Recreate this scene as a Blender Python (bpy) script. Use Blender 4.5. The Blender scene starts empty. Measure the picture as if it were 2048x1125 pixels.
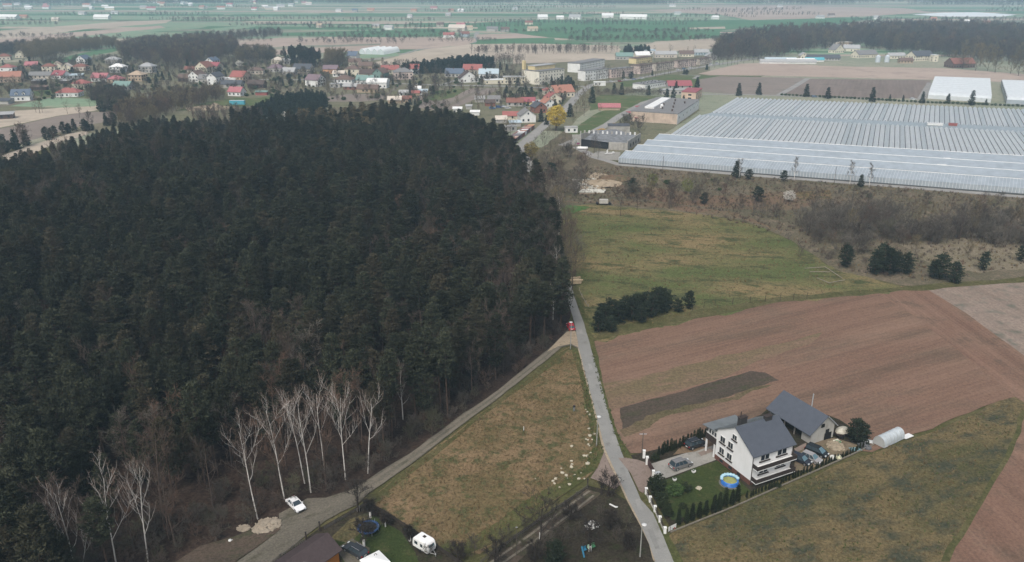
import bpy, bmesh, math, random
import numpy as np
from mathutils import Vector, Matrix, noise
from mathutils.geometry import tessellate_polygon

# ------------------------------------------------------------------ camera, sky, sun, exposure
SC = bpy.context.scene
COL = SC.collection
FPX, YH, HC = 1600.0, -45.0, 88.0           # focal length in photo pixels, horizon row, flying height in metres
PITCH = math.atan((562.5 - YH) / FPX)
cam_d = bpy.data.cameras.new('camera')
cam = bpy.data.objects.new('camera', cam_d); COL.objects.link(cam)
cam.location = (0, 0, HC)
cam.rotation_euler = (math.pi / 2 - PITCH, 0, 0)
cam_d.sensor_width = 36.0
cam_d.lens = 36.0 * FPX / 2048.0
cam_d.clip_start = 0.5
cam_d.clip_end = 30000
SC.camera = cam

SUN_EL, SUN_AZ = math.radians(52), math.radians(203)      # azimuth from +Y clockwise: behind and to the left of the camera
w = bpy.data.worlds.new('World'); SC.world = w; w.use_nodes = True
nt = w.node_tree; nt.nodes.clear()
sky = nt.nodes.new('ShaderNodeTexSky'); sky.sky_type = 'NISHITA'; sky.sun_disc = False
sky.sun_elevation = SUN_EL; sky.sun_rotation = SUN_AZ
sky.air_density = 1.2; sky.dust_density = 4.5; sky.ozone_density = 1.0
hsv = nt.nodes.new('ShaderNodeHueSaturation'); hsv.inputs['Saturation'].default_value = 0.6
bg = nt.nodes.new('ShaderNodeBackground'); bg.inputs['Strength'].default_value = 0.10
out = nt.nodes.new('ShaderNodeOutputWorld')
nt.links.new(sky.outputs[0], hsv.inputs['Color']); nt.links.new(hsv.outputs[0], bg.inputs['Color'])
nt.links.new(bg.outputs[0], out.inputs['Surface'])
sun_d = bpy.data.lights.new('sun', 'SUN'); sun_d.energy = 1.35; sun_d.angle = math.radians(26); sun_d.color = (1.0, 0.965, 0.91)
sun = bpy.data.objects.new('sun', sun_d); COL.objects.link(sun)
sdir = Vector((math.sin(SUN_AZ) * math.cos(SUN_EL), math.cos(SUN_AZ) * math.cos(SUN_EL), math.sin(SUN_EL)))
sun.rotation_euler = sdir.to_track_quat('Z', 'Y').to_euler()
sun.location = (0, -50, 300)
SC.view_settings.view_transform = 'Standard'; SC.view_settings.look = 'None'
SC.view_settings.gamma = 1.0; SC.view_settings.use_curve_mapping = False
SC.view_settings.exposure = 0.56
SC.render.engine = 'CYCLES'
cy = SC.cycles
cy.max_bounces = 5; cy.diffuse_bounces = 2; cy.glossy_bounces = 2; cy.transmission_bounces = 3
cy.transparent_max_bounces = 6; cy.volume_bounces = 1
cy.use_denoising = True; cy.denoiser = 'OPENIMAGEDENOISE'; cy.denoising_input_passes = 'RGB_ALBEDO_NORMAL'; cy.denoising_prefilter = 'ACCURATE'
cy.sample_clamp_indirect = 4.0

HAZE_DENSITY = 2.0e-4
HAZE_COLOR = (0.54, 0.79, 1.0)

# ------------------------------------------------------------------ helpers
CP, SP = math.cos(PITCH), math.sin(PITCH)
def G(px, py, z=0.0):
    """photo pixel (2048 x 1125) -> the point of the place at height z seen there"""
    a = (px - 1024.0) / FPX; b = -(py - 562.5) / FPX
    dy = CP + b * SP; dz = -SP + b * CP
    t = (HC - z) / -dz
    return Vector((a * t, dy * t, z))
def PIX(p):
    x, y, z = p[0], p[1], p[2] - HC
    fz = y * CP - z * SP; up = y * SP + z * CP
    return (1024 + FPX * x / fz, 562.5 - FPX * up / fz)
def HT(base, py):
    """height of the point straight above ground pixel `base` that shows at row py"""
    g = G(*base); b = -(py - 562.5) / FPX
    dy = CP + b * SP; dz = -SP + b * CP
    return HC + dz / dy * g.y
def srgb(r, g, b):
    f = lambda c: (c / 255 / 12.92) if c <= 10 else ((c / 255 + 0.055) / 1.055) ** 2.4
    return (f(r), f(g), f(b))

MATS = {}
def new_mat(name):
    m = bpy.data.materials.new(name); m.use_nodes = True
    n = m.node_tree; n.nodes.clear()
    o = n.nodes.new('ShaderNodeOutputMaterial'); p = n.nodes.new('ShaderNodeBsdfPrincipled')
    n.links.new(p.outputs[0], o.inputs['Surface'])
    return m, n, p
def N(n, typ, **kw):
    x = n.nodes.new(typ)
    for k, v in kw.items(): setattr(x, k, v)
    return x
def mixc(n, fac, a, b, blend='MIX'):
    x = n.nodes.new('ShaderNodeMix'); x.data_type = 'RGBA'; x.blend_type = blend
    for i, v in ((0, fac), (6, a), (7, b)):
        if isinstance(v, (int, float)): x.inputs[i].default_value = v
        elif isinstance(v, tuple): x.inputs[i].default_value = (*v[:3], 1)
        else: n.links.new(v, x.inputs[i])
    return x.outputs[2]
def ramp(n, src, lo, hi):
    x = n.nodes.new('ShaderNodeMapRange'); x.inputs[1].default_value = lo; x.inputs[2].default_value = hi
    n.links.new(src, x.inputs[0]); return x.outputs[0]
def noise_n(n, vec, scale, detail=3, rough=0.6):
    x = n.nodes.new('ShaderNodeTexNoise'); x.inputs['Scale'].default_value = scale
    x.inputs['Detail'].default_value = detail; x.inputs['Roughness'].default_value = rough
    if vec is not None: n.links.new(vec, x.inputs['Vector'])
    return x.outputs['Fac']
def val_mul(n, col, fac, lo, hi):
    r = n.nodes.new('ShaderNodeMapRange'); r.inputs[1].default_value = 0.3; r.inputs[2].default_value = 0.7
    r.inputs[3].default_value = lo; r.inputs[4].default_value = hi; r.clamp = False
    n.links.new(fac, r.inputs[0])
    v = n.nodes.new('ShaderNodeVectorMath'); v.operation = 'SCALE'
    n.links.new(col, v.inputs[0]); n.links.new(r.outputs[0], v.inputs[3])
    return v.outputs[0]
def mat(name, col, rough=0.7, spec=0.25, var=0.12, scale=1.5, metal=0.0, dirt=None, coord='Object', rnd=0.0):
    """plain material with uneven tone; dirt = (colour, amount) adds streaky weathering"""
    if name in MATS: return MATS[name]
    m, n, p = new_mat(name); p.inputs['Roughness'].default_value = rough
    p.inputs['Specular IOR Level'].default_value = spec; p.inputs['Metallic'].default_value = metal
    tc = N(n, 'ShaderNodeTexCoord').outputs[coord]
    f = noise_n(n, tc, scale, 4)
    base = mixc(n, 0.0, col, col)
    c = val_mul(n, base, f, 1 - var, 1 + var)
    if dirt:
        mp = N(n, 'ShaderNodeMapping'); mp.inputs['Scale'].default_value = (1, 1, 0.25); n.links.new(tc, mp.inputs[0])
        d = ramp(n, noise_n(n, mp.outputs[0], scale * 0.8, 5, 0.7), 0.5, 0.75)
        mm = N(n, 'ShaderNodeMath', operation='MULTIPLY'); n.links.new(d, mm.inputs[0]); mm.inputs[1].default_value = dirt[1]
        c = mixc(n, mm.outputs[0], c, dirt[0])
    if rnd:
        oi = N(n, 'ShaderNodeObjectInfo').outputs['Random']
        rr = n.nodes.new('ShaderNodeMapRange'); rr.inputs[3].default_value = 1 - rnd; rr.inputs[4].default_value = 1 + rnd
        n.links.new(oi, rr.inputs[0])
        v = n.nodes.new('ShaderNodeVectorMath'); v.operation = 'SCALE'; n.links.new(c, v.inputs[0]); n.links.new(rr.outputs[0], v.inputs[3]); c = v.outputs[0]
    n.links.new(c, p.inputs['Base Color'])
    MATS[name] = m; return m
def soil(name, c1, c2, c3, big=0.03, mid=0.25, grain=2.2, lo=0.42, hi=0.62, m3=(0.52, 0.66), g=0.35, rows=None, stretch=None, bump=0.35):
    """ground cover: two broad tones, a third in patches, grain; rows = (angle deg, spacing m, strength)"""
    if name in MATS: return MATS[name]
    m, n, p = new_mat(name); p.inputs['Roughness'].default_value = 1.0; p.inputs['Specular IOR Level'].default_value = 0.0
    tc = N(n, 'ShaderNodeTexCoord').outputs['Object']
    vec = tc
    if stretch:
        mp0 = N(n, 'ShaderNodeMapping'); mp0.inputs['Rotation'].default_value = (0, 0, math.radians(stretch[0]))
        n.links.new(tc, mp0.inputs[0])
        mp = N(n, 'ShaderNodeMapping'); mp.inputs['Scale'].default_value = (1.0 / stretch[1], 1, 1)
        n.links.new(mp0.outputs[0], mp.inputs[0]); vec = mp.outputs[0]
    f1 = ramp(n, noise_n(n, vec, big, 5, 0.65), lo, hi)
    c = mixc(n, f1, c1, c2)
    f2 = ramp(n, noise_n(n, vec, mid, 4, 0.7), *m3)
    c = mixc(n, f2, c, c3)
    gr = noise_n(n, tc, grain, 3, 0.75)
    c = val_mul(n, c, gr, 1 - g, 1 + g)
    hgt = gr
    if rows:
        mr = N(n, 'ShaderNodeMapping'); mr.inputs['Rotation'].default_value = (0, 0, math.radians(-rows[0]))
        n.links.new(tc, mr.inputs[0])
        wv = N(n, 'ShaderNodeTexWave', wave_type='BANDS', bands_direction='Y')
        wv.inputs['Scale'].default_value = 0.314 / rows[1]; wv.inputs['Distortion'].default_value = 1.2
        wv.inputs['Detail'].default_value = 2; wv.inputs['Detail Scale'].default_value = 0.6
        n.links.new(mr.outputs[0], wv.inputs['Vector'])
        ms = N(n, 'ShaderNodeMapping'); ms.inputs['Scale'].default_value = (0.010, 0.22, 1); n.links.new(mr.outputs[0], ms.inputs[0])
        st = noise_n(n, ms.outputs[0], 1.0, 6, 0.72)
        c = val_mul(n, c, st, 1 - rows[2], 1 + rows[2])
        c = val_mul(n, c, wv.outputs['Fac'], 1 - rows[2] * 0.07, 1 + rows[2] * 0.07)
    n.links.new(c, p.inputs['Base Color'])
    if bump:
        b = N(n, 'ShaderNodeBump'); b.inputs['Strength'].default_value = bump; b.inputs['Distance'].default_value = 0.25
        n.links.new(hgt, b.inputs['Height']); n.links.new(b.outputs[0], p.inputs['Normal'])
    MATS[name] = m; return m
def leafmat(name, c1, c2, rnd=0.25, rough=0.8, warm=None):
    """foliage: tone by the mesh's own 'tint' attribute and by tree"""
    if name in MATS: return MATS[name]
    m, n, p = new_mat(name); p.inputs['Roughness'].default_value = rough; p.inputs['Specular IOR Level'].default_value = 0.12
    a = N(n, 'ShaderNodeAttribute', attribute_name='tint')
    c = mixc(n, a.outputs['Fac'], c1, c2)
    oi = N(n, 'ShaderNodeObjectInfo').outputs['Random']
    if warm:
        c = mixc(n, ramp(n, oi, 0.62, 0.98), c, warm)
    rr = n.nodes.new('ShaderNodeMapRange'); rr.inputs[3].default_value = 1 - rnd; rr.inputs[4].default_value = 1 + rnd
    mm = N(n, 'ShaderNodeMath', operation='MULTIPLY'); n.links.new(oi, mm.inputs[0]); mm.inputs[1].default_value = 7.31
    fr = N(n, 'ShaderNodeMath', operation='FRACT'); n.links.new(mm.outputs[0], fr.inputs[0]); n.links.new(fr.outputs[0], rr.inputs[0])
    v = n.nodes.new('ShaderNodeVectorMath'); v.operation = 'SCALE'; n.links.new(c, v.inputs[0]); n.links.new(rr.outputs[0], v.inputs[3])
    n.links.new(v.outputs[0], p.inputs['Base Color'])
    MATS[name] = m; return m

class MB:
    """collects faces; build() links them as one mesh object"""
    def __init__(s): s.v = []; s.f = []; s.m = []; s.t = []; s.mi = 0
    def face(s, pts, tint=None):
        i = len(s.v); s.v += [tuple(p) for p in pts]; s.f.append(tuple(range(i, i + len(pts)))); s.m.append(s.mi)
        if tint is not None: s.t.append(tint)
    def box(s, c, size, rz=0.0, top=1.0):
        cx, cy_, cz = c; sx, sy, sz = size[0] / 2, size[1] / 2, size[2] / 2
        co, si = math.cos(rz), math.sin(rz); i = len(s.v)
        for z, k in ((-sz, 1), (sz, top)):
            for x, y in ((-sx, -sy), (sx, -sy), (sx, sy), (-sx, sy)):
                s.v.append((cx + co * x * k - si * y * k, cy_ + si * x * k + co * y * k, cz + z))
        for q in ((3, 2, 1, 0), (4, 5, 6, 7), (0, 1, 5, 4), (1, 2, 6, 5), (2, 3, 7, 6), (3, 0, 4, 7)):
            s.f.append(tuple(i + k for k in q)); s.m.append(s.mi)
    def tube(s, pts, rad, sides=6, cap=True, tint=None):
        ring0 = None; n = len(pts)
        for k in range(n):
            p = Vector(pts[k]); d = (Vector(pts[min(k + 1, n - 1)]) - Vector(pts[max(k - 1, 0)]))
            if d.length < 1e-6: d = Vector((0, 0, 1))
            d.normalize(); u = d.cross(Vector((0.13, 0.97, 0.2))); u.normalize(); vv = d.cross(u)
            r = rad[k] if isinstance(rad, (list, tuple)) else rad
            i = len(s.v)
            for j in range(sides):
                a = 2 * math.pi * j / sides; s.v.append(tuple(p + (u * math.cos(a) + vv * math.sin(a)) * r))
            if ring0 is not None:
                for j in range(sides):
                    s.f.append((ring0 + j, ring0 + (j + 1) % sides, i + (j + 1) % sides, i + j)); s.m.append(s.mi)
                    if tint is not None: s.t.append(tint)
            elif cap and sides > 3:
                s.f.append(tuple(i + j for j in range(sides - 1, -1, -1))); s.m.append(s.mi)
                if tint is not None: s.t.append(tint)
            ring0 = i
        if cap and sides > 3:
            s.f.append(tuple(ring0 + j for j in range(sides))); s.m.append(s.mi)
            if tint is not None: s.t.append(tint)
    def lathe(s, prof, c=(0, 0, 0), sides=16):
        rows = []
        for r, z in prof:
            i = len(s.v); rows.append(i)
            for j in range(sides):
                a = 2 * math.pi * j / sides; s.v.append((c[0] + r * math.cos(a), c[1] + r * math.sin(a), c[2] + z))
        for a, b in zip(rows, rows[1:]):
            for j in range(sides):
                s.f.append((a + j, a + (j + 1) % sides, b + (j + 1) % sides, b + j)); s.m.append(s.mi)
    def prism(s, poly, z0, z1):
        n = len(poly); i = len(s.v)
        s.v += [(p[0], p[1], z0) for p in poly] + [(p[0], p[1], z1) for p in poly]
        s.f.append(tuple(i + k for k in range(n - 1, -1, -1))); s.m.append(s.mi)
        s.f.append(tuple(i + n + k for k in range(n))); s.m.append(s.mi)
        for k in range(n):
            s.f.append((i + k, i + (k + 1) % n, i + n + (k + 1) % n, i + n + k)); s.m.append(s.mi)
    def ext(s, prof, y0, y1):
        """side profile (x, z) swept along y"""
        n = len(prof); i = len(s.v)
        s.v += [(p[0], y0, p[1]) for p in prof] + [(p[0], y1, p[1]) for p in prof]
        s.f.append(tuple(i + k for k in range(n))); s.m.append(s.mi)
        s.f.append(tuple(i + n + k for k in range(n - 1, -1, -1))); s.m.append(s.mi)
        for k in range(n):
            s.f.append((i + (k + 1) % n, i + k, i + n + k, i + n + (k + 1) % n)); s.m.append(s.mi)
    def mesh(s, name, mats, smooth=False):
        me = bpy.data.meshes.new(name); me.from_pydata(s.v, [], s.f)
        for m in (mats if isinstance(mats, (list, tuple)) else [mats]): me.materials.append(m)
        if s.mi or any(s.m): me.polygons.foreach_set('material_index', s.m)
        if s.t and len(s.t) == len(s.f):
            at = me.attributes.new('tint', 'FLOAT', 'FACE'); at.data.foreach_set('value', s.t)
        if smooth: me.polygons.foreach_set('use_smooth', [True] * len(s.f))
        me.update(); return me
    def build(s, name, mats, parent=None, smooth=False, bevel=0.0):
        me = s.mesh(name, mats, smooth)
        if bevel:
            bm = bmesh.new(); bm.from_mesh(me); bmesh.ops.remove_doubles(bm, verts=bm.verts, dist=1e-4)
            bmesh.ops.bevel(bm, geom=list(bm.edges), offset=bevel, segments=2, affect='EDGES', clamp_overlap=True)
            bm.to_mesh(me); bm.free()
        return obj(name, me, parent)
def obj(name, data, parent=None, loc=None, rz=None):
    o = bpy.data.objects.new(name, data); COL.objects.link(o)
    if parent: o.parent = parent
    if loc is not None: o.location = loc
    if rz is not None: o.rotation_euler = (0, 0, rz)
    return o
def tag(o, label=None, cat=None, group=None, kind=None):
    if label: o['label'] = label
    if cat: o['category'] = cat
    if group: o['group'] = group
    if kind: o['kind'] = kind
    return o
def thing(name, label, cat, loc=(0, 0, 0), rz=0.0, group=None):
    return tag(obj(name, None, None, loc, rz), label, cat, group)
def copy_tree(o, loc, rz, label=None, scale=1.0):
    c = o.copy(); COL.objects.link(c); c.location = loc; c.rotation_euler = (0, 0, rz); c.scale = (scale,) * 3
    if label: c['label'] = label
    for ch in CH.get(o.name) or list(o.children):
        d = ch.copy(); COL.objects.link(d); d.parent = c
        for g in list(ch.children):
            e = g.copy(); COL.objects.link(e); e.parent = d
    return c
CH = {}

LAYER = [0.0]
def sheet(name, pts, m, world=False, jit=0.6, step=4.0, z=None, seed=0, dz=0.003):
    """a flat piece of ground: outline in photo pixels, edges roughened by jit metres"""
    P = [Vector(p) if world else G(*p) for p in pts]
    q = []
    for a, b in zip(P, P[1:] + P[:1]):
        k = max(1, min(60, int((b - a).length / step)))
        for i in range(k): q.append(a.lerp(b, i / k))
    o = []
    for p in q:
        s = 0.11 if jit < 3 else 0.03
        o.append((p.x + jit * (noise.noise((p.x * s, p.y * s, 3.1 + seed)) + .6 * noise.noise((p.x * s * 4, p.y * s * 4, 1 + seed))),
                  p.y + jit * (noise.noise((p.x * s, p.y * s, 9.7 + seed)) + .6 * noise.noise((p.x * s * 4, p.y * s * 4, 5 + seed)))))
    if z is None:
        LAYER[0] += dz; z = LAYER[0]
    me = bpy.data.meshes.new(name)
    tris = tessellate_polygon([[Vector((a, b, 0)) for a, b in o]])
    me.from_pydata([(a, b, z) for a, b in o], [], [tuple(t) for t in tris])
    bm = bmesh.new(); bm.from_mesh(me)
    for f in bm.faces:
        if f.normal.z < 0: f.normal_flip()
    bm.to_mesh(me); bm.free()
    me.materials.append(m)
    return tag(obj(name, me), kind='structure')
def strip(pts, w):
    """centre line in pixels -> world outline of a band w metres wide (w may be a list)"""
    P = [G(*p) for p in pts]; L = []; R = []
    for i, p in enumerate(P):
        d = (P[min(i + 1, len(P) - 1)] - P[max(i - 1, 0)]); d.normalize(); n = Vector((-d.y, d.x, 0))
        ww = (w[i] if isinstance(w, (list, tuple)) else w) / 2
        L.append(p + n * ww); R.append(p - n * ww)
    return L + R[::-1]
def inpoly(x, y, P):
    c = False; j = len(P) - 1
    for i in range(len(P)):
        xi, yi = P[i][0], P[i][1]; xj, yj = P[j][0], P[j][1]
        if (yi > y) != (yj > y) and x < (xj - xi) * (y - yi) / (yj - yi) + xi: c = not c
        j = i
    return c
def scatter(P, spacing, rng, excl=(), jitter=0.45, limit=100000):
    """uneven grid of points inside a world polygon"""
    xs = [p[0] for p in P]; ys = [p[1] for p in P]; r = []
    y = min(ys); k = 0
    while y < max(ys):
        x = min(xs) + (spacing / 2 if k % 2 else 0)
        while x < max(xs):
            a = x + rng.uniform(-jitter, jitter) * spacing * 1.5; b = y + rng.uniform(-jitter, jitter) * spacing * 1.5
            if inpoly(a, b, P) and not any(inpoly(a, b, e) for e in excl): r.append((a, b))
            x += spacing
        y += spacing * 0.87; k += 1
    return r[:limit]
def WP(pts): return [tuple(G(*p))[:2] for p in pts]

def mass(name, label, cat, points, sources, scale=(0.8, 1.2), rng=None, tilt=0.0, scales=None):
    """what nobody could count: one object, its pieces set out on points"""
    rng = rng or random.Random(5)
    src = bpy.data.collections.new(name + '_source')
    for i, me in enumerate(sources):
        o = bpy.data.objects.new('%s_%02d' % (name, i), me); src.objects.link(o)
    me = bpy.data.meshes.new(name); me.from_pydata([(p[0], p[1], p[2] if len(p) > 2 else 0.0) for p in points], [], [])
    n = len(points)
    a = me.attributes.new('idx', 'INT', 'POINT'); a.data.foreach_set('value', [rng.randrange(len(sources)) for _ in range(n)])
    a = me.attributes.new('scl', 'FLOAT', 'POINT'); a.data.foreach_set('value', scales or [rng.uniform(*scale) for _ in range(n)])
    a = me.attributes.new('rot', 'FLOAT_VECTOR', 'POINT')
    a.data.foreach_set('vector', [c for _ in range(n) for c in (rng.uniform(-tilt, tilt), rng.uniform(-tilt, tilt), rng.uniform(0, 6.28))])
    o = obj(name, me)
    g = bpy.data.node_groups.new(name + '_set', 'GeometryNodeTree')
    g.interface.new_socket('Geometry', in_out='INPUT', socket_type='NodeSocketGeometry')
    g.interface.new_socket('Geometry', in_out='OUTPUT', socket_type='NodeSocketGeometry')
    gi = g.nodes.new('NodeGroupInput'); go = g.nodes.new('NodeGroupOutput')
    ip = g.nodes.new('GeometryNodeInstanceOnPoints'); ci = g.nodes.new('GeometryNodeCollectionInfo')
    ci.inputs['Collection'].default_value = src; ci.inputs['Separate Children'].default_value = True; ci.inputs['Reset Children'].default_value = True
    def na(nm, t):
        x = g.nodes.new('GeometryNodeInputNamedAttribute'); x.data_type = t; x.inputs[0].default_value = nm; return x.outputs[0]
    e = g.nodes.new('FunctionNodeEulerToRotation'); g.links.new(na('rot', 'FLOAT_VECTOR'), e.inputs[0])
    g.links.new(gi.outputs[0], ip.inputs['Points']); g.links.new(ci.outputs[0], ip.inputs['Instance'])
    ip.inputs['Pick Instance'].default_value = True
    g.links.new(na('idx', 'INT'), ip.inputs['Instance Index']); g.links.new(e.outputs[0], ip.inputs['Rotation'])
    g.links.new(na('scl', 'FLOAT'), ip.inputs['Scale']); g.links.new(ip.outputs[0], go.inputs[0])
    md = o.modifiers.new('set_out', 'NODES'); md.node_group = g
    return tag(o, label, cat, kind='stuff')
# ------------------------------------------------------------------ ground covers (base colours; the far ones are paled to imitate haze)
R0 = random.Random(11)
def world_angle(a, b_): d = G(*b_) - G(*a); return math.degrees(math.atan2(d.y, d.x))
PLOW_A, PLOW_B = world_angle((1200, 772), (1640, 660)), world_angle((1830, 590), (2030, 730))
S_base = soil('ground_rough_grass', (.23, .245, .175), (.30, .28, .21), (.18, .195, .14), 0.012, 0.12, 1.5)  # lightened so that the distant ground looks hazier
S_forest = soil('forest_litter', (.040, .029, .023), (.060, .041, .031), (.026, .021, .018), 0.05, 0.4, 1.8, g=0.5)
S_tan = soil('dry_meadow', (.145, .110, .056), (.215, .150, .086), (.080, .084, .038), 0.07, 0.32, 2.6, 0.40, 0.60, (0.49, 0.63), 0.42, bump=0.9)
S_mid = soil('yellow_meadow', (.098, .114, .044), (.205, .156, .080), (.066, .076, .034), 0.05, 0.20, 2.0, 0.42, 0.58, (0.47, 0.62), 0.45, stretch=(8, 2.2), bump=0.8)
S_right = soil('patchy_meadow', (.084, .080, .038), (.150, .116, .060), (.060, .063, .042), 0.06, 0.20, 2.4, 0.40, 0.60, (0.46, 0.64), 0.45, stretch=(-25, 1.8), bump=0.9)
S_plow = soil('brown_ploughland', (.174, .107, .077), (.210, .138, .099), (.128, .095, .068), 0.022, 0.07, 2.2, 0.36, 0.64, (0.48, 0.72), 0.24, rows=(PLOW_A, 1.3, 0.2), stretch=(-20, 4.0), bump=0.3)
S_plow2 = soil('brown_ploughland_cross', (.178, .108, .078), (.208, .134, .097), (.132, .092, .067), 0.03, 0.12, 2.4, 0.36, 0.64, (0.5, 0.7), 0.24, rows=(PLOW_B, 1.1, 0.22), bump=0.3)
S_plow3 = soil('grey_brown_ploughland', (.225, .175, .14), (.26, .205, .168), (.15, .14, .112), 0.03, 0.2, 1.6, 0.36, 0.64, (0.52, 0.66), 0.28, rows=(PLOW_B + 6, 1.6, 0.16), bump=0.4)
S_darkcrop = soil('dark_weedy_plot', (.078, .063, .049), (.098, .075, .057), (.068, .066, .040), 0.08, 0.35, 2.2, g=0.32, stretch=(-20, 3.0), bump=0.9)
S_weedy = soil('weedy_strip', (.175, .122, .082), (.145, .115, .066), (.195, .132, .092), 0.06, 0.25, 1.8, g=0.3, stretch=(-20, 3.0), bump=0.7)
S_green = soil('green_grass', (.070, .078, .030), (.098, .096, .040), (.125, .108, .052), 0.06, 0.3, 2.0, g=0.35, bump=0.9)
S_verge = soil('verge_grass', (.085, .084, .036), (.12, .105, .052), (.064, .066, .028), 0.1, 0.5, 2.0, g=0.4, bump=0.9)
S_lawn = soil('garden_lawn', (.040, .056, .020), (.050, .064, .022), (.072, .074, .032), 0.12, 0.4, 2.4, g=0.3, bump=0.8)
S_darksoil = soil('garden_soil', (.040, .034, .025), (.052, .044, .031), (.034, .038, .019), 0.12, 0.5, 2.4, g=0.45, bump=0.8)
S_gravel = soil('grey_gravel_track', (.128, .115, .092), (.155, .138, .110), (.092, .086, .062), 0.1, 0.5, 3.0, g=0.3, stretch=(-40, 3), bump=0.4)
S_rut = soil('pale_wheel_rut', (.175, .155, .122), (.20, .178, .14), (.13, .115, .085), 0.2, 0.8, 4.0, g=0.2, bump=0.3)
S_sand = soil('pale_sand', (.32, .26, .185), (.36, .295, .215), (.24, .19, .13), 0.15, 0.6, 2.5, g=0.2)
S_road = soil('grey_road_surface', (.235, .232, .218), (.275, .27, .25), (.195, .19, .172), 0.08, 0.35, 4.0, m3=(.55, .72), g=0.12, bump=0.12)
S_roadfar = soil('far_road_surface', (.27, .26, .245), (.31, .30, .28), (.23, .22, .205), 0.06, 0.5, 3.0, g=0.1, bump=0)
S_concrete = soil('concrete_slab', (.27, .258, .232), (.315, .30, .27), (.22, .21, .185), 0.15, 0.8, 4.0, g=0.12, bump=0.1)
S_paver = soil('pinkish_pavers', (.205, .160, .135), (.24, .19, .16), (.165, .132, .11), 0.2, 1.2, 3.5, g=0.16, bump=0.15)
S_scrub = soil('brown_scrub_ground', (.135, .112, .078), (.105, .096, .060), (.185, .148, .105), 0.035, 0.2, 1.3, 0.4, 0.6, (0.5, 0.68), 0.4, bump=0.9)
S_rust = soil('rusty_weeds', (.165, .110, .074), (.145, .112, .072), (.110, .10, .060), 0.06, 0.3, 1.6, g=0.4, bump=0.8)
S_yardgrass = soil('mown_grass_far', (.085, .115, .05), (.115, .13, .062), (.145, .135, .08), 0.03, 0.12, 1.2, g=0.25, bump=0.4)
S_village = soil('village_ground', (.155, .15, .095), (.185, .165, .115), (.105, .115, .065), 0.02, 0.09, 0.7, g=0.3, bump=0.3)
S_fgreen = soil('far_green_crop', (.078, .165, .085), (.092, .182, .096), (.115, .168, .095), 0.008, 0.03, 0.4, g=0.1, rows=(4, 14, 0.08), bump=0)
S_fgreen2 = soil('far_pale_green', (.19, .27, .18), (.22, .29, .19), (.29, .28, .20), 0.006, 0.03, 0.3, g=0.12, rows=(4, 12, 0.1), bump=0)  # extra paleness of haze mixed into the base colour
S_ftan = soil('far_tan_field', (.39, .33, .26), (.44, .375, .30), (.33, .285, .225), 0.006, 0.03, 0.3, g=0.1, rows=(3, 12, 0.1), bump=0)  # tan lifted to imitate haze over distance
S_fpink = soil('far_pinkish_field', (.36, .285, .235), (.40, .32, .265), (.31, .25, .205), 0.006, 0.03, 0.3, g=0.08, rows=(2, 14, 0.07), bump=0)  # likewise paled for haze
S_fgrey = soil('far_grey_ploughland', (.185, .15, .13), (.205, .168, .145), (.165, .138, .118), 0.01, 0.04, 0.4, g=0.1, rows=(66, 3.2, 0.14), bump=0)
S_fgrey2 = soil('far_grey_stubble', (.215, .18, .155), (.235, .198, .17), (.19, .165, .14), 0.01, 0.05, 0.4, g=0.12, rows=(0, 4, 0.1), bump=0)
S_fscrub = soil('far_scrub', (.20, .21, .155), (.25, .24, .175), (.15, .16, .12), 0.006, 0.03, 0.15, g=0.3, bump=0)  # scrub tone lightened in place of denser haze
S_plastic = mat('white_crop_cover', (.74, .76, .75), 0.5, 0.3, 0.06, 0.1)

# the base sheet reaches beyond the horizon that the haze leaves visible
b = MB(); b.face([(-9000, -700, 0), (9000, -700, 0), (9000, 13000, 0), (-9000, 13000, 0)])
tag(b.build('ground', S_base), kind='structure')

# ---- far strips of farmland, laid out parallel as the photo's are
rf = random.Random(3)
LAYER[0] = 0.02
y0 = 1000.0
while y0 < 4200:
    hh = rf.uniform(22, 60) * (y0 / 1500)
    x = -2600.0 + rf.uniform(0, 300)
    while x < 2600:
        ww = rf.uniform(260, 900) * (y0 / 1800)
        c = rf.choices([S_fgreen, S_fgreen2, S_ftan, S_fpink, S_fscrub, None], [2.4, 4.4, 1.8, .6, 2.6, 1.4])[0]
        if c is not None:
            def sk(px_, py_): return (px_, py_ - 0.075 * (px_ if px_ < 0 else 0.3 * px_), 0)
            sheet('field', [sk(x, y0), sk(x + ww, y0 + rf.uniform(-4, 4)), sk(x + ww - rf.uniform(-20, 20), y0 + hh - 3), sk(x + rf.uniform(-20, 20), y0 + hh - 3)], c, world=True, jit=2.5, step=60, z=0.02 + 0.02 * rf.randrange(4))
        x += ww + 4
    y0 += hh
LAYER[0] = 0.12
def far(pts, m, jit=4.0, name='field'): return sheet(name, pts, m, jit=jit, step=25, dz=0.01)
far([(0, 62), (120, 53), (240, 44), (345, 40), (330, 47), (180, 58), (90, 70), (0, 88)], S_ftan)
far([(140, 72), (260, 60), (420, 52), (400, 57), (260, 68), (150, 80)], S_fgreen2)
far([(420, 58), (512, 50), (512, 54), (430, 64)], S_fgreen2)
far([(-60, 86), (120, 67), (320, 52), (330, 56), (150, 74), (-60, 104)], S_fpink)
far([(562, 66), (740, 62), (902, 60), (904, 73), (740, 75), (562, 72)], S_fgreen)
far([(512, 82), (560, 76), (740, 75), (952, 78), (950, 85), (930, 91), (840, 98), (700, 104), (600, 108), (505, 112), (470, 104), (480, 86)], S_fpink)
far([(480, 98), (600, 92), (760, 88), (760, 91), (600, 97), (490, 104)], S_fscrub)
far([(700, 104), (790, 100), (800, 112), (700, 120), (640, 118)], S_fgreen2)
far([(952, 80), (1040, 77), (1110, 77), (1110, 85), (1040, 88), (955, 89)], S_fgreen)
far([(955, 70), (1120, 65), (1180, 72), (1090, 76), (955, 79)], S_fpink)
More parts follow.
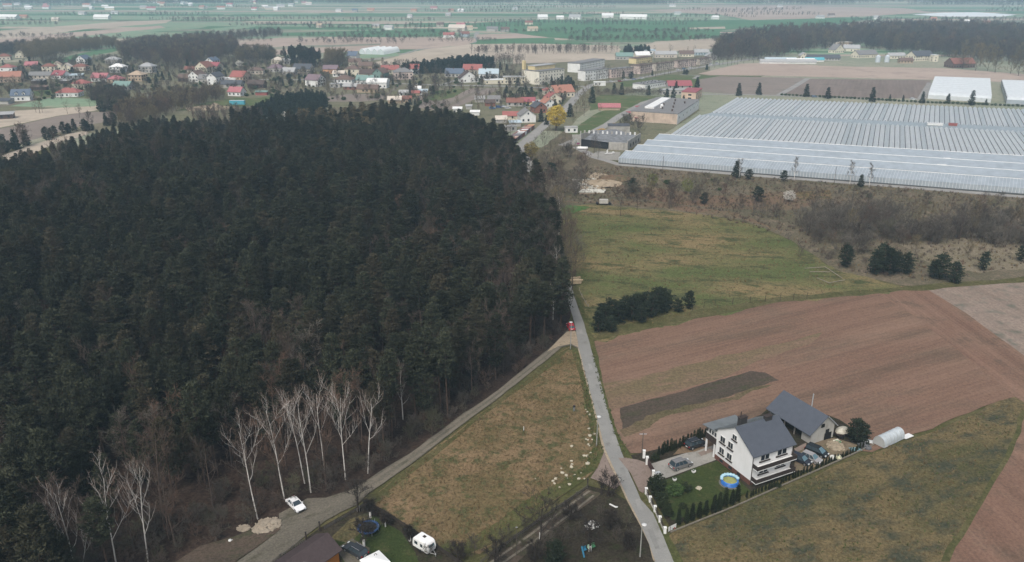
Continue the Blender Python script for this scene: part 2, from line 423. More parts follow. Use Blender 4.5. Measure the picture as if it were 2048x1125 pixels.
far([(735, 128), (840, 101), (948, 89), (1080, 88), (1240, 92), (1240, 108), (1100, 109), (1000, 118), (985, 133), (860, 128), (800, 136)], S_ftan)
far([(1024, 110), (1150, 106), (1240, 110), (1245, 120), (1180, 122), (1100, 126), (1024, 128)], S_ftan)
far([(955, 46), (1060, 41), (1290, 42), (1500, 40), (1600, 38), (1540, 50), (1440, 62), (1440, 74), (1310, 82), (1200, 81), (1100, 76), (1024, 66), (955, 58)], S_fgreen)
far([(1310, 82), (1440, 74), (1520, 56), (1590, 37), (1745, 37), (1690, 48), (1670, 58), (1560, 66), (1430, 78)], S_fgreen)
far([(1375, 56), (1450, 54), (1450, 58), (1380, 59)], S_ftan)
far([(1255, 101), (1312, 84), (1455, 75), (1440, 96), (1300, 110), (1250, 108)], S_ftan)
far([(1290, 22), (1420, 15), (1550, 12.5), (1700, 14.5), (1810, 17), (1860, 25), (1740, 33), (1600, 38.5), (1500, 41), (1440, 30)], S_fpink)
far([(1824, 30), (1880, 26), (1950, 25), (2034, 30), (2005, 34), (1890, 34)], S_plastic, 1.0, 'crop_cover')
far([(1676, 50), (1745, 42), (1750, 44), (1690, 53)], S_ftan)
far([(1850, 44), (2100, 52), (2100, 64), (1990, 62), (1880, 50)], S_fgreen2)
far([(90, 127), (160, 108), (232, 96), (248, 99), (198, 112), (105, 131)], S_fgreen, 2)
far([(180, 113), (230, 104), (262, 100), (225, 113), (190, 122)], S_fscrub, 2)
far([(0, 102), (90, 95), (170, 92), (90, 112), (0, 122)], S_fscrub, 2)

# ---- village and the land round it
# (village layers sit a hand's breadth above the base sheet)
LAYER[0] = 0.03
sheet('village_ground', [(-260, 150), (100, 118), (420, 112), (700, 118), (1000, 128), (1250, 118), (1420, 112), (1420, 150), (1200, 200), (1130, 262), (1010, 262), (760, 250), (420, 262), (250, 262), (-260, 300)], S_village, jit=3, step=20)
sheet('field', [(0, 300), (60, 282), (150, 255), (220, 243), (240, 222), (160, 226), (112, 234), (40, 250), (-60, 270), (-60, 325), (0, 312)], S_fgrey2, jit=1)
sheet('field', [(-40, 252), (30, 222), (110, 217), (205, 205), (250, 205), (190, 222), (110, 233), (30, 250), (-60, 268)], S_ftan, jit=1)
sheet('field', [(65, 203), (95, 196), (180, 198), (200, 205), (190, 213), (120, 216), (60, 214), (20, 213)], S_fgreen2, jit=1)
sheet('lawn', [(60, 184), (110, 178), (150, 180), (180, 188), (178, 196), (100, 196), (70, 192)], S_yardgrass, jit=1)
sheet('field', [(400, 208), (470, 196), (520, 196), (560, 190), (520, 208), (470, 218), (380, 222), (350, 222)], S_yardgrass, jit=1)
sheet('sand_yard', [(370, 216), (410, 211), (470, 213), (480, 217), (430, 222), (375, 222)], S_sand, jit=1)
sheet('field', [(840, 190), (905, 178), (1000, 176), (985, 185), (960, 196), (925, 210), (890, 224), (835, 216), (835, 200)], S_fgrey2, jit=1)
sheet('field', [(860, 184), (905, 178), (938, 178), (905, 196), (870, 204), (850, 196)], S_yardgrass, jit=1)
sheet('field', [(650, 195), (700, 188), (770, 190), (765, 200), (720, 204), (650, 204)], S_fgrey2, jit=1)
sheet('lawn', [(1150, 256), (1195, 226), (1235, 214), (1265, 219), (1250, 232), (1210, 252), (1178, 272), (1140, 272), (1120, 262)], S_yardgrass, jit=1)
sheet('lawn', [(1180, 205), (1200, 190), (1320, 193), (1325, 200), (1300, 208), (1260, 216), (1215, 214), (1180, 222)], S_yardgrass, jit=1)
sheet('lawn', [(1235, 165), (1340, 150), (1390, 150), (1380, 160), (1330, 172), (1250, 174)], S_yardgrass, jit=1)
sheet('lawn', [(1370, 160), (1400, 150), (1530, 152), (1480, 166), (1390, 186), (1340, 176)], S_yardgrass, jit=1)
sheet('field', [(1395, 148), (1480, 128), (1536, 126), (1660, 133), (1886, 137), (2100, 153), (2100, 167), (1860, 160), (1700, 156), (1536, 152), (1420, 151)], S_fpink, jit=1.5, step=20)
sheet('field', [(1395, 160), (1440, 153), (1612, 157), (1562, 190), (1480, 190), (1400, 184)], S_fgrey2, jit=1)
sheet('field', [(1566, 190), (1618, 158), (1862, 161), (1850, 198), (1700, 196)], S_fgrey, jit=1)
sheet('path', strip([(1558, 191), (1590, 173), (1616, 157)], 5), S_roadfar, world=True, jit=.3)
sheet('path', strip([(1395, 189), (1480, 189), (1700, 197), (1900, 206), (2100, 213)], 5), S_roadfar, world=True, jit=.3)
sheet('path', strip([(1842, 200), (1862, 166)], 6), S_roadfar, world=True, jit=.3)
sheet('scrub_land', [(1040, 345), (1075, 300), (1130, 262), (1180, 290), (1240, 332), (1500, 352), (1800, 372), (2140, 402), (2140, 545), (1960, 562), (1850, 572), (1800, 572), (1680, 545), (1560, 470), (1480, 440), (1350, 425), (1200, 412), (1090, 408)], S_scrub, jit=2, step=8)
sheet('weed_patch', [(1100, 404), (1200, 408), (1350, 420), (1480, 436), (1560, 462), (1480, 428), (1340, 408), (1250, 402)], S_rust, jit=2)
sheet('weed_patch', [(1240, 372), (1330, 380), (1420, 390), (1560, 385), (1660, 392), (1600, 420), (1480, 420), (1330, 405), (1250, 395)], S_rust, jit=3)
sheet('dry_grass_patch', [(1800, 490), (1900, 480), (2100, 470), (2100, 535), (1960, 545), (1850, 525)], soil('pale_dry_grass', (.21, .175, .125), (.175, .15, .10), (.14, .12, .07), .05, .3, 1.6, g=.4, bump=.8), jit=2)
sheet('grass_patch', [(1580, 385), (1660, 382), (1665, 398), (1600, 400)], S_tan, jit=1.5)
sheet('dirt_pile_ground', [(1165, 362), (1190, 345), (1215, 350), (1215, 372), (1205, 387), (1158, 390), (1160, 375)], S_sand, jit=1)
# greenhouse yard
sheet('greenhouse_yard', [(1150, 300), (1200, 312), (1240, 322), (1260, 300), (1330, 268), (1400, 222), (1380, 205), (1300, 200), (1265, 215), (1225, 250), (1180, 275)], S_village, jit=1)
sheet('path', strip([(1152, 294), (1190, 315), (1240, 330), (1500, 351), (1800, 374), (2100, 399)], [5, 5, 5, 5, 5, 5]), S_roadfar, world=True, jit=.4)
sheet('path', strip([(1125, 292), (1160, 278), (1215, 250), (1240, 232), (1290, 205), (1325, 195)], [6, 6, 6, 6, 6, 6]), S_roadfar, world=True, jit=.3)
sheet('concrete_yard', [(1195, 303), (1240, 305), (1238, 322), (1215, 320), (1180, 312)], S_concrete, jit=.6)
sheet('ditch', strip([(1040, 322), (1068, 352), (1090, 396)], 4), S_darksoil, world=True, jit=.5)
# village streets
sheet('road', strip([(1075, 352), (1048, 318), (1036, 299), (1080, 259), (1096, 245), (1131, 219), (1154, 192), (1178, 172), (1200, 166), (1262, 160), (1330, 147), (1400, 135), (1500, 119), (1560, 112)], 6.5), S_roadfar, world=True, jit=.2)
sheet('road', strip([(1178, 173), (1080, 176), (1010, 173), (960, 172), (880, 171), (780, 167), (700, 163), (600, 160), (480, 160)], 6), S_roadfar, world=True, jit=.2)
sheet('road', strip([(882, 171), (915, 160), (960, 146)], 4), S_roadfar, world=True, jit=.2)
sheet('path', strip([(970, 177), (940, 190), (905, 208), (870, 226)], 4), S_rut, world=True, jit=.2)
sheet('path', strip([(768, 200), (778, 185), (800, 172), (830, 168)], 3), S_rut, world=True, jit=.2)
sheet('road', strip([(725, 124), (800, 110), (840, 99), (935, 88), (950, 85), (952, 72), (955, 64)], [5, 5, 5, 5, 6, 7, 7]), S_roadfar, world=True, jit=.2)
sheet('road', strip([(-40, 221), (60, 203), (110, 194), (170, 188)], 5), S_rut, world=True, jit=.3)
sheet('path', strip([(-20, 158), (40, 146), (75, 138)], 4), S_rut, world=True, jit=.3)
sheet('path', strip([(1388, 158), (1398, 152), (1360, 150)], 4), S_roadfar, world=True, jit=.2)
sheet('path', strip([(1050, 215), (1066, 213), (1100, 219), (1125, 224)], 4), S_roadfar, world=True, jit=.2)

# ---- near land, each sheet a few millimetres above the one below
sheet('near_ground', [(-520, 40, 0), (620, 40, 0), (620, 440, 0), (-520, 440, 0)], S_verge, world=True, jit=1, step=30, z=.024)
LAYER[0] = 0.16
FOREST_PX = [(-500, 1700), (180, 1200), (330, 1112), (440, 1062), (530, 1006), (640, 985), (700, 965), (800, 905), (900, 838), (1000, 765), (1090, 698), (1122, 662), (1126, 600), (1120, 540), (1100, 470), (1075, 420), (1052, 385), (1030, 355), (1010, 328), (985, 304), (950, 286), (900, 272), (830, 262), (770, 252), (700, 262), (560, 278), (440, 268), (330, 264), (200, 292), (80, 330), (-60, 362), (-700, 420)]
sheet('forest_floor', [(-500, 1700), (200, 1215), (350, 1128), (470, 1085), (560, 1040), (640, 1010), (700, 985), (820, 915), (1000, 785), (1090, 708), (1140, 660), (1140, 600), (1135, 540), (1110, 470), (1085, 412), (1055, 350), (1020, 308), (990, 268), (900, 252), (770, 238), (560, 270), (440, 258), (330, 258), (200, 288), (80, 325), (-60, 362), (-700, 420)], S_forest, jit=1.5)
sheet('grass_ride', [(5, 312), (60, 292), (140, 268), (176, 262), (176, 270), (110, 288), (40, 320), (10, 335)], S_ftan, jit=1)
sheet('field', [(1186, 684), (1395, 640), (1560, 606), (1756, 588), (1800, 575), (1842, 576), (2048, 640), (2200, 760), (2200, 900), (2030, 800), (1990, 806), (1800, 880), (1740, 905), (1560, 880), (1400, 905), (1262, 905), (1235, 870), (1200, 780)], S_plow, jit=.7)
sheet('field', [(1756, 588), (1800, 574), (1850, 577), (1930, 625), (2060, 720), (2300, 900), (2300, 1010), (2110, 880), (2040, 800), (1990, 760), (1900, 690), (1830, 635)], S_plow2, jit=.4)
sheet('field', [(1850, 577), (2048, 560), (2250, 545), (2400, 900), (2220, 840), (2060, 722), (1930, 627)], S_plow3, jit=.5)
sheet('field', [(2046, 800), (2140, 900), (2300, 1300), (1830, 1220), (1880, 1125), (1960, 1000), (2030, 880), (2048, 835)], S_plow2, jit=.3)
sheet('weed_strip', [(1212, 772), (1330, 744), (1440, 712), (1560, 690), (1650, 668), (1620, 690), (1520, 722), (1480, 742), (1400, 772), (1300, 800), (1228, 822)], S_weedy, jit=1.2)
sheet('dark_plot', [(1243, 818), (1300, 802), (1375, 783), (1440, 760), (1502, 743), (1530, 748), (1559, 761), (1520, 773), (1399, 812), (1330, 828), (1290, 842), (1243, 860)], S_darkcrop, jit=.6, step=1.0)
sheet('weed_strip', [(1236, 862), (1300, 838), (1400, 812), (1520, 773), (1545, 772), (1420, 816), (1330, 840), (1250, 872)], soil('weedy_margin', (.11, .092, .052), (.14, .105, .066), (.085, .080, .040), .1, .4, 2.2, g=.4), jit=1.6, step=1.5)
sheet('meadow', [(1090, 408), (1200, 412), (1350, 425), (1480, 440), (1560, 472), (1680, 545), (1790, 572), (1800, 576), (1755, 588), (1560, 606), (1395, 642), (1200, 684), (1186, 684), (1172, 640), (1150, 560), (1140, 490), (1105, 430)], S_mid, jit=2.6, step=2)
sheet('green_patch', [(1094, 408), (1150, 412), (1180, 416), (1160, 424), (1125, 432), (1106, 424)], soil('fresh_grass', (.055, .125, .035), (.07, .13, .04), (.10, .13, .045), .08, .3, 1.6, g=.3), jit=1.5)
sheet('field_margin', [(1186, 684), (1200, 662), (1395, 622), (1560, 596), (1740, 580), (1960, 562), (2200, 545), (2200, 556), (1960, 572), (1845, 583), (1800, 582), (1756, 588), (1560, 606), (1395, 640)], S_verge, jit=.8)
sheet('meadow', [(1330, 1080), (1345, 1068), (1470, 1018), (1640, 950), (1760, 900), (1850, 868), (1930, 838), (1995, 803), (2030, 795), (2046, 806), (2046, 835), (2030, 882), (1960, 1003), (1890, 1125), (1800, 1300), (1400, 1300), (1345, 1125)], S_right, jit=.8)
sheet('field_margin', [(1880, 1125), (1960, 998), (2026, 878), (2042, 820), (2050, 830), (2036, 885), (1966, 1008), (1898, 1125)], S_verge, jit=.6)
sheet('meadow', [(1120, 706), (1142, 694), (1158, 702), (1172, 760), (1192, 836), (1206, 905), (1200, 935), (1168, 962), (1080, 1025), (985, 1092), (960, 1110), (880, 1098), (800, 1050), (735, 1008), (760, 982), (820, 934), (1000, 800)], S_tan, jit=.6)
sheet('verge', [(1000, 800), (1060, 752), (1110, 712), (1142, 696), (1120, 722), (1060, 766), (990, 815), (900, 888), (800, 965), (745, 1008), (735, 1003), (800, 950), (900, 878)], S_verge, jit=.6)
sheet('verge', [(1142, 694), (1157, 700), (1172, 756), (1194, 840), (1208, 908), (1195, 940), (1150, 965), (1120, 968), (1170, 930), (1188, 890), (1170, 820), (1158, 750)], S_green, jit=.8)
sheet('verge', [(1112, 970), (1170, 960), (1080, 1025), (985, 1092), (900, 1125), (860, 1100), (930, 1090), (1030, 1020)], S_green, jit=.9)
sheet('verge', [(1149, 590), (1160, 600), (1180, 660), (1206, 765), (1232, 862), (1262, 912), (1290, 925), (1262, 925), (1240, 900), (1216, 830), (1196, 752), (1180, 696), (1168, 648)], S_green, jit=.5)
sheet('verge', [(1283, 985), (1296, 1000), (1330, 1062), (1400, 1180), (1370, 1180), (1345, 1120), (1303, 1050)], S_green, jit=.3)
sheet('road', [(1309, 1125), (1340, 1200), (1390, 1200), (1347, 1125), (1306.5, 1030), (1281, 1002), (1257, 945), (1241, 900), (1218, 832), (1198, 753), (1181, 697), (1169, 651), (1157, 620), (1148, 594), (1141, 560), (1128, 520), (1112, 470), (1098, 430), (1083, 390), (1077, 392), (1090, 430), (1102, 470), (1116, 520), (1128, 560), (1133, 596), (1142, 625), (1150, 651), (1157, 697), (1171, 753), (1192, 832), (1208, 900), (1229, 945), (1255, 1002), (1270, 1030)], S_road, jit=.13, step=1.5)
for k_, (px_, py_, ln_, sd_) in enumerate([(1178, 735, 3.5, .3), (1203, 815, 5, -.4), (1222, 880, 2.6, .5), (1250, 950, 4, -.3), (1272, 1010, 3, .4), (1305, 1080, 5, .2), (1163, 665, 3, -.2), (1190, 775, 2, .6)]):
    g_ = G(px_, py_); a_ = G(px_ + 3, py_ + 10) - g_; a_.normalize(); n_ = Vector((-a_.y, a_.x, 0)); c_ = g_ + n_ * sd_
    sheet('road_patch', [c_ - a_ * ln_ / 2 - n_ * .45, c_ + a_ * ln_ / 2 - n_ * .4, c_ + a_ * ln_ / 2 + n_ * .45, c_ - a_ * ln_ / 2 + n_ * .4], soil('road_repair_%d' % (k_ % 2), *([(.225, .222, .208), (.245, .24, .223), (.20, .196, .182)] if k_ % 2 else [(.275, .27, .252), (.29, .285, .267), (.25, .246, .228)]), .3, 1.0, 4.0, g=.12), world=True, jit=.45, step=.4, seed=k_)
sheet('road_edge', strip([(1309, 1125), (1281, 1054), (1269, 1030), (1254, 1002), (1228, 945), (1207.5, 900), (1191, 832), (1170, 753), (1156, 697)], [.3, .3, .35, .3, .45, .5, .35, .3, .25]), S_sand, world=True, jit=.12)
TRACK_L = [(430, 1160), (479, 1125), (555, 1066), (560, 1028), (616, 999), (652, 998), (706, 980), (760, 944), (820, 910), (910, 842), (1000, 779), (1091, 704), (1118, 682), (1133, 664), (1150, 655), (1157, 699), (1142, 692), (1112, 699), (1100, 716), (1000, 796), (910, 862), (820, 932), (738, 987), (713, 1011), (648, 1044), (601, 1083), (551, 1125), (520, 1160)]
sheet('dirt_track', TRACK_L, S_gravel, jit=.35, step=3)
sheet('wheel_rut', strip([(745, 962), (820, 914), (910, 847), (1000, 782), (1095, 707), (1125, 684)], [.7, .7, .7, .7, .9, 1.2]), S_rut, world=True, jit=.15)
sheet('wheel_rut', strip([(745, 980), (820, 926), (910, 858), (1000, 792), (1098, 714), (1118, 697)], [.7, .7, .7, .7, .9, 1.0]), S_rut, world=True, jit=.15)
sheet('sand_fan', [(1092, 706), (1133, 666), (1150, 657), (1157, 697), (1143, 690), (1118, 694)], S_sand, jit=.5)
# house plot
sheet('garden_ground', [(1262, 912), (1400, 880), (1440, 868), (1520, 832), (1560, 800), (1680, 842), (1735, 880), (1745, 886), (1640, 930), (1500, 985), (1340, 1058), (1300, 990)], S_darksoil, jit=.4)
sheet('lawn', [(1318, 965), (1345, 958), (1435, 924), (1500, 985), (1420, 1020), (1345, 1045), (1322, 1000)], S_lawn, jit=.4)
sheet('driveway', [(1302, 930), (1432, 890), (1446, 905), (1438, 920), (1335, 958), (1318, 962), (1308, 950)], S_concrete, jit=.05)
sheet('paved_square', [(1395, 908), (1420, 899), (1428, 905), (1402, 915)], S_paver, jit=.03)
sheet('yard_dirt', [(1370, 885), (1440, 868), (1445, 886), (1390, 905), (1345, 912)], S_weedy, jit=.4)
sheet('apron', [(1236, 918), (1252, 918), (1275, 922), (1298, 930), (1310, 962), (1296, 968), (1286, 990), (1277, 985), (1262, 950)], S_paver, jit=.2)
sheet('apron', [(1198, 936), (1207, 905), (1222, 938), (1240, 972), (1225, 982), (1195, 965), (1180, 958)], S_paver, jit=.5)
sheet('yard_sand', [(1586, 944), (1592, 905), (1620, 888), (1668, 878), (1722, 895), (1700, 908), (1650, 930), (1612, 944)], soil('rubbly_yard', (.21, .165, .115), (.165, .13, .088), (.11, .11, .06), .15, .5, 2.0, g=.35, bump=.6), jit=.4)
sheet('terrace', [(1588, 900), (1612, 888), (1612, 898), (1592, 908)], S_paver, jit=.05)
sheet('tunnel_plot', [(1732, 886), (1800, 858), (1822, 868), (1770, 898)], S_plow2, jit=.3)
# lower gardens
sheet('garden_ground', [(1000, 1180), (960, 1150), (985, 1105), (1080, 1038), (1175, 975), (1225, 988), (1252, 1005), (1280, 1056), (1310, 1130), (1330, 1180)], S_darksoil, jit=.5)
sheet('lane', [(930, 1160), (985, 1120), (1080, 1052), (1172, 982), (1200, 990), (1190, 1000), (1100, 1066), (1000, 1160)], S_darkcrop, jit=.3)
sheet('wheel_rut', strip([(965, 1140), (1060, 1072), (1130, 1020), (1178, 985)], .42), S_rut, world=True, jit=.2)
sheet('wheel_rut', strip([(990, 1140), (1080, 1076), (1140, 1030), (1186, 994)], .42), S_rut, world=True, jit=.2)
sheet('garden_ground', [(470, 1170), (560, 1120), (640, 1058), (735, 1005), (800, 1050), (880, 1098), (960, 1150), (940, 1220), (500, 1260)], S_darksoil, jit=.4)
sheet('lawn', [(665, 1082), (700, 1050), (745, 1030), (800, 1065), (835, 1110), (850, 1160), (700, 1160)], S_lawn, jit=.8)
sheet('lawn', [(660, 1078), (700, 1040), (740, 1025), (740, 1050), (700, 1090)], S_right, jit=.6)
sheet('clearing', [(330, 1140), (400, 1095), (470, 1075), (540, 1045), (556, 1062), (480, 1125), (430, 1165)], S_darkcrop, jit=.8)
sheet('drive_slab', [(672, 1100), (705, 1080), (740, 1100), (735, 1125), (690, 1130)], S_gravel, jit=.3)
# ------------------------------------------------------------------ vegetation
GZ = 0.28                                   # near ground level (sheets lie between 0.16 and 0.32)
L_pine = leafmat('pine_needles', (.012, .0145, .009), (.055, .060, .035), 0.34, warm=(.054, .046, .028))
L_spruce = leafmat('spruce_needles', (.014, .021, .013), (.036, .046, .026), 0.25)
L_thuja = leafmat('thuja_leaves', (.012, .019, .008), (.032, .040, .017), 0.25)
L_bush = leafmat('bush_leaves', (.030, .055, .018), (.06, .095, .03), 0.25)
L_willow = leafmat('willow_leaves', (.42, .30, .04), (.62, .47, .10), 0.08)
L_willowdim = leafmat('pale_willow_leaves', (.17, .135, .04), (.25, .20, .075), 0.15)
L_greenwillow = leafmat('green_willow_leaves', (.10, .115, .03), (.16, .17, .05), 0.15)
L_forsythia = leafmat('forsythia_flowers', (.48, .27, .012), (.62, .38, .03), 0.05)
L_blossom = leafmat('white_blossom', (.42, .40, .35), (.66, .63, .57), 0.1)
L_larch = leafmat('larch_twigs', (.085, .07, .04), (.13, .105, .06), 0.2)
L_twig = leafmat('brown_twigs', (.066, .050, .040), (.125, .096, .075), 0.25, warm=(.125, .075, .052))
L_twiggrey = leafmat('grey_twigs', (.095, .084, .068), (.16, .142, .115), 0.25)
L_twigdark = leafmat('dark_twigs', (.058, .050, .042), (.10, .088, .072), 0.3, warm=(.085, .085, .05))
L_twigred = leafmat('reddish_twigs', (.125, .062, .046), (.17, .095, .065), 0.15)
L_twigolive = leafmat('olive_twigs', (.13, .105, .058), (.19, .155, .09), 0.2)
L_dry = leafmat('dry_grass_blades', (.125, .09, .043), (.215, .16, .086), 0.25)
L_grn = leafmat('green_grass_blades', (.05, .075, .022), (.11, .12, .045), 0.25)
M_bark = mat('grey_brown_bark', (.095, .072, .058), 0.95, 0.05, 0.35, 2.0)
M_barkpine = mat('pine_bark', (.075, .052, .040), 0.95, 0.05, 0.4, 1.2)
M_birch = mat('white_birch_bark', (.60, .57, .53), 0.8, 0.1, 0.25, 3.0, dirt=((.07, .06, .05), 0.85))
M_birchlimb = mat('birch_limb_bark', (.34, .29, .25), 0.85, 0.1, 0.3, 2.0)
M_lime = mat('limewashed_bark', (.74, .73, .70), 0.9, 0.1, 0.08, 3.0)

def rv(rng): 
    while True:
        v = Vector((rng.uniform(-1, 1), rng.uniform(-1, 1), rng.uniform(-1, 1)))
        if 0.05 < v.length < 1: return v.normalized()
def clump(m, c, r, n, rng, t, flat=0.6, l=(0.4, 0.75), wd=0.2, up=0.35, out=None):
    """a spray of needles or leaves: pointed blades set round a centre"""
    for _ in range(n):
        d = rv(rng); d.z = d.z * flat + up
        if out is not None: d = d + out * 0.6
        d.normalize(); p = Vector(c) + Vector((rng.uniform(-1, 1) * r, rng.uniform(-1, 1) * r, rng.uniform(-.6, .6) * r * flat))
        s = d.cross(rv(rng)); s.normalize(); L = rng.uniform(*l) * r * 1.3; ww = wd * rng.uniform(.7, 1.4) * r * 1.3
        m.face([p - s * ww, p + s * ww, p + d * L + s * ww * .25], min(1, max(0, t + rng.uniform(-.25, .25))))
def pine_parts(seed, h=18.0, R=2.2, cb=0.5, dens=1.0, dead=True):
    rng = random.Random(seed); tr = MB(); cr = MB()
    lean = (rng.uniform(-.5, .5), rng.uniform(-.5, .5))
    def ax(t): return Vector((lean[0] * t * t + .12 * math.sin(5 * t + seed), lean[1] * t * t + .12 * math.cos(4 * t + seed), h * t))
    ts = [0, .12, .3, .5, .7, .85, .97]
    tr.tube([ax(t) for t in ts], [.2 * (1 - .88 * t) + .012 for t in ts], 6)
    z = cb * h; rot = rng.uniform(0, 6)
    while z < h - .3:
        t = (z - cb * h) / (h - cb * h)
        prof = (0.55 + 1.5 * t if t < .3 else 1.0 - ((t - .3) / .75) ** 1.6)
        nb = rng.choice([4, 5, 5, 6])
        for k in range(nb):
            a = rot + 6.283 * k / nb + rng.uniform(-.35, .35); L = R * max(.16, prof) * rng.uniform(.65, 1.25)
            o = Vector((math.cos(a), math.sin(a), rng.uniform(.12, .5))); b0 = ax(z / h); b1 = b0 + o * L
            tr.tube([b0, b0.lerp(b1, .55) + Vector((0, 0, -.08 * L)), b1], [.045, .03, .012], 3, False)
            tt = rng.uniform(.1, .9)
            for q in ((.55, .8, 1.02) if L > 1.2 else (.75, 1.0)):
                c = b0.lerp(b1, q) + Vector((rng.uniform(-.3, .3), rng.uniform(-.3, .3), rng.uniform(-.05, .25)))
                clump(cr, c, rng.uniform(.38, .6), int(11 * dens), rng, tt * .45 + .3 * t + (.25 if q > 1 else 0), .55, (.5, .95), .16, .45, o * .5)  # tint rises with height and at tips: painted lit crown tops, paler new needles
        rot += 1.1; z += rng.uniform(.55, .8)
    clump(cr, ax(1.0), .4, 12, rng, .8, 1, up=.8)
    if dead:
        for _ in range(9):
            zz = rng.uniform(.22, cb) ; a = rng.uniform(0, 6.28); L = rng.uniform(.5, 1.5); b0 = ax(zz)
            tr.tube([b0, b0 + Vector((math.cos(a) * L, math.sin(a) * L, rng.uniform(-.1, .25)))], [.03, .008], 3, False)
    return tr, cr
def cone_parts(seed, h, R, kind='spruce', n=1.0, base=0.06):
    """spruce, fir or thuja: a full crown down to the ground"""
    rng = random.Random(seed); tr = MB(); cr = MB()
    tr.tube([(0, 0, -.1), (0, 0, h * .5), (0, 0, h * .96)], [.02 * h * .6, .01 * h * .6, .01], 5)
    z = base * h
    while z < h:
        t = (z / h)
        rr = R * ((1 - t) ** (.8 if kind == 'spruce' else .45)) * (1 if t > .15 else .75 + t * 1.6)
        nb = max(3, int((6 if kind == 'spruce' else 7) * n * (rr / R) + 2))
        for k in range(nb):
            a = rng.uniform(0, 6.283); q = rr * math.sqrt(rng.uniform(.25, 1.0))
            o = Vector((math.cos(a), math.sin(a), -.15 if kind == 'spruce' else .6))
            clump(cr, (math.cos(a) * q, math.sin(a) * q, z + rng.uniform(-.2, .2)), .045 * h * (1.0 if kind == 'spruce' else .55) + .12 * R, 9, rng, rng.uniform(.1, .9), .5, (.5, .95), .22, .1 if kind == 'spruce' else .6, o)
        z += h * (.045 if kind == 'spruce' else .04)
    clump(cr, (0, 0, h * .97), .03 * h, 8, rng, .7, 1, up=1)
    return tr, cr
def bush_parts(seed, h, R, n=70, leaf=.3, wd=.3):
    rng = random.Random(seed); tr = MB(); cr = MB()
    for k in range(6):
        a = 6.28 * k / 6 + rng.uniform(-.4, .4); q = rng.uniform(.3, .8) * R
        tr.tube([(0, 0, -.1), (math.cos(a) * q * .4, math.sin(a) * q * .4, h * .4), (math.cos(a) * q, math.sin(a) * q, h * .85)], [.05 * h * .3, .03 * h * .3, .01], 3, False)
    for _ in range(n):
        v = rv(rng); rad = rng.uniform(.45, 1.0) ** .6
        c = Vector((v.x * R * rad, v.y * R * rad, h * .52 + v.z * h * .46 * rad))
        if c.z < .05: c.z = .1
        clump(cr, c, leaf, 9, rng, .25 + .6 * rng.random(), .8, (.5, 1.0), wd, .35)
    return tr, cr
def stems(seed, base, top, r0=.16, spread=3.2, fork=.38, nl=7, ns=5, ntw=6, up=.9, twl=(.5, 1.1), twr=.018, tip=True, lobes=None):
    """bare crown: stem, limbs, branches, twigs grown outward and up. Returns (thick wood, fine wood)"""
    rng = random.Random(seed); A = MB(); B = MB()
    base = Vector(base); top = Vector(top); H = (top - base).length
    def ax(t): return base.lerp(top, t) + Vector((math.sin(t * 5 + seed) * .012 * H * t, math.cos(t * 4.1 + seed) * .012 * H, 0))
    ts = [0, .15, .3, .45, .6, .75, .88, 1]
    A.tube([ax(t) for t in ts], [r0 * (1 - .9 * t) + .012 for t in ts], 6)
    def br(p, d, L, r, lv):
        n = 4; pts = [p]; dd = d.copy()
        for i in range(n):
            dd = (dd + rv(rng) * .22 + Vector((0, 0, .16 * up))).normalized(); pts.append(pts[-1] + dd * L / n)
        rad = [r * (1 - .78 * i / n) for i in range(n + 1)]
        if lv <= 1: A.tube(pts, rad, 4 if lv == 0 else 3, False)
        else: B.tube(pts, rad, 3, False, tint=rng.random())
        cnt = (ns, ntw, 0)[lv] if lv < 3 else 0
        for k in range(cnt):
            t = .25 + .75 * (k + rng.random()) / cnt; i = min(n - 1, int(t * n)); q = pts[i].lerp(pts[i + 1], t * n - i)
            o = (dd + rv(rng) * .95); o.z += .25 * up; o.normalize()
            if lv == 0: br(q, o, L * rng.uniform(.35, .6), max(r * .45, .02), 1)
            else:
                l2 = rng.uniform(*twl); e = q + o * l2; s = o.cross(rv(rng)).normalized() * twr; tn = rng.random()
                B.face([q - s, q + s, e], tn)
                for _ in range(3):
                    o2 = (o + rv(rng) * .8).normalized(); q2 = q.lerp(e, rng.uniform(.25, .8)); s2 = o2.cross(rv(rng)).normalized() * twr * .8
                    B.face([q2 - s2, q2 + s2, q2 + o2 * l2 * .6], tn)
    for k in range(nl):
        t = fork + (.97 - fork) * (k + rng.random() * .6) / nl; a = k * 2.4 + rng.uniform(-.5, .5)
        o = Vector((math.cos(a), math.sin(a), rng.uniform(.5, 1.0) * up)).normalized()
        br(ax(t), o, spread * (1.15 - .6 * t) * rng.uniform(.75, 1.2), max(.02, r0 * .5 * (1.1 - t)), 0)
    return A, B
def joined(parts, mats, name):
    a, b_ = parts; m = MB(); m.v = list(a.v); m.f = list(a.f); m.m = [0] * len(a.f); k = len(a.v)
    m.v += b_.v; m.f += [tuple(i + k for i in f) for f in b_.f]; m.m += [1] * len(b_.f)
    m.t = [.5] * len(a.f) + (b_.t if len(b_.t) == len(b_.f) else [.5] * len(b_.f)); m.mi = 1
    return m.mesh(name, mats)
def tree_kind(parts_list, tm, cm, nm):
    """meshes for one kind: separate trunk and crown for trees that stand singly, joined for masses"""
    return [(p[0].mesh(nm + '_trunk', tm), p[1].mesh(nm + '_crown', cm), joined(p, [tm, cm], nm)) for p in parts_list]
def plant(kind, name, label, cat, loc, sc, rng, group=None, parts=('trunk', 'crown'), rz=None):
    k = kind[rng.randrange(len(kind))]
    t = thing(name, label, cat, (loc[0], loc[1], loc[2] if len(loc) > 2 else GZ), rng.uniform(0, 6.28) if rz is None else rz, group); t.scale = (sc, sc, sc * rng.uniform(.93, 1.07))
    obj(parts[0], k[0], t); obj(parts[1], k[1], t); return t

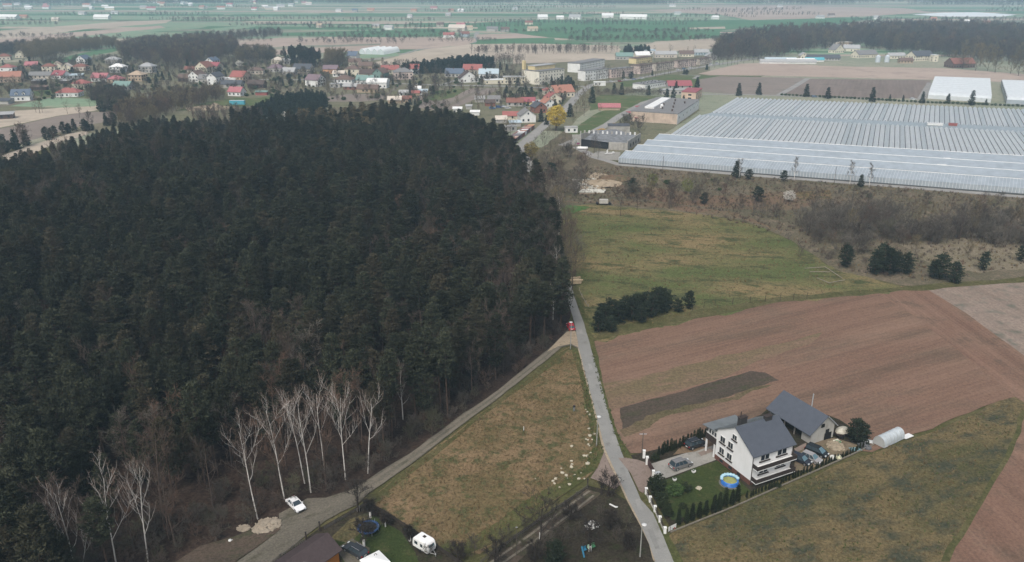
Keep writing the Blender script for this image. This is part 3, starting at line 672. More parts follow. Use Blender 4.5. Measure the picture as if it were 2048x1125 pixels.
K_pine = tree_kind([pine_parts(i, random.Random(i).uniform(16.5, 19.5), random.Random(i + 50).uniform(1.6, 2.4), random.Random(i + 9).uniform(.42, .62), 1.5) for i in range(8)], M_barkpine, L_pine, 'pine')
K_edge = tree_kind([pine_parts(30 + i, random.Random(i).uniform(14, 18), 2.4, .22, 1.3) for i in range(3)], M_barkpine, L_pine, 'edge_pine')
K_youngpine = tree_kind([pine_parts(40 + i, 5.2, 1.9, .04, 1.5, False) for i in range(4)], M_barkpine, L_spruce, 'young_pine')
K_bushpine = tree_kind([pine_parts(45 + i, 7.0, 1.75, .03, 1.5, False) for i in range(4)], M_barkpine, L_spruce, 'bush_pine')
K_spruce = tree_kind([cone_parts(60 + i, 9.0, 1.9 + .25 * i, 'spruce', 1.3) for i in range(3)], M_bark, L_spruce, 'spruce')
K_thuja = tree_kind([cone_parts(70 + i, 2.4, .36, 'thuja', 2.2, .02) for i in range(3)], M_bark, L_thuja, 'thuja')
K_larch = tree_kind([cone_parts(80 + i, 17, 2.3, 'spruce', .8, .3) for i in range(2)], M_barkpine, L_larch, 'larch')
K_bush = tree_kind([bush_parts(90 + i, 1.8, 1.3) for i in range(3)], M_bark, L_bush, 'bush')
def bare_set(s0, n, h, cm, tm=M_bark, **kw): return tree_kind([stems(s0 + i, (0, 0, -.1), (random.Random(s0 + i).uniform(-.6, .6), random.Random(s0 + i + 1).uniform(-.6, .6), h), **kw) for i in range(n)], tm, cm, 'bare')
K_brown = bare_set(100, 4, 14, L_twig, r0=.17, spread=4.2, fork=.3, nl=9, ns=6, ntw=6, twl=(.6, 1.3), twr=.022)
K_grey = bare_set(110, 3, 13, L_twiggrey, r0=.17, spread=4.6, fork=.22, nl=10, ns=6, ntw=6, twl=(.6, 1.3), twr=.024)
K_dark = bare_set(120, 3, 14, L_twigdark, r0=.19, spread=4.8, fork=.25, nl=10, ns=6, ntw=6, twl=(.6, 1.3), twr=.026)
K_olive = bare_set(130, 3, 13, L_twigolive, r0=.18, spread=4.4, fork=.25, nl=10, ns=6, ntw=7, twl=(.6, 1.2), twr=.03)
K_round = bare_set(170, 3, 12, L_twigolive, r0=.14, spread=4.6, fork=.05, nl=15, ns=6, ntw=6, twl=(.7, 1.4), twr=.05)
K_roundb = bare_set(175, 3, 12, L_twig, r0=.14, spread=4.8, fork=.05, nl=15, ns=6, ntw=6, twl=(.7, 1.4), twr=.05)
K_roundd = bare_set(180, 3, 12, L_twigdark, r0=.14, spread=5.0, fork=.05, nl=15, ns=6, ntw=6, twl=(.7, 1.4), twr=.055)
K_red = bare_set(140, 2, 7, L_twigred, r0=.09, spread=2.3, fork=.2, nl=8, ns=5, ntw=6, twl=(.4, .9), twr=.02)
K_shrub = bare_set(150, 4, 3.0, L_twig, r0=.04, spread=2.0, fork=.05, nl=9, ns=5, ntw=6, twl=(.3, .7), twr=.02)
K_shrubgrey = bare_set(160, 4, 3.2, L_twiggrey, r0=.04, spread=2.2, fork=.05, nl=10, ns=5, ntw=6, twl=(.3, .7), twr=.02)
K_shrubdark = bare_set(165, 3, 3.4, L_twigdark, r0=.04, spread=2.4, fork=.05, nl=11, ns=6, ntw=6, twl=(.3, .7), twr=.024)

# ---- the pine forest: the trees that show largest stand singly, the rest is one mass
rngf = random.Random(21)
FP = WP(FOREST_PX)
BIRCH_FLOOR = WP([(100, 1220), (330, 1110), (440, 1060), (530, 1004), (640, 983), (700, 963), (740, 938), (720, 905), (640, 905), (520, 925), (420, 980), (330, 1035), (220, 1085), (70, 1150)])
GAPS = [WP([(5, 318), (60, 296), (140, 271), (176, 264), (176, 274), (110, 294), (40, 328), (8, 340)])]
pts = scatter(FP, 4.35, rngf, GAPS, 0.45)
HOLES = [  # bare deciduous stands inside the forest: centre pixel, radius m, share of bare trees
    (340, 345, 30, .6), (130, 450, 26, .75), (560, 765, 13, .8), (720, 470, 20, .3), (900, 470, 22, .65), (960, 560, 20, .6), (830, 560, 16, .55), (1000, 640, 14, .7),
    (700, 860, 18, .6), (880, 760, 14, .55), (1010, 440, 26, .75), (1040, 380, 26, .75), (820, 400, 18, .4), (480, 1000, 13, .5), (330, 1060, 14, .45), (620, 950, 14, .6), (220, 1130, 12, .4), (800, 880, 10, .5), (980, 760, 10, .6), (1090, 520, 12, .85), (1090, 600, 10, .8), (460, 330, 25, .45), (250, 1010, 10, .6)]
HC_ = [(G(a, b_).xy, r, s) for a, b_, r, s in HOLES]
pines, bares, larch = [], [], []
for x, y in pts:
    pv = .04
    for c, r, s in HC_:
        d = (Vector((x, y)) - c).length
        if d < r: pv = max(pv, s * (.78 - .35 * d / r))
    q = rngf.random()
    if inpoly(x, y, BIRCH_FLOOR):
        if q < .32: bares.append((x, y))
    elif q < pv: (bares if rngf.random() < .8 else []).append((x, y))
    else:
        px, py = PIX((x, y, 0))
        if 600 < px < 760 and 262 < py < 300 and rngf.random() < .5: larch.append((x, y))
        elif rngf.random() < .93: pines.append((x, y))
def seen(p, h=12):
    px, py = PIX((p[0], p[1], h)); return -30 < px < 2078 and py < 1150
def fpine(p, k=.28): # old trees near the track, younger growth towards the north-west corner
    px, py = PIX((p[0], p[1], 0)); edge = 357 - .18 * px if px < 150 else 325 - .5 * (px - 150) if px < 280 else 262
    s = 1.0
    if px < 470: s = min(1.0, .52 + max(0, py - edge) / 190)
    elif py < 330: s = .84 + .16 * max(0, py - 250) / 80
    return s * rngf.uniform(1 - k, 1 + k * .45)
vis = sorted([p for p in pines if seen(p)], key=lambda p: p[0] ** 2 + p[1] ** 2)
hid = [p for p in pines if not seen(p)]
for p in vis[:300]:
    plant(K_pine if rngf.random() < .62 else K_edge, 'pine_tree', 'tall dark green pine of the dense forest beside the dirt track', 'tree', (p[0], p[1], .2), fpine(p), rngf, 'pines of the forest near the birches')
mass('pine_forest', 'dark green pine forest stretching back to the village', 'forest', [(p[0], p[1], .15) for p in vis[300:] + hid], [k[2] for k in K_pine], (.8, 1.12), rngf, .03, [fpine(p) for p in vis[300:] + hid])
mass('larch_stand', 'olive brown larches along the far edge of the pine forest', 'larches', [(p[0], p[1], .15) for p in larch], [k[2] for k in K_larch], (.8, 1.05), rngf, .02)
visb = sorted([p for p in bares if seen(p)], key=lambda p: p[0] ** 2 + p[1] ** 2)
for i, p in enumerate(visb[:150]):
    plant(K_brown if rngf.random() < .75 else K_grey, 'bare_tree', 'leafless brown tree at the edge of the pine forest', 'tree', (p[0], p[1], .2), rngf.uniform(.8, 1.2), rngf, 'leafless trees among the pines')
mass('bare_trees', 'grey brown leafless trees mixed into the far pine forest', 'trees', [(p[0], p[1], .15) for p in visb[150:]], [k[2] for k in K_brown + K_grey], (.85, 1.2), rngf, .03)
# undergrowth along the forest edge and on its floor
edge = scatter(WP([(200, 1230), (350, 1125), (460, 1078), (540, 1035), (640, 1000), (700, 978), (820, 908), (1000, 776), (1095, 700), (1135, 655), (1136, 600), (1128, 540), (1105, 470), (1080, 412), (1040, 412), (1080, 560), (1080, 650), (960, 740), (800, 850), (640, 930), (420, 1000), (100, 1150)]), 2.6, rngf, (), .5)
mass('undergrowth', 'brown twiggy undergrowth below the forest edge', 'undergrowth', [(p[0], p[1], .15) for p in edge], [k[2] for k in K_shrubdark + K_shrub[:1]], (.4, 1.0), rngf, .1)

# ---- birches by the track, each grown to its own fork and lean
BIR = [((118, 1150), (74, 990), .28, 7, 'outermost birch at the frame corner with low spreading limbs'),
       ((150, 1142), (108, 966), .24, 9, 'white birch cut by the bottom edge, widest crown by the forest corner'),
       ((160, 1150), (181, 1035), .4, 5, 'thin crooked pale birch sapling between two tall birches'),
       ((232, 1128), (203, 936), .3, 8, 'white birch with a narrow forked crown, second of the corner group'),
       ((297, 1122), (272, 914), .3, 9, 'tall white birch with a broad crown reaching over the clearing'),
       ((516, 1036), (470, 842), .42, 8, 'birch beside the heap of pale rubble, leaning towards the forest'),
       ((569, 997), (528, 800), .38, 8, 'strongly leaning birch right behind the white parked car'),
       ((609, 967), (571, 787), .45, 7, 'slender leaning birch, behind the straightest pair near the car'),
       ((621, 986), (596, 792), .45, 8, 'birch with a dense upright white crown above the parked car'),
       ((650, 952), (631, 768), .55, 6, 'tallest thin birch with a small crown before dark pines'),
       ((691, 958), (677, 776), .42, 11, 'large white birch with the fullest crown next to the track'),
       ((736, 945), (742, 790), .45, 7, 'last birch of the row, small crown at the bend of the track')]
for i, (bp, tp, fk, nl, lb) in enumerate(BIR):
    g = G(*bp, GZ); h = HT(bp, tp[1]); q = G(bp[0], bp[1]); a = (tp[0] - 1024) / FPX; bb = -(tp[1] - 562.5) / FPX
    top = Vector((a * g.y / (CP + bb * SP), g.y, h))
    A, B = stems(300 + i, (0, 0, -.2), (top - g) * .9, r0=.12 if nl > 5 else .07, spread=.38 * h, fork=fk, nl=max(6, nl - 1), ns=8, ntw=7, up=1.5, twl=(.4, .95), twr=.013)
    t = thing('birch_tree', lb, 'birch', g, 0, 'birches along the dirt track')
    # the stem carries the white bark, the finest wood is brown
    A.build('trunk', M_birch, t); B.build('crown', leafmat('birch_twigs', (.16, .105, .08), (.30, .24, .20), 0.1), t)
# ------------------------------------------------------------------ buildings
VZ = 0.08
PAL = dict(red=(.31, .115, .10), crimson=(.30, .095, .105), orange=(.36, .175, .125), pink=(.38, .15, .16), rust=(.22, .10, .075), brown=(.15, .105, .085), dbrown=(.095, .07, .06),
           grey=(.20, .195, .19), dgrey=(.085, .09, .10), lgrey=(.36, .36, .355), blue=(.115, .145, .19), pblue=(.42, .50, .54), green=(.18, .27, .24), purple=(.19, .14, .155), white=(.72, .72, .70),
           cream=(.66, .61, .49), yellow=(.64, .53, .30), beige=(.56, .50, .43), tan=(.42, .33, .24), ow=(.62, .35, .20), greyw=(.40, .385, .36), pinkw=(.60, .49, .44), brick=(.25, .12, .09), peach=(.55, .42, .32), teal=(.10, .36, .42))
def M_wall(k): return mat('plaster_' + k, PAL[k], 0.9, 0.1, 0.08, 0.5, dirt=(tuple(c * .6 for c in PAL[k]), .35))
def M_roof(k): return mat('roofing_' + k, PAL[k], 0.75, 0.2, 0.14, 1.2, dirt=(tuple(c * .65 + .02 for c in PAL[k]), .4))
M_pane = mat('dark_window_glass', (.025, .03, .036), 0.12, 0.6, 0.1)
M_frame = mat('white_window_frame', (.70, .70, .68), 0.5, 0.3, 0.04)
M_chim = mat('chimney_brick', (.13, .09, .075), 0.9, 0.1, 0.25, 4)
M_conc = mat('old_concrete', (.36, .345, .315), 0.95, 0.1, 0.2, 0.6, dirt=((.14, .13, .11), .7))
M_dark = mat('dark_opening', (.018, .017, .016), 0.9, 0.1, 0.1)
M_metal = mat('galvanised_metal', (.45, .46, .46), 0.45, 0.4, 0.1, metal=.3)
WINS = {}
def winmesh(w_, h_):
    k = (round(w_, 1), round(h_, 1))
    if k not in WINS:
        f = MB(); f.box((0, 0, 0), (k[0], .10, k[1])); p = MB(); p.box((-k[0] * .235, -.04, 0), (k[0] * .40, .06, k[1] * .82)); p.box((k[0] * .235, -.04, 0), (k[0] * .40, .06, k[1] * .82))
        WINS[k] = (f.mesh('window', M_frame), p.mesh('pane', M_pane))
    return WINS[k]
def window(parent, x, y, z, rz, w_=1.2, h_=1.4, pane=True):
    f, p = winmesh(w_, h_)
    o = obj('window', f if pane else darkwin(w_, h_), parent, (x, y, z), rz)
    if pane: obj('pane', p, o)
    return o
DW = {}
def darkwin(w_, h_):
    k = (round(w_, 1), round(h_, 1))
    if k not in DW:
        f = MB(); f.box((0, 0, 0), (k[0], .08, k[1])); DW[k] = f.mesh('window', M_pane)
    return DW[k]
def roof_mesh(kind, w_, d_, h_, rise, ov=.5, th=.22):
    m = MB(); W, D = w_ / 2 + ov, d_ / 2 + ov
    e = h_ - rise * ov / (d_ / 2 if kind == 'gx' else w_ / 2)
    if kind == 'gx':
        P = [(-D, e), (0, h_ + rise), (D, e), (D, e + th), (0, h_ + rise + th), (-D, e + th)]; n = 6; i = 0
        m.v = [(-W, y, z) for y, z in P] + [(W, y, z) for y, z in P]
    elif kind == 'gy':
        P = [(-W, e), (0, h_ + rise), (W, e), (W, e + th), (0, h_ + rise + th), (-W, e + th)]; n = 6
        m.v = [(x, -D, z) for x, z in P] + [(x, D, z) for x, z in P]
    if kind in ('gx', 'gy'):
        m.f = [(0, 1, 4, 5), (1, 2, 3, 4), (11, 10, 7, 6), (10, 9, 8, 7)] + [((k + 1) % 6, k, k + 6, (k + 1) % 6 + 6) for k in range(6)]
        m.m = [0] * len(m.f)
    elif kind == 'hip':
        r = max(0, (w_ - d_) / 2) if w_ >= d_ else 0; s = max(0, (d_ - w_) / 2)
        a = [(-W, -D, h_), (W, -D, h_), (W, D, h_), (-W, D, h_)]; R1 = (-r, -s, h_ + rise); R2 = (r, s, h_ + rise)
        m.face([a[3], a[2], a[1], a[0]])
        if w_ >= d_:
            m.face([a[0], a[1], R2, R1]); m.face([a[1], a[2], R2]); m.face([a[2], a[3], R1, R2]); m.face([a[3], a[0], R1])
        else:
            m.face([a[0], a[1], R1]); m.face([a[1], a[2], R2, R1]); m.face([a[2], a[3], R2]); m.face([a[3], a[0], R1, R2])
    elif kind == 'flat': m.box((0, 0, h_ + .15), (w_ + .5, d_ + .5, .3))
    elif kind == 'shed':
        a = [(-W, -D, h_), (W, -D, h_), (W, D, h_ + rise), (-W, D, h_ + rise)]
        m.face(a); m.face([(x, y, z - .12) for x, y, z in a[::-1]])
        for k in range(4): p, q = a[k], a[(k + 1) % 4]; m.face([p, (p[0], p[1], p[2] - .12), (q[0], q[1], q[2] - .12), q])
    elif kind == 'arch':
        pr = [(-D, h_)] + [(-D * math.cos(t), h_ + rise * math.sin(t)) for t in [math.pi * i / 10 for i in range(1, 10)]] + [(D, h_)]
        n = len(pr); m.v = [(-W, y, z) for y, z in pr] + [(W, y, z) for y, z in pr]
        m.f = [(k, k + n, k + 1 + n, k + 1) for k in range(n - 1)] + [tuple(range(n)), tuple(range(2 * n - 1, n - 1, -1))]; m.m = [0] * len(m.f)
    return m
def house(px, py, w_, d_, h_, rot, kind, rc, wc, label, rise=None, name='house', cat='house', win=True, chim=1, dormer=0, side=None, dz=None, storeys=None):
    """px, py: foot of its near side in the photo; sizes in metres; rot in degrees"""
    if rise is None: rise = {'gx': d_ * .36, 'gy': w_ * .36, 'hip': min(w_, d_) * .30, 'flat': 0, 'shed': 1.0, 'arch': d_ * .3}[kind]
    rz = math.radians(rot); g = G(px, py, VZ); c, s = abs(math.cos(rz)), abs(math.sin(rz)); hd = (c * d_ + s * w_) / 2
    ux = g.x / g.y
    t = thing(name, label, cat, (g.x + ux * hd, g.y + hd, VZ - .05), rz)
    m = MB(); m.box((0, 0, h_ / 2), (w_, d_, h_))
    if kind == 'gx':
        for x in (-w_ / 2, w_ / 2): m.face([(x, -d_ / 2, h_), (x, d_ / 2, h_), (x, 0, h_ + rise)])
    if kind == 'gy':
        for y in (-d_ / 2, d_ / 2): m.face([(-w_ / 2, y, h_), (w_ / 2, y, h_), (0, y, h_ + rise)])
    if kind == 'shed':
        m.face([(-w_ / 2, d_ / 2, h_), (w_ / 2, d_ / 2, h_), (w_ / 2, d_ / 2, h_ + rise), (-w_ / 2, d_ / 2, h_ + rise)])
        for x in (-w_ / 2, w_ / 2): m.face([(x, -d_ / 2, h_), (x, d_ / 2, h_), (x, d_ / 2, h_ + rise)])
    m.build('wall', M_wall(wc), t)
    r = roof_mesh(kind, w_, d_, h_, rise).build('roof', M_roof(rc), t)
    rr = random.Random(int(px * 7 + py))
    if chim and kind in ('gx', 'gy', 'hip'):
        for k in range(chim):
            q = MB(); q.box((rr.uniform(-.25, .25) * w_, rr.uniform(-.1, .1) * d_, h_ + rise + .25), (.7, .55, 1.4)); q.build('chimney', M_chim, r)
    for k in range(dormer):
        q = MB(); x = (k - (dormer - 1) / 2) * w_ * .38
        q.box((x, -d_ * .30, h_ + .9), (1.9, d_ * .36, 1.6)); q.face([(x - .95, -d_ * .481, h_ + 1.7), (x + .95, -d_ * .481, h_ + 1.7), (x, -d_ * .481, h_ + 2.7)])
        q.build('dormer', M_wall(wc), t)
        q = MB(); q.face([(x - 1.2, -d_ * .52, h_ + 1.5), (x, -d_ * .52, h_ + 2.85), (x, 0, h_ + 2.85), (x - 1.2, 0, h_ + 1.5)]); q.face([(x, -d_ * .52, h_ + 2.85), (x + 1.2, -d_ * .52, h_ + 1.5), (x + 1.2, 0, h_ + 1.5), (x, 0, h_ + 2.85)])
        q.build('dormer_roof', M_roof(rc), t)
        window(t, x, -d_ * .481 - .03, h_ + .9, 0, .9, 1.1, False)
    if win:
        st = storeys or max(1, int(h_ / 2.7))
        for s_ in range(st):
            z = 1.6 + 2.7 * s_
            if z + .7 > h_ + .3: break
            n = max(1, int(w_ / 3.2))
            for k in range(n):
                if rr.random() < .88: window(t, (k + .5) / n * w_ - w_ / 2 + rr.uniform(-.2, .2), -d_ / 2 - .02, z, 0, 1.2, 1.4, False)
            n = max(1, int(d_ / 3.4)); sg = -1 if (math.cos(rz) * 1 * (-g.x) - 0) > 0 else 1
            sg = 1 if g.x < 0 else -1
            for k in range(n): window(t, sg * (w_ / 2 + .02), (k + .5) / n * d_ - d_ / 2, z, math.pi / 2, 1.2, 1.4, False)
        if kind == 'gy': window(t, 0, -d_ / 2 - .02, h_ + rise * .35, 0, 1.0, 1.2, False)
    return t

# ---- village houses, west to east
V = [
 (18, 143, 12, 10, 3.6, 5, 'hip', 'red', 'white', 'white house with a red hipped roof behind a dark hedge, far west'),
 (11, 121, 12, 10, 4, 20, 'hip', 'rust', 'beige', 'rust roofed house by the dark trees at the western edge'),
 (43, 117, 11, 10, 5, 25, 'gy', 'brown', 'cream', 'cream gabled house in front of the western tree belt'),
 (66, 137, 12, 9, 3, 8, 'gx', 'pink', 'tan', 'low house with a pinkish roof beside the curved lane'),
 (101, 145, 12, 9, 5.5, 10, 'hip', 'rust', 'cream', 'two storey cream house with a flat rust roof by the green crop'),
 (116, 141, 9, 9, 5, 20, 'gy', 'tan', 'cream', 'pale yellow gabled house next to the two storey cream one'),
 (136, 143, 8, 8, 4.5, 12, 'gy', 'beige', 'cream', 'small beige gabled house left of a dark conifer'),
 (163, 142, 13, 9, 4, 6, 'hip', 'rust', 'beige', 'brown house with a wide rust hipped roof in mid village'),
 (169, 129, 10, 12, 5.5, -8, 'gy', 'blue', 'white', 'white gable with a blue roof below the green crop'),
 (228, 128, 14, 9, 4.5, -4, 'hip', 'lgrey', 'greyw', 'grey house with a pale broken roof at the wood edge'),
 (239, 146, 14, 10, 5.5, -6, 'hip', 'white', 'white', 'white house with a pale hipped roof among conifers'),
 (124, 159, 13, 10, 3.6, -18, 'gx', 'crimson', 'white', 'white house with a crimson roof and a dormer'),
 (84, 158, 19, 8, 3, 6, 'gx', 'grey', 'beige', 'long low grey roofed building above the bare bush'),
 (154, 158, 11, 8, 3, 12, 'shed', 'pblue', 'lgrey', 'barn with a pale blue sheet roof, western village'),
 (21, 166, 21, 11, 5, 15, 'gx', 'orange', 'peach', 'long peach house with bright orange roof at the west edge'),
 (166, 178, 13, 10, 4, -15, 'hip', 'red', 'cream', 'cream house with red hipped roof and open porch'),
 (141, 195, 17, 11, 3.4, 6, 'hip', 'red', 'white', 'white bungalow under a big red hipped roof by the lane'),
 (47, 203, 13, 11, 4.2, 14, 'gx', 'blue', 'white', 'white house with a dark blue roof and two dormers'),
 (204, 164, 14, 10, 3.6, -4, 'gx', 'pink', 'white', 'house with a dull pink roof joined to a lean-to'),
 (234, 166, 12, 10, 3, -10, 'hip', 'pink', 'tan', 'house with a pinkish red hipped roof beside the green barn'),
 (249, 181, 15, 9, 3.5, -12, 'gx', 'green', 'greyw', 'grey green roofed barn half hidden by bare trees'),
 (14, 239, 9, 7, 3, 20, 'shed', 'lgrey', 'dbrown', 'dark shed with pale roof in the stubble field'),
 (5, 209, 14, 8, 2.6, 0, 'shed', 'dgrey', 'greyw', 'blue grey low shed cut by the western picture edge'),
 (78, 168, 10, 6, 2.6, 0, 'shed', 'lgrey', 'dbrown', 'dark open shed with pale roof above the lawn'),
 (80, 181, 13, 5, 2.6, 4, 'shed', 'brown', 'dbrown', 'dark low shed at the edge of the lawn'),
 (133, 168, 8, 6, 2.6, 0, 'shed', 'lgrey', 'dbrown', 'small shed with a pale roof behind the red bungalow'),
 (297, 146, 14, 11, 6, -4, 'hip', 'lgrey', 'greyw', 'square grey two storey house with a pale hipped roof'),
 (277, 163, 13, 11, 5.5, -6, 'hip', 'tan', 'tan', 'brown walled house with a tan pyramid roof'),
 (411, 147, 14, 12, 5.5, -20, 'gy', 'rust', 'cream', 'broad cream gabled house below the wood'),
 (432, 143, 12, 9, 5, -20, 'gx', 'crimson', 'cream', 'crimson roofed wing behind the cream gable'),
 (426, 133, 9, 13, 5.5, -14, 'gy', 'blue', 'white', 'white gabled house with a dark blue roof at the wood'),
 (382, 145, 10, 7, 3, 0, 'gx', 'rust', 'beige', 'small house with a rust roof before bare trees'),
 (396, 165, 10, 12, 6, -14, 'gy', 'brown', 'white', 'tall white gable facing south beside a brown barn'),
 (413, 167, 11, 9, 4, -8, 'gx', 'grey', 'greyw', 'grey roofed house with white dormers between two gables'),
 (433, 171, 9, 13, 7, -14, 'gy', 'dgrey', 'white', 'white narrow gable with stacked windows'),
 (377, 164, 15, 8, 3.4, -4, 'gx', 'brown', 'dbrown', 'wide brown barn with low eaves, central village'),
 (456, 168, 17, 8, 4.5, -2, 'flat', 'white', 'white', 'long white flat roofed house, central village'),
 (482, 168, 13, 12, 6, -16, 'gx', 'red', 'peach', 'red roofed house with peach walls and balcony'),
 (463, 176, 20, 8, 3, -4, 'gx', 'dgrey', 'greyw', 'long dark grey barn in front of the white flat house'),
 (475, 193, 11, 9, 3.4, -14, 'gx', 'pink', 'white', 'small white house with pink roof alone on the grass'),
 (557, 128, 12, 10, 4, -6, 'hip', 'beige', 'cream', 'cream bungalow beside the dark conifer row'),
 (573, 129, 10, 9, 4, 0, 'hip', 'lgrey', 'greyw', 'grey bungalow next to the cream one'),
 (513, 149, 15, 9, 3.5, 4, 'hip', 'brown', 'beige', 'brown hipped bungalow behind the peach house'),
 (554, 145, 16, 11, 4, -4, 'hip', 'purple', 'greyw', 'house with a wide purple grey hipped roof'),
 (580, 151, 12, 9, 3.5, -8, 'gx', 'lgrey', 'greyw', 'pale green grey outbuilding beside the purple roof'),
 (608, 147, 18, 12, 4, -10, 'gx', 'dgrey', 'beige', 'large dark grey roofed house on the open grass'),
 (663, 148, 14, 9, 4.5, -4, 'gx', 'purple', 'ow', 'house with orange wall under a purple brown roof'),
 (679, 154, 11, 7, 3, -4, 'gx', 'beige', 'white', 'small white outbuilding with a beige roof'),
 (707, 152, 14, 11, 6, -4, 'hip', 'brown', 'cream', 'cream two storey cube house with brown roof'),
 (711, 132, 13, 9, 4, 0, 'gx', 'brown', 'cream', 'cream house with brown roof below the blue roofed one'),
 (707, 121, 11, 12, 5, -12, 'gx', 'blue', 'white', 'white house with a deep blue roof by the plastic tunnels'),
 (733, 141, 14, 9, 4.5, -6, 'gx', 'brown', 'tan', 'brown roofed barn behind the cream cube house'),
 (632, 174, 11, 14, 5.5, 62, 'gy', 'purple', 'white', 'white gabled house at the edge of the spruce plantation'),
 (690, 173, 16, 11, 5.5, -6, 'hip', 'brown', 'white', 'white two storey house with brown pyramid roof'),
 (672, 176, 9, 7, 3, -4, 'flat', 'lgrey', 'greyw', 'pale annex in front of the white two storey house'),
 (736, 156, 13, 9, 4, -4, 'gx', 'dbrown', 'tan', 'house with dark brown roof beside the green one'),
 (762, 158, 11, 12, 5, -20, 'gy', 'brown', 'green', 'green walled gabled house with a small dormer'),
 (781, 148, 17, 10, 4, 6, 'gx', 'red', 'cream', 'long red roofed house behind the green gable'),
 (806, 160, 17, 12, 6.5, 16, 'hip', 'grey', 'pinkw', 'grey pink cube house with many windows'),
 (825, 149, 14, 10, 5.5, -4, 'gx', 'red', 'white', 'white house with a red roof east of the pink cube'),
 (732, 171, 15, 10, 4.5, -6, 'gx', 'green', 'white', 'white workshop with a pale green roof'),
 (757, 177, 17, 11, 4.5, -6, 'arch', 'white', 'white', 'white hangar with a rounded roof'),
 (737, 186, 17, 8, 3.2, -4, 'gx', 'brown', 'tan', 'long low brown barn before the white hangar'),
 (703, 180, 12, 6, 2.8, -4, 'gx', 'lgrey', 'brick', 'low annex with pale roof and brick wall'),
 (910, 155, 17, 11, 3.5, -10, 'gx', 'blue', 'greyw', 'house with a slate blue roof at the side lane'),
 (946, 149, 18, 12, 4.5, -6, 'gx', 'red', 'cream', 'cream house with a large raspberry red roof by the pinewood'),
 (936, 166, 17, 12, 3.6, 14, 'gy', 'dbrown', 'white', 'white house with twin gables under a brown roof'),
 (978, 158, 18, 11, 4.5, -4, 'gx', 'pblue', 'white', 'white barn with a pale blue sheet roof by the crossroads'),
 (995, 169, 24, 8, 3.4, 14, 'flat', 'white', 'cream', 'long cream flat roofed shop at the crossroads'),
 (1028, 168, 19, 10, 5.5, 6, 'flat', 'lgrey', 'cream', 'two storey cream block behind a bare tree'),
 # the cluster beside the yellow willow
 (1053, 246, 10, 10.5, 4.5, 12, 'gy', 'grey', 'white', 'white house with a steep grey roof beside the garages'),
 (1025, 240, 12.5, 6, 2.8, -2, 'gx', 'red', 'cream', 'cream outbuilding with a bright red roof on porch posts'),
 (1077, 227, 8.5, 10, 4, 20, 'gy', 'dgrey', 'brick', 'brick house with grey roof behind the white one'),
 (1056, 211, 10, 7, 2.8, 0, 'gx', 'crimson', 'yellow', 'yellow shed with a crimson roof in the village yard'),
 (1030, 213, 12, 7, 3, 0, 'gx', 'rust', 'greyw', 'brown roofed shed joined to the yellow one'),
 (1075, 212, 7, 6, 2.6, 0, 'shed', 'lgrey', 'greyw', 'pale grey shed between crimson roof and white gable'),
 (1122, 196, 17, 13, 4, 24, 'gx', 'orange', 'cream', 'largest coral red roof in the village, by the street'),
 (1094, 190, 7, 7, 3.4, 8, 'hip', 'red', 'cream', 'small cream pavilion with a red pyramid roof'),
 (1105, 208, 11, 10, 3.8, 16, 'gy', 'red', 'cream', 'cream gabled house with a red roof below the coral one'),
 (1095, 216, 8, 9, 3.4, 24, 'gy', 'orange', 'white', 'white gabled house with an orange roof above the willow'),
 (1142, 266, 7.4, 5, 3.0, 4, 'flat', 'lgrey', 'white', 'small white box shed alone on the grass'),
 (1218, 221, 15, 6, 2.2, -2, 'gx', 'pink', 'tan', 'low shed with a long pale red roof on the grass'),
 # sheds and huts of the allotments
 (915, 224, 6, 3, 2.2, 0, 'shed', 'white', 'white', 'white trailer hut at the forest edge by the allotments'),
 (950, 231, 6, 3, 2.2, 0, 'shed', 'white', 'white', 'white trailer hut nearest to the pine forest'),
 (938, 219, 4, 3, 2.2, 0, 'shed', 'lgrey', 'greyw', 'small pale hut between the two white trailer huts'),
 (960, 205, 7, 5, 2.6, 0, 'gx', 'lgrey', 'greyw', 'pale grey allotment hut on the east side of the plots'),
 (988, 206, 9, 6, 2.8, 0, 'gx', 'grey', 'greyw', 'grey weathered hut between the allotments and the red roofs'),
 (980, 213, 7, 5, 2.6, 10, 'gx', 'dbrown', 'brick', 'dark red brown hut near the allotments'),
 (808, 193, 7, 5, 2.8, 0, 'gx', 'lgrey', 'white', 'white hut beside the footpath to the forest'),
 (835, 184, 6, 5, 2.6, 0, 'gx', 'white', 'white', 'white hut among the allotment trees'),
 (846, 190, 7, 5, 3, 0, 'shed', 'pblue', 'white', 'pale blue hut west of the ploughed plots'),
 (832, 192, 6, 4, 2.4, 0, 'gx', 'red', 'tan', 'tiny hut with a pinkish red roof by the plots'),
 (790, 207, 10, 6, 2.6, 0, 'gx', 'beige', 'tan', 'beige shed before the pine tops'),
 (814, 206, 7, 5, 3, 0, 'gx', 'rust', 'tan', 'rust roofed shed before the pine tops'),
 (524, 191, 9, 4, 2.6, 0, 'shed', 'green', 'red', 'red walled shed with a green roof'),
 (515, 177, 14, 8, 3.4, -6, 'gx', 'dbrown', 'dbrown', 'dark brown barn beside the peach house'),
 (1199, 172, 10, 5, 3, 0, 'flat', 'white', 'white', 'low white kiosk below the apartment street'),
 (1002, 247, 7, 5, 2.6, 10, 'gx', 'beige', 'greyw', 'pale roofed hut at the forest corner'),
 (1017, 264, 9, 5, 2.8, 20, 'flat', 'lgrey', 'greyw', 'grey flat roofed garage beside the bare thicket'),
 (1030, 254, 7, 4, 2.6, 10, 'shed', 'pblue', 'greyw', 'blue grey lean-to behind the garage row'),
]
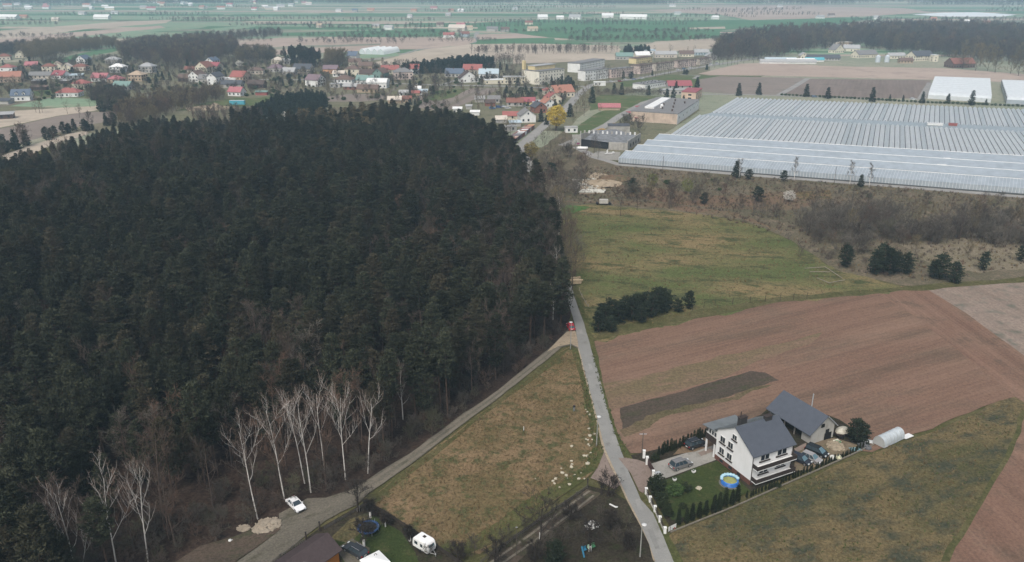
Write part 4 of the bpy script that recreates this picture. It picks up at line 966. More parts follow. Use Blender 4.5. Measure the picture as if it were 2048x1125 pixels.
for r in V: house(*r[:10], dormer=(2 if 'two dormers' in r[9] else 1 if 'dormer' in r[9] else 0), win=r[4] > 2.7, chim=1 if r[4] > 3.3 else 0, name='house' if r[4] > 3.1 else 'shed', cat='house' if r[4] > 3.1 else 'shed')

# ---- far farmhouses
FARH = [(165, 30, 'white', 'lgrey', 22, 'white farmhouse west of the far strips'), (205, 39, 'white', 'white', 34, 'long white hall on the western plain'), (230, 29, 'white', 'lgrey', 18, 'far white house behind the long hall'),
 (18, 39, 'white', 'white', 50, 'long pale hall at the far western edge'), (48, 37, 'peach', 'orange', 20, 'far orange house beside the western hall'), (112, 43, 'cream', 'beige', 16, 'cream house before the western thicket'),
 (678, 24, 'white', 'lgrey', 18, 'white gable far out above the green strips'), (710, 24, 'greyw', 'blue', 16, 'blue roofed house far out on the plain'), (742, 23, 'peach', 'orange', 22, 'orange roofed farmstead far out'),
 (828, 24, 'peach', 'orange', 18, 'far orange house west of the line of trees'), (868, 19, 'pinkw', 'pink', 22, 'pinkish far house below the horizon haze'), (897, 33, 'greyw', 'lgrey', 14, 'grey far tower house on the green'), (902, 24, 'peach', 'orange', 14, 'far orange roof beside a white barn'),
 (922, 24, 'white', 'white', 18, 'far white barn on the green plain'), (1030, 20, 'white', 'lgrey', 14, 'white house among far trees at the top'), (1058, 50, 'cream', 'rust', 17, 'cream farmhouse on the pinkish far field'),
 (1085, 39, 'white', 'white', 24, 'white farm hall west of the far grove'), (1120, 39, 'white', 'white', 18, 'white farm hall in the far grove'), (1150, 39, 'white', 'lgrey', 26, 'white farm hall east of the far grove'),
 (1267, 39, 'white', 'white', 60, 'very long white hall on the green plain'), (1215, 36, 'white', 'white', 26, 'pale hall west of the very long one'), (1355, 30, 'white', 'lgrey', 18, 'white farmhouse before the pinkish far field'),
 (1345, 14, 'white', 'lgrey', 22, 'white house at the haze line'), (1430, 39, 'white', 'white', 17, 'white house at the edge of the green crop'), (1640, 38, 'white', 'lgrey', 20, 'white farmhouse on the eastern green field'),
 (1662, 34, 'greyw', 'brown', 16, 'brown roofed farmhouse on the eastern green field'), (1752, 39, 'white', 'lgrey', 14, 'white cottage behind the eastern wood'), (1866, 42, 'peach', 'orange', 14, 'orange farmhouse below the white crop cover'),
 (1972, 50, 'white', 'rust', 14, 'white farmhouse with rust roof behind the wood'), (1930, 48, 'white', 'white', 20, 'low white shed behind the eastern wood'), (1846, 4, 'white', 'white', 40, 'pale hall in the far eastern haze'), (2005, 3, 'white', 'white', 60, 'white works in the far eastern haze'),
 (898, 76, 'white', 'red', 19, 'white house with long red roof by the far lane'), (930, 74, 'pblue', 'rust', 14, 'bluish house with rust roof at the far lane'), (915, 62, 'beige', 'beige', 30, 'long beige barn at the far hamlet'), (922, 55, 'beige', 'pink', 18, 'pink roofed house of the far hamlet'),
 (935, 61, 'cream', 'tan', 20, 'tan farmhouse of the far hamlet'), (880, 54, 'beige', 'brown', 14, 'brown farmhouse west of the far hamlet'), (985, 63, 'greyw', 'grey', 22, 'grey barn east of the far lane'), (1010, 64, 'greyw', 'brown', 16, 'brown roofed barn east of the far lane'), (1065, 63, 'cream', 'tan', 20, 'tan farmhouse before the big green crop'),
 (752, 57, 'cream', 'lgrey', 14, 'pale farmhouse among the far hedges'), (778, 60, 'white', 'lgrey', 18, 'low white farm building among the far hedges'), (640, 56, 'beige', 'tan', 12, 'far tan cottage by the green strip'), (820, 36, 'white', 'lgrey', 12, 'tiny white house above the far hedges'), (1560, 15, 'white', 'lgrey', 16, 'tiny white house behind the pinkish far field')]
for px, py, wc, rc, w_, lb in FARH:
    g = G(px, py); f = max(1.0, g.y / 1500)
    house(px, py, w_ * (1 if w_ > 24 else .9), 9 if w_ < 24 else 14, 4.5 if w_ < 24 else 5, random.Random(px).uniform(-20, 20), 'gx', rc, wc, lb, name='farmhouse' if w_ < 24 else 'farm_hall', cat='house' if w_ < 24 else 'hall', win=False, chim=0)
rfar = random.Random(77)
for k in range(46):
    px, py = rfar.uniform(0, 640), rfar.uniform(1, 22)
    g = G(px, py); t = house(px, py, rfar.uniform(12, 26), 10, rfar.uniform(4, 7), rfar.uniform(-30, 30), 'gx', rfar.choice(['lgrey', 'white', 'beige', 'pink', 'orange']), rfar.choice(['white', 'cream', 'white', 'beige']), 'tiny pale house of the distant town in the haze', name='distant_house', win=False, chim=0); t['group'] = 'houses of the distant town'

# ---- apartment blocks: built on the foot points of three corners
PAL['ivory'] = (.74, .70, .60)
def block(c0, l, r, top, label, wc='white', rc='grey', flat=True, storeys=3, name='apartment_block', cat='building', ncol=None):
    """c0: near corner foot, l / r: feet of the ends of the two walls that show, top: photo row of the near corner's eave"""
    A = G(*c0, VZ); Lp = G(*l, VZ); Rp = G(*r, VZ); h = HT(c0, top)
    u = (Rp - A); wl = u.length; u.normalize(); v = Vector((-u.y, u.x, 0)); dl = (Lp - A).dot(v)
    if dl < 0: v = -v; dl = -dl
    dl = max(dl, 7)
    rz = math.atan2(u.y, u.x); t = thing(name, label, cat, A, rz)
    sg = 1 if v.dot(Vector((-u.y, u.x, 0))) > 0 else -1
    m = MB(); m.box((wl / 2, sg * dl / 2, h / 2), (wl, dl, h)); m.build('wall', M_wall(wc), t)
    q = MB(); q.box((wl / 2, sg * dl / 2, h + .2), (wl + .5, dl + .5, .4)); q.build('roof', M_roof(rc), t)
    n = ncol or max(2, int(wl / 3.3))
    for s in range(storeys):
        z = h / storeys * (s + .55)
        for k in range(n): window(t, (k + .5) * wl / n, -.03 * sg, z, 0, .9, 1.1, False)
        for k in range(max(0, int(dl / 6)) if storeys < 4 else 1): pass
    return t, wl, dl, h, sg
t, wl, dl, h, sg = block((1078, 170.5), (1054, 165), (1128, 164), 144, 'cream white apartment block with a raised hall on its roof', 'ivory', 'grey', storeys=4)
m = MB(); m.box((wl * .52, dl * .62, h + 1.9), (wl * .8, dl * .4, 3.4)); m.build('rooftop_hall', M_wall('yellow'), t)
m = MB(); m.box((wl * .52, dl * .62, h + 3.8), (wl * .82, dl * .46, .4)); m.build('rooftop_cover', M_roof('lgrey'), t)
m = MB(); m.box((1.2, dl * .93, h / 2 + 4), (2.4, 2.4, h + 8)); m.build('chimney', M_wall('yellow'), t)
block((1159.5, 146), (1142, 143), (1209, 136), 128, 'rear white apartment block with three rows of windows', 'white', 'grey', storeys=4)
block((1170, 163), (1158, 161), (1216, 157), 143, 'front white apartment block behind a bare tree', 'white', 'grey', storeys=3)
block((1222, 157), (1214, 155), (1266, 152), 140, 'pinkish grey block joined to the white apartment block', 'pinkw', 'grey', storeys=3)
block((1272, 128.5), (1256, 127.5), (1304, 124), 118, 'bright yellow long house among the apartment blocks', 'yellow', 'brown', storeys=2)
block((1280, 149), (1263, 147), (1304, 145), 133, 'beige apartment house below the yellow long house', 'pinkw', 'brown', storeys=3)
block((1312, 143), (1305, 142), (1348, 138), 129, 'beige apartment house second along the tree lined street', 'beige', 'brown', storeys=3)
block((1357, 136), (1352, 135), (1392, 132), 123, 'beige apartment house third along the tree lined street', 'pinkw', 'brown', storeys=3)
block((1400, 131), (1396, 130), (1424, 127), 119, 'beige apartment house last along the tree lined street', 'beige', 'brown', storeys=3)
for r in [(1283, 119, 17, 10, 4.5, 12, 'gx', 'white', 'cream', 'white roofed house behind the yellow long house'), (1296, 108, 17, 10, 4, 0, 'shed', 'pblue', 'white', 'pale blue roofed hall by the conifer row'), (1330, 116, 26, 9, 4, 6, 'gx', 'lgrey', 'beige', 'long pale house behind the apartment street'),
          (1248, 120, 19, 10, 4, 0, 'gx', 'green', 'greyw', 'green grey roofed house by the pale field'), (1372, 114, 17, 9, 3.5, 0, 'gx', 'brown', 'cream', 'brown roofed house near the eastern wood corner'), (1402, 111, 17, 9, 3.5, 0, 'gx', 'lgrey', 'pblue', 'pale house under the first trees of the wood'), (1421, 120, 12, 9, 4, 0, 'gy', 'lgrey', 'greyw', 'small pale gable at the end of the street')]:
    house(*r)
# low pavilion, orange office, factory hall
t, wl, dl, h, sg = block((1290, 180), (1273, 176), (1332, 173), 170, 'low white pavilion with a flat grey roof on the grass', 'white', 'grey', storeys=1, name='pavilion', ncol=12)
for k in range(9):
    q = MB(); q.box((wl * (.1 + .09 * k), dl * (.3 + .35 * (k % 2)), h + .75), (.7, .7, .9)); q.build('roof_vent', M_roof('dgrey'), t)
t, wl, dl, h, sg = block((1391, 202), (1362, 200.5), (1403, 193), 186, 'peach two storey office with a red roof behind the factory', 'peach', 'crimson', storeys=2, name='office_building', ncol=3)
for z in (h * .25, h * .7): window(t, -.03, dl * .42, z, math.pi / 2, 2.4, 1.3, False)
house(1357, 178, 20, 10, 2.6, 4, 'gx', 'crimson', 'greyw', 'low crimson roofed shed between two dark conifers', name='shed', cat='shed')
house(1345, 190, 20, 8, 3.6, 4, 'flat', 'lgrey', 'greyw', 'pale grey annex behind the dark round conifers', name='annex', cat='building')
t, wl, dl, h, sg = block((1354, 249.5), (1273, 236), (1397, 219), 229, 'wide factory hall with grey flat roof and peach front wall', 'white', 'grey', storeys=1, name='factory_hall', ncol=6)
m = MB(); m.box((-.06, dl / 2, h / 2), (.1, dl - .2, h - .3)); m.build('front_wall', mat('stained_peach_plaster', (.50, .40, .32), .95, .05, .15, .4, dirt=((.18, .15, .12), .6)), t)
m = MB(); m.box((wl * .55, dl * .72, h + .9), (wl * .7, dl * .2, 1.1)); m.build('roof_lantern', M_roof('white'), t)
for k in range(7):
    q = MB(); q.lathe([(.55, 0), (.55, 1.0), (.9, 1.1), (.05, 1.6)], (wl * (.12 + .11 * k), dl * (.18 + .09 * ((k * 3) % 5)), h + .4), 8); q.build('roof_vent', M_roof('dbrown'), t)
q = MB(); q.lathe([(1.1, 0), (1.1, 1.6), (.7, 2.3), (.05, 2.5)], (wl * .3, dl * .5, h + .4), 10); q.build('roof_tank', M_roof('white'), t)
m = MB(); m.box((wl + 3, dl * .35, h * .38), (6, dl * .6, h * .76)); m.build('side_annex', M_wall('peach'), t)
for (a, bb, ww, dd, lb) in [(1266, 233, 9, 5, 'red canopy roof leaning on the factory front corner'), (1286, 221, 13, 3.5, 'narrow red canopy along the back of the factory'), (1277, 243, 7, 4, 'small red canopy below the factory wall')]:
    g = G(a, bb, VZ); c = thing('canopy', lb, 'canopy', g, math.radians(28))
    m = MB(); m.face([(-ww / 2, -dd / 2, 2.6), (ww / 2, -dd / 2, 2.6), (ww / 2, dd / 2, 3.3), (-ww / 2, dd / 2, 3.3)]); m.face([(-ww / 2, dd / 2, 3.2), (ww / 2, dd / 2, 3.2), (ww / 2, -dd / 2, 2.5), (-ww / 2, -dd / 2, 2.5)]); m.build('roof', M_roof('crimson'), c)
    for x in (-ww / 2 + .3, ww / 2 - .3):
        for y in (-dd / 2 + .3, dd / 2 - .3):
            q = MB(); q.tube([(x, y, 0), (x, y, 2.7)], .08, 5); q.build('post', M_metal, c)

# ---- derelict boiler house
def wallseg(t, p, q, h, th=.5, m_=M_conc, nm='wall', z0=0):
    a = Vector(p); c = Vector(q); d = c - a; L = d.length; m = MB(); m.box((0, 0, 0), (L, th, h))
    o = m.build(nm, m_, t); o.location = ((a + c) / 2).to_3d() + Vector((0, 0, z0 + h / 2)); o.rotation_euler = (0, 0, math.atan2(d.y, d.x)); return o
t = thing('derelict_building', 'derelict concrete boiler house without a roof over its front', 'building', (0, 0, VZ))
PX = {k: G(*v).xy for k, v in dict(a=(1161, 294), b=(1161, 280), c=(1192, 272), d=(1256, 277), e=(1254, 302), f=(1217, 300), g=(1280, 285)).items()}
wallseg(t, PX['a'], PX['b'] , 5.0); wallseg(t, PX['b'], PX['c'], 3.4)
wallseg(t, PX['f'], PX['e'], 4.2); wallseg(t, PX['e'], PX['g'], 5.2)
m = MB(); m.face([(*p, 3.3) for p in (PX['a'] + Vector((2, 4)), PX['f'] + Vector((0, 3.5)), PX['e'] + Vector((0, 3.5)), PX['g'] + Vector((-1, 0)), PX['c'] + Vector((12, 3)), PX['c'])])
m.build('roof', mat('broken_roof_felt', (.20, .205, .21), .9, .1, .35, .5, dirt=((.07, .07, .065), .8)), t)
m = MB(); m.face([(*PX['a'], .3), (*PX['f'], .3), (*(PX['f'] + Vector((0, 6))), 3.2), (*(PX['a'] + Vector((0, 6))), 3.2)]); m.build('shade_sheet', M_dark, t)  # slanting black sheet stands in for the unlit interior
for k in range(12):
    p = PX['b'].lerp(PX['g'], (k + 1) / 13) + Vector((0, 3.5)); q = MB(); q.box((p.x, p.y, 4.1), (.9, .5, 1.6)); q.build('parapet_block', M_frame if k % 3 else M_conc, t)
for k in range(4):
    p = PX['e'].lerp(PX['g'], .2 + k * .2) + Vector((.35, -.1)); q = MB(); q.box((p.x, p.y, 2.2), (.3, 1.4, 1.6)); q.build('window_opening', M_dark, t)
t = thing('painted_pylon', 'concrete gate pylon with a painted ring beside the derelict hall', 'pylon', G(1152, 291, VZ), .1)
m = MB(); m.box((0, 0, 3), (4.6, .5, 6)); m.build('slab', M_conc, t)
m = MB(); m.lathe([(.75, 0), (1.1, 0), (1.1, .05), (.75, .05), (.75, 0)], (0, 0, 0), 18); o = m.build('painted_ring', mat('pale_green_paint', (.40, .48, .44), .8), t); o.rotation_euler = (math.pi / 2, 0, 0); o.location = (0, -.28, 2.6)
m = MB(); m.box((1.2, -.28, 1.0), (1.5, .06, .9)); m.build('painted_patch', mat('magenta_paint', (.26, .06, .15), .8), t)
t = thing('concrete_shed', 'windowless beige concrete block behind the derelict hall', 'building', G(1238, 270, VZ), -.03)
m = MB(); m.box((0, 4, 2.6), (12.6, 8, 5.2)); m.build('wall', M_conc, t); m = MB(); m.box((0, 4, 5.3), (13, 8.4, .3)); m.build('roof', M_roof('dgrey'), t)
t = thing('gas_tank', 'long white gas tank lying beside the derelict hall', 'tank', G(1165, 300, VZ), -.06)
m = MB(); m.tube([(-2.9, 0, 1.0), (-2.7, 0, 1.0), (2.7, 0, 1.0), (2.9, 0, 1.0)], [.45, .75, .75, .45], 14); m.build('vessel', mat('white_tank_paint', (.78, .78, .76), .4, .4, .05), t, smooth=True)
for x in (-1.7, 1.7):
    m = MB(); m.box((x, 0, .3), (.4, 1.1, .6)); m.build('saddle', M_conc, t)
t = thing('scrap_machine', 'white skeletal scrap machine on the concrete yard', 'machine', G(1219, 309, VZ), .3)
m = MB(); m.box((0, 0, .5), (5.4, .8, .3)); m.box((-1.4, 0, 1.3), (.6, .8, 1.6)); m.box((2.2, 0, .9), (.8, 1.2, .7)); m.build('frame', M_frame, t)
m = MB(); m.tube([(-1.4, 0, 1.9), (-.9, 0, 3.0)], .15, 6); m.build('arm', M_frame, t)

# ---- row of coloured garages beside the street
gc = ['ow', 'red', 'tan', 'crimson', 'white', 'orange', 'white', 'lgrey', 'grey', 'purple', 'peach', 'red', 'beige']
dc = ['brown', 'rust', 'greyw', 'brick', 'purple', 'white', 'rust', 'brick', 'purple', 'dbrown', 'brown', 'dgrey', 'brown']
nth = ['first', 'second', 'third', 'fourth', 'fifth', 'sixth', 'seventh', 'eighth', 'ninth', 'tenth', 'eleventh', 'twelfth', 'last']
A, Z = G(1069, 257, VZ), G(1026, 289, VZ)
u = (Z - A); pit = u.length / 13; u.normalize(); rz = math.atan2(u.y, u.x)
for k in range(13):
    t = thing('garage', nth[k] + ' garage of the row counted from the white house, %s roof' % {'ow': 'orange brown', 'lgrey': 'pale grey', 'red': 'red'}.get(gc[k], gc[k]), 'garage', A + u * pit * (k + .5), rz, 'row of coloured garages')
    m = MB(); m.box((0, -2.6, 1.1), (pit * .96, 5.2, 2.2)); m.build('wall', M_wall(dc[k]), t)
    m = MB(); ww = pit * .49; m.face([(-ww, .25, 2.45), (ww, .25, 2.45), (ww, -5.4, 2.1), (-ww, -5.4, 2.1)]); m.face([(-ww, -5.4, 2.0), (ww, -5.4, 2.0), (ww, .25, 2.3), (-ww, .25, 2.3)]); m.face([(-ww, .25, 2.3), (ww, .25, 2.3), (ww, .25, 2.45), (-ww, .25, 2.45)]); m.build('roof', M_roof(gc[k]), t)
    m = MB(); m.box((0, .03, .98), (pit * .72, .06, 1.9)); m.build('door', M_roof(dc[k]), t)

# ---- big glasshouse
M_glass = mat('whitewashed_glazing', (.48, .50, .505), .35, .45, .10, .25, dirt=((.29, .31, .32), .6))
M_glassd = mat('glazing_weathered', (.40, .43, .44), .35, .45, .12, .3, dirt=((.26, .29, .30), .6))
M_gfront = mat('front_glazing', (.33, .37, .40), .3, .5, .12, .3, dirt=((.23, .27, .30), .7))
M_gut = mat('dark_gutter', (.09, .095, .095), .7, .2, .1)
def glass_block(name, label, fl, fr, bl, z, hb, nb, rise=1.0, extra=1.15):
    """bays running back from the line fl-fr; fl, fr, bl are photo pixels of the gutter line at height z"""
    A = G(*fl, z); Bq = G(*fr, z); Cq = G(*bl, z); e = (Bq - A) * extra / nb; d = Cq - A
    t = thing(name, label, 'greenhouse', (A.x, A.y, 0))
    m = MB(); i = Vector((0, 0, z)); L = i; Rr = i + e * .86; top = i + e * .43 + Vector((0, 0, rise))
    m.face([L, top, top + d, L + d]); m.face([top, Rr, Rr + d, top + d]); m.mi = 1; m.face([L, Rr, top]); m.face([L + d, top + d, Rr + d])
    me = m.mesh('roof_bay', [M_glass, M_gfront]); me2 = m.mesh('roof_bay', [M_glassd, M_gfront])
    g = MB(); s0 = i + e * .86 + Vector((0, 0, .02)); s1 = i + e + Vector((0, 0, .02)); g.face([s0, s1, s1 + d, s0 + d]); gm = g.mesh('gutter', M_gut)
    rr = random.Random(nb)
    for k in range(nb):
        o = obj('roof_bay', me if rr.random() < .78 else me2, t, e * k); obj('gutter', gm, o)
    w_ = MB(); E = e * nb
    for p, q in ((Vector(), E), (d, d + E), (Vector(), d), (E, E + d)):
        w_.face([p, q, q + Vector((0, 0, z)), p + Vector((0, 0, z))])
    w_.build('side_glazing', M_gfront, t)
    return t, A, e, d
t1 = glass_block('glasshouse', 'middle block of the huge glasshouse with ridged white roof bays', (1335, 274), (2048, 316.5), (1396, 232), 4.0, 0, 76)
t2 = glass_block('glasshouse', 'rear block of the huge glasshouse behind the grey roof gutter', (1421, 227), (2048, 256), (1472, 197), 4.0, 0, 72)
m = MB(); A1 = t1[1] + t1[3]; B1 = A1 + t1[2] * 76; A2 = t2[1]; B2 = t2[1] + t2[2] * 72
t = thing('glasshouse_corridor', 'grey connecting corridor roof between the glasshouse blocks', 'corridor', (0, 0, 0))
m.face([A1 + Vector((0, .1, -.1)), B1 + Vector((0, .1, -.1)), B2 + Vector((0, -.1, .2)), A2 + Vector((0, -.1, .2))]); m.build('roof', mat('corridor_glass', (.27, .31, .33), .5, .3, .12, .3), t)
for (px0, px1, py0, cc, lb) in [(1854, 1885, 250, 'white', 'white'), (1897, 1914, 250.5, 'red', 'red')]:
    P0, P1 = G(px0, py0, 4.4), G(px1, py0 + 1, 4.4); d = P1 - P0
    tt = thing('roof_hatch', lb + ' ventilation hatch on the glasshouse corridor', 'hatch', P0); m = MB(); m.box((d.x / 2, d.y / 2, .5), (d.length, 2.2, 1.2), math.atan2(d.y, d.x)); m.build('cover', M_roof(cc), tt)
    m = MB(); m.box((d.x / 2, d.y / 2, 1.16), (d.length + .4, 2.6, .12), math.atan2(d.y, d.x)); m.build('lid', M_roof(cc), tt)
# the front block: four long spans lying parallel to the front
t = thing('glasshouse', 'front block of the huge glasshouse, long grey blue spans stepping back', 'greenhouse', (0, 0, 0))
LE = [(1237, 328), (1263, 314), (1284, 303), (1303, 293), (1330, 279)]; RE = [(2048, 391), (2048, 372), (2048, 356), (2048, 341), (2048, 324)]
for k in range(4):
    a, b_ = G(*LE[k]), G(*LE[k + 1]); ra, rb = G(*RE[k]), G(*RE[k + 1]); ra = a + (ra - a) * 1.14; rb = b_ + (rb - b_) * 1.14
    h0 = 3.1; up = Vector((0, 0, h0)); rg = Vector((0, 0, h0 + 1.9))
    mL, mR = a.lerp(b_, .5) + rg, ra.lerp(rb, .5) + rg
    m = MB(); m.face([a + up, ra + up, mR, mL]); m.build('roof_slope', M_gfront, t)
    m = MB(); m.face([mL, mR, rb + up, b_ + up]); m.build('roof_slope', M_gfront, t)
    m = MB(); m.face([a, b_, b_ + up, mL, a + up]); m.face([ra, ra + up, mR, rb + up, rb]); m.build('end_glazing', M_gfront, t)
    m = MB(); m.tube([mL + Vector((0, 0, .06)), mR + Vector((0, 0, .06))], .13, 4); m.build('ridge_cap', M_frame, t)
    m = MB(); m.tube([b_ + up + Vector((0, 0, .05)), rb + up + Vector((0, 0, .05))], .16, 4); m.build('gutter', M_gut, t)
    if k == 0:
        m = MB(); m.face([a, ra, ra + up, a + up]); m.build('front_glazing', M_gfront, t)
        bars = MB(); nb = 150
        for j in range(nb + 1):
            p = a.lerp(ra, j / nb) + Vector((0, -.05, 0)); bars.box((p.x, p.y, h0 / 2), (.09, .09, h0), .08)
            p2 = p + up; q2 = mL.lerp(mR, j / nb) + Vector((0, -.02, .03)); bars.tube([p2 + Vector((0, 0, .04)), q2 + Vector((0, 0, .04))], .05, 3, False)
        bars.build('glazing_bars', M_frame, t)['kind'] = 'stuff'
        m = MB(); d = ra - a; m.box(((a.x + ra.x) / 2, (a.y + ra.y) / 2 - .15, .35), (d.length, .3, .7), math.atan2(d.y, d.x)); m.build('plinth', M_gut, t)
for (px, py, w_, lb) in [(1894, 318, 3, 'white roof vent open on the front glasshouse span'), (1884, 331, 4, 'white framed roof vent lower on the front glasshouse')]:
    tt = thing('roof_vent', lb, 'vent', G(px, py, 4.6)); m = MB(); m.box((0, 0, .3), (w_, 1.6, .25)); m.build('flap', M_frame, tt); m = MB(); m.box((0, .5, .1), (w_, .15, .3)); m.build('hinge_rail', M_metal, tt)

# ---- white plastic tunnels
M_foil = mat('white_foil', (.55, .58, .59), .45, .35, .08, .4)
def tunnels(name, label, cat, fl, fr, bl, br, n, rise, m_, h0=2.2, foil2=None):
    A, Bq, Cq, Dq = G(*fl), G(*fr), G(*bl), G(*br)
    t = thing(name, label, cat, (0, 0, VZ))
    for k in range(n):
        a0, a1 = A.lerp(Cq, k / n), A.lerp(Cq, (k + 1) / n); b0, b1 = Bq.lerp(Dq, k / n), Bq.lerp(Dq, (k + 1) / n)
        m = MB(); N_ = 7; prev = None
        for j in range(N_ + 1):
            s = j / N_; z = h0 + rise * math.sin(math.pi * s) ** .7
            p, q = a0.lerp(a1, s * .98) + Vector((0, 0, z)), b0.lerp(b1, s * .98) + Vector((0, 0, z))
            if prev: m.face([prev[0], prev[1], q, p])
            prev = (p, q)
        m.build('roof_span', m_, t)
    w_ = MB(); up = Vector((0, 0, h0))
    for p, q in ((A, Bq), (Cq, Dq), (A, Cq), (Bq, Dq)): w_.face([p, q, q + up, p + up])
    w_.build('side_foil', foil2 or m_, t); return t
tunnels('foil_greenhouse', 'white foil greenhouse with many spans behind the conifer row', 'greenhouse', (1855, 198), (1981, 206), (1868, 164), (1978, 168), 9, 2.4, M_foil, 3.0)
tunnels('foil_greenhouse', 'second white foil greenhouse, cut by the right edge', 'greenhouse', (2012, 208), (2130, 214), (2001, 171), (2110, 175), 9, 2.4, M_foil, 3.0, M_gfront)
A, Bq = G(718, 109), G(768, 110.5); 
t = thing('plastic_tunnels', 'joined row of bright white plastic tunnels beside the blue roofed house', 'tunnel', (0, 0, VZ))
dd = G(800, 104.5) - G(768, 110.5)
for k in range(4):
    p, q = A.lerp(Bq, k / 4), A.lerp(Bq, (k + 1) / 4); m = MB(); prev = None
    for j in range(9):
        s = j / 8; x = p.lerp(q, s) + Vector((0, 0, .2 + 6.5 * math.sin(math.pi * s) ** .6))
        if prev is not None: m.face([prev, x, x + dd, prev + dd])
        prev = x
    m.build('tunnel_span', mat('bright_foil', (.80, .82, .80), .5, .3, .03), t)
    m = MB(); m.face([p.lerp(q, j / 8) + Vector((0, 0, .2 + 6.5 * math.sin(math.pi * j / 8) ** .6)) for j in range(9)]); m.build('end_wall', mat('end_foil', (.52, .57, .58), .5, .3, .05), t)

# ---- farmyard at the wood
for r in [(1688, 96, 18, 10, 7, 10, 'flat', 'beige', 'tan', 'roofless tan manor ruin at the edge of the eastern wood'), (1667, 96, 17, 8, 4, 0, 'gx', 'beige', 'cream', 'cream arched ruin beside the manor'), (1702, 104, 19, 11, 4, -20, 'gx', 'lgrey', 'cream', 'farm barn with a pale grey roof below the manor ruin'),
          (1672, 107, 17, 10, 4, 30, 'gy', 'grey', 'cream', 'cream gabled barn at the bushes of the farmyard'), (1728, 117, 30, 12, 4, 24, 'gx', 'grey', 'cream', 'long farm barn with grey roof sloping towards the silos'), (1645, 122, 36, 9, 3, -3, 'gx', 'dgrey', 'greyw', 'long dark roofed stable beside the pale field'), (1606, 118, 9, 8, 3.6, 0, 'gy', 'lgrey', 'cream', 'small cream gable at the end of the dark stable'),
          (1838, 123, 27, 14, 5.5, 22, 'gx', 'dgrey', 'cream', 'large cream farmhouse with a slate grey roof'), (1867, 124, 6, 6, 7, 10, 'flat', 'white', 'cream', 'white square tower beside the large farmhouse'), (1918, 137, 26, 14, 4.5, 12, 'gx', 'rust', 'brown', 'brown barn with rust roof below the round bare trees'), (1790, 118, 20, 8, 3.5, 6, 'gx', 'lgrey', 'cream', 'low pale shed right of the two silos'),
          (1810, 127, 14, 7, 3, 0, 'gx', 'brown', 'tan', 'tumbledown brown shed in the farmyard')]:
    house(*r, chim=0)
for k, (px, py, ln) in enumerate([(1560, 124, 34), (1600, 126, 30), (1628, 124, 20), (1575, 128, 60)]):
    house(px, py, ln, 6, 2.2, -3, 'gx', ['pblue', 'white', 'teal', 'lgrey'][k], 'white', ['pale blue foil shed in the farm row', 'white foil shed in the farm row', 'teal roofed shed in the farm row', 'longest grey shed at the field edge'][k], win=False, chim=0, name='foil_shed', cat='shed')
for px, lb in ((1755, 'left'), (1773, 'right')):
    t = thing('silo', 'pale grey metal grain silo, %s one of the pair' % lb, 'silo', G(px, 125, VZ)); m = MB(); m.lathe([(2.6, 0), (2.6, 6.2)], sides=14); m.build('drum', mat('silo_metal', (.50, .54, .57), .5, .4, .05), t, smooth=True)
    m = MB(); m.lathe([(2.75, 6.2), (.3, 8.0), (.3, 8.4), (.02, 8.4)], sides=14); m.build('cap', mat('silo_metal', (0, 0, 0)), t)
t = thing('container', 'turquoise container standing on the grass by the sand yard', 'container', G(474, 210, VZ), 0); m = MB(); m.box((0, 1.3, 1.5), (11, 2.6, 2.8)); m.build('box', mat('turquoise_paint', (.08, .33, .42), .6, .3, .1), t); m = MB(); m.box((0, 1.3, 2.98), (11.1, 2.7, .12)); m.build('lid', M_roof('pblue'), t)
t = thing('sand_heap', 'pale conical sand heap on the building yard', 'heap', G(431, 217, VZ)); m = MB(); m.lathe([(7, 0), (4, 1.6), (1.5, 3.2), (.1, 3.9)], sides=14); o = m.build('heap', S_sand, t)
for v in o.data.vertices: v.co += Vector((noise.noise(v.co * .4), noise.noise(v.co * .4 + Vector((5, 0, 0))), .5 * noise.noise(v.co * .7))) * .9
# ------------------------------------------------------------------ the farmhouse and its plot
M_wwhite = mat('white_render', (.74, .74, .73), .9, .1, .04, .6, dirt=((.50, .50, .48), .25))
M_slate = mat('slate_grey_sheet', (.078, .088, .108), .55, .3, .08, 1.0)
M_slate2 = mat('grey_sheet_lighter', (.15, .165, .17), .6, .25, .12, .8, dirt=((.10, .11, .11), .5))  # lighter grey than the front slope, for rear slope and loggia roof
M_brickp = mat('brick_plinth', (.135, .065, .05), .95, .1, .25, 3.0)
M_dwood = mat('dark_brown_boards', (.045, .034, .03), .7, .2, .15, 3.0)
M_greyplaster = mat('grey_barn_plaster', (.40, .39, .36), .95, .1, .1, .5, dirt=((.22, .21, .18), .55))
M_black = mat('black_rubber', (.02, .02, .02), .8, .2, .1)
def at_frame(px, py, rot, name, label, cat, z=GZ, group=None): return thing(name, label, cat, G(px, py, z), math.radians(rot), group)
H = at_frame(1499, 971, 26, 'farmhouse', 'white two storey farmhouse with slate roof and dark balconies', 'house')
W_, D_, E_, RI = 9.7, 9.9, 6.5, 3.1
m = MB(); m.box((W_ / 2, D_ / 2, .5), (W_ + .06, D_ + .06, 1.0)); m.build('plinth', M_brickp, H)
m = MB(); m.box((W_ / 2, D_ / 2, 1.0 + (E_ - 1.0) / 2), (W_, D_, E_ - 1.0))
for x in (0, W_): m.face([(x, 0, E_), (x, D_, E_), (x, D_ / 2, E_ + RI)])
m.build('wall', M_wwhite, H)
r = MB(); ov = .55; sl = RI / (D_ / 2)
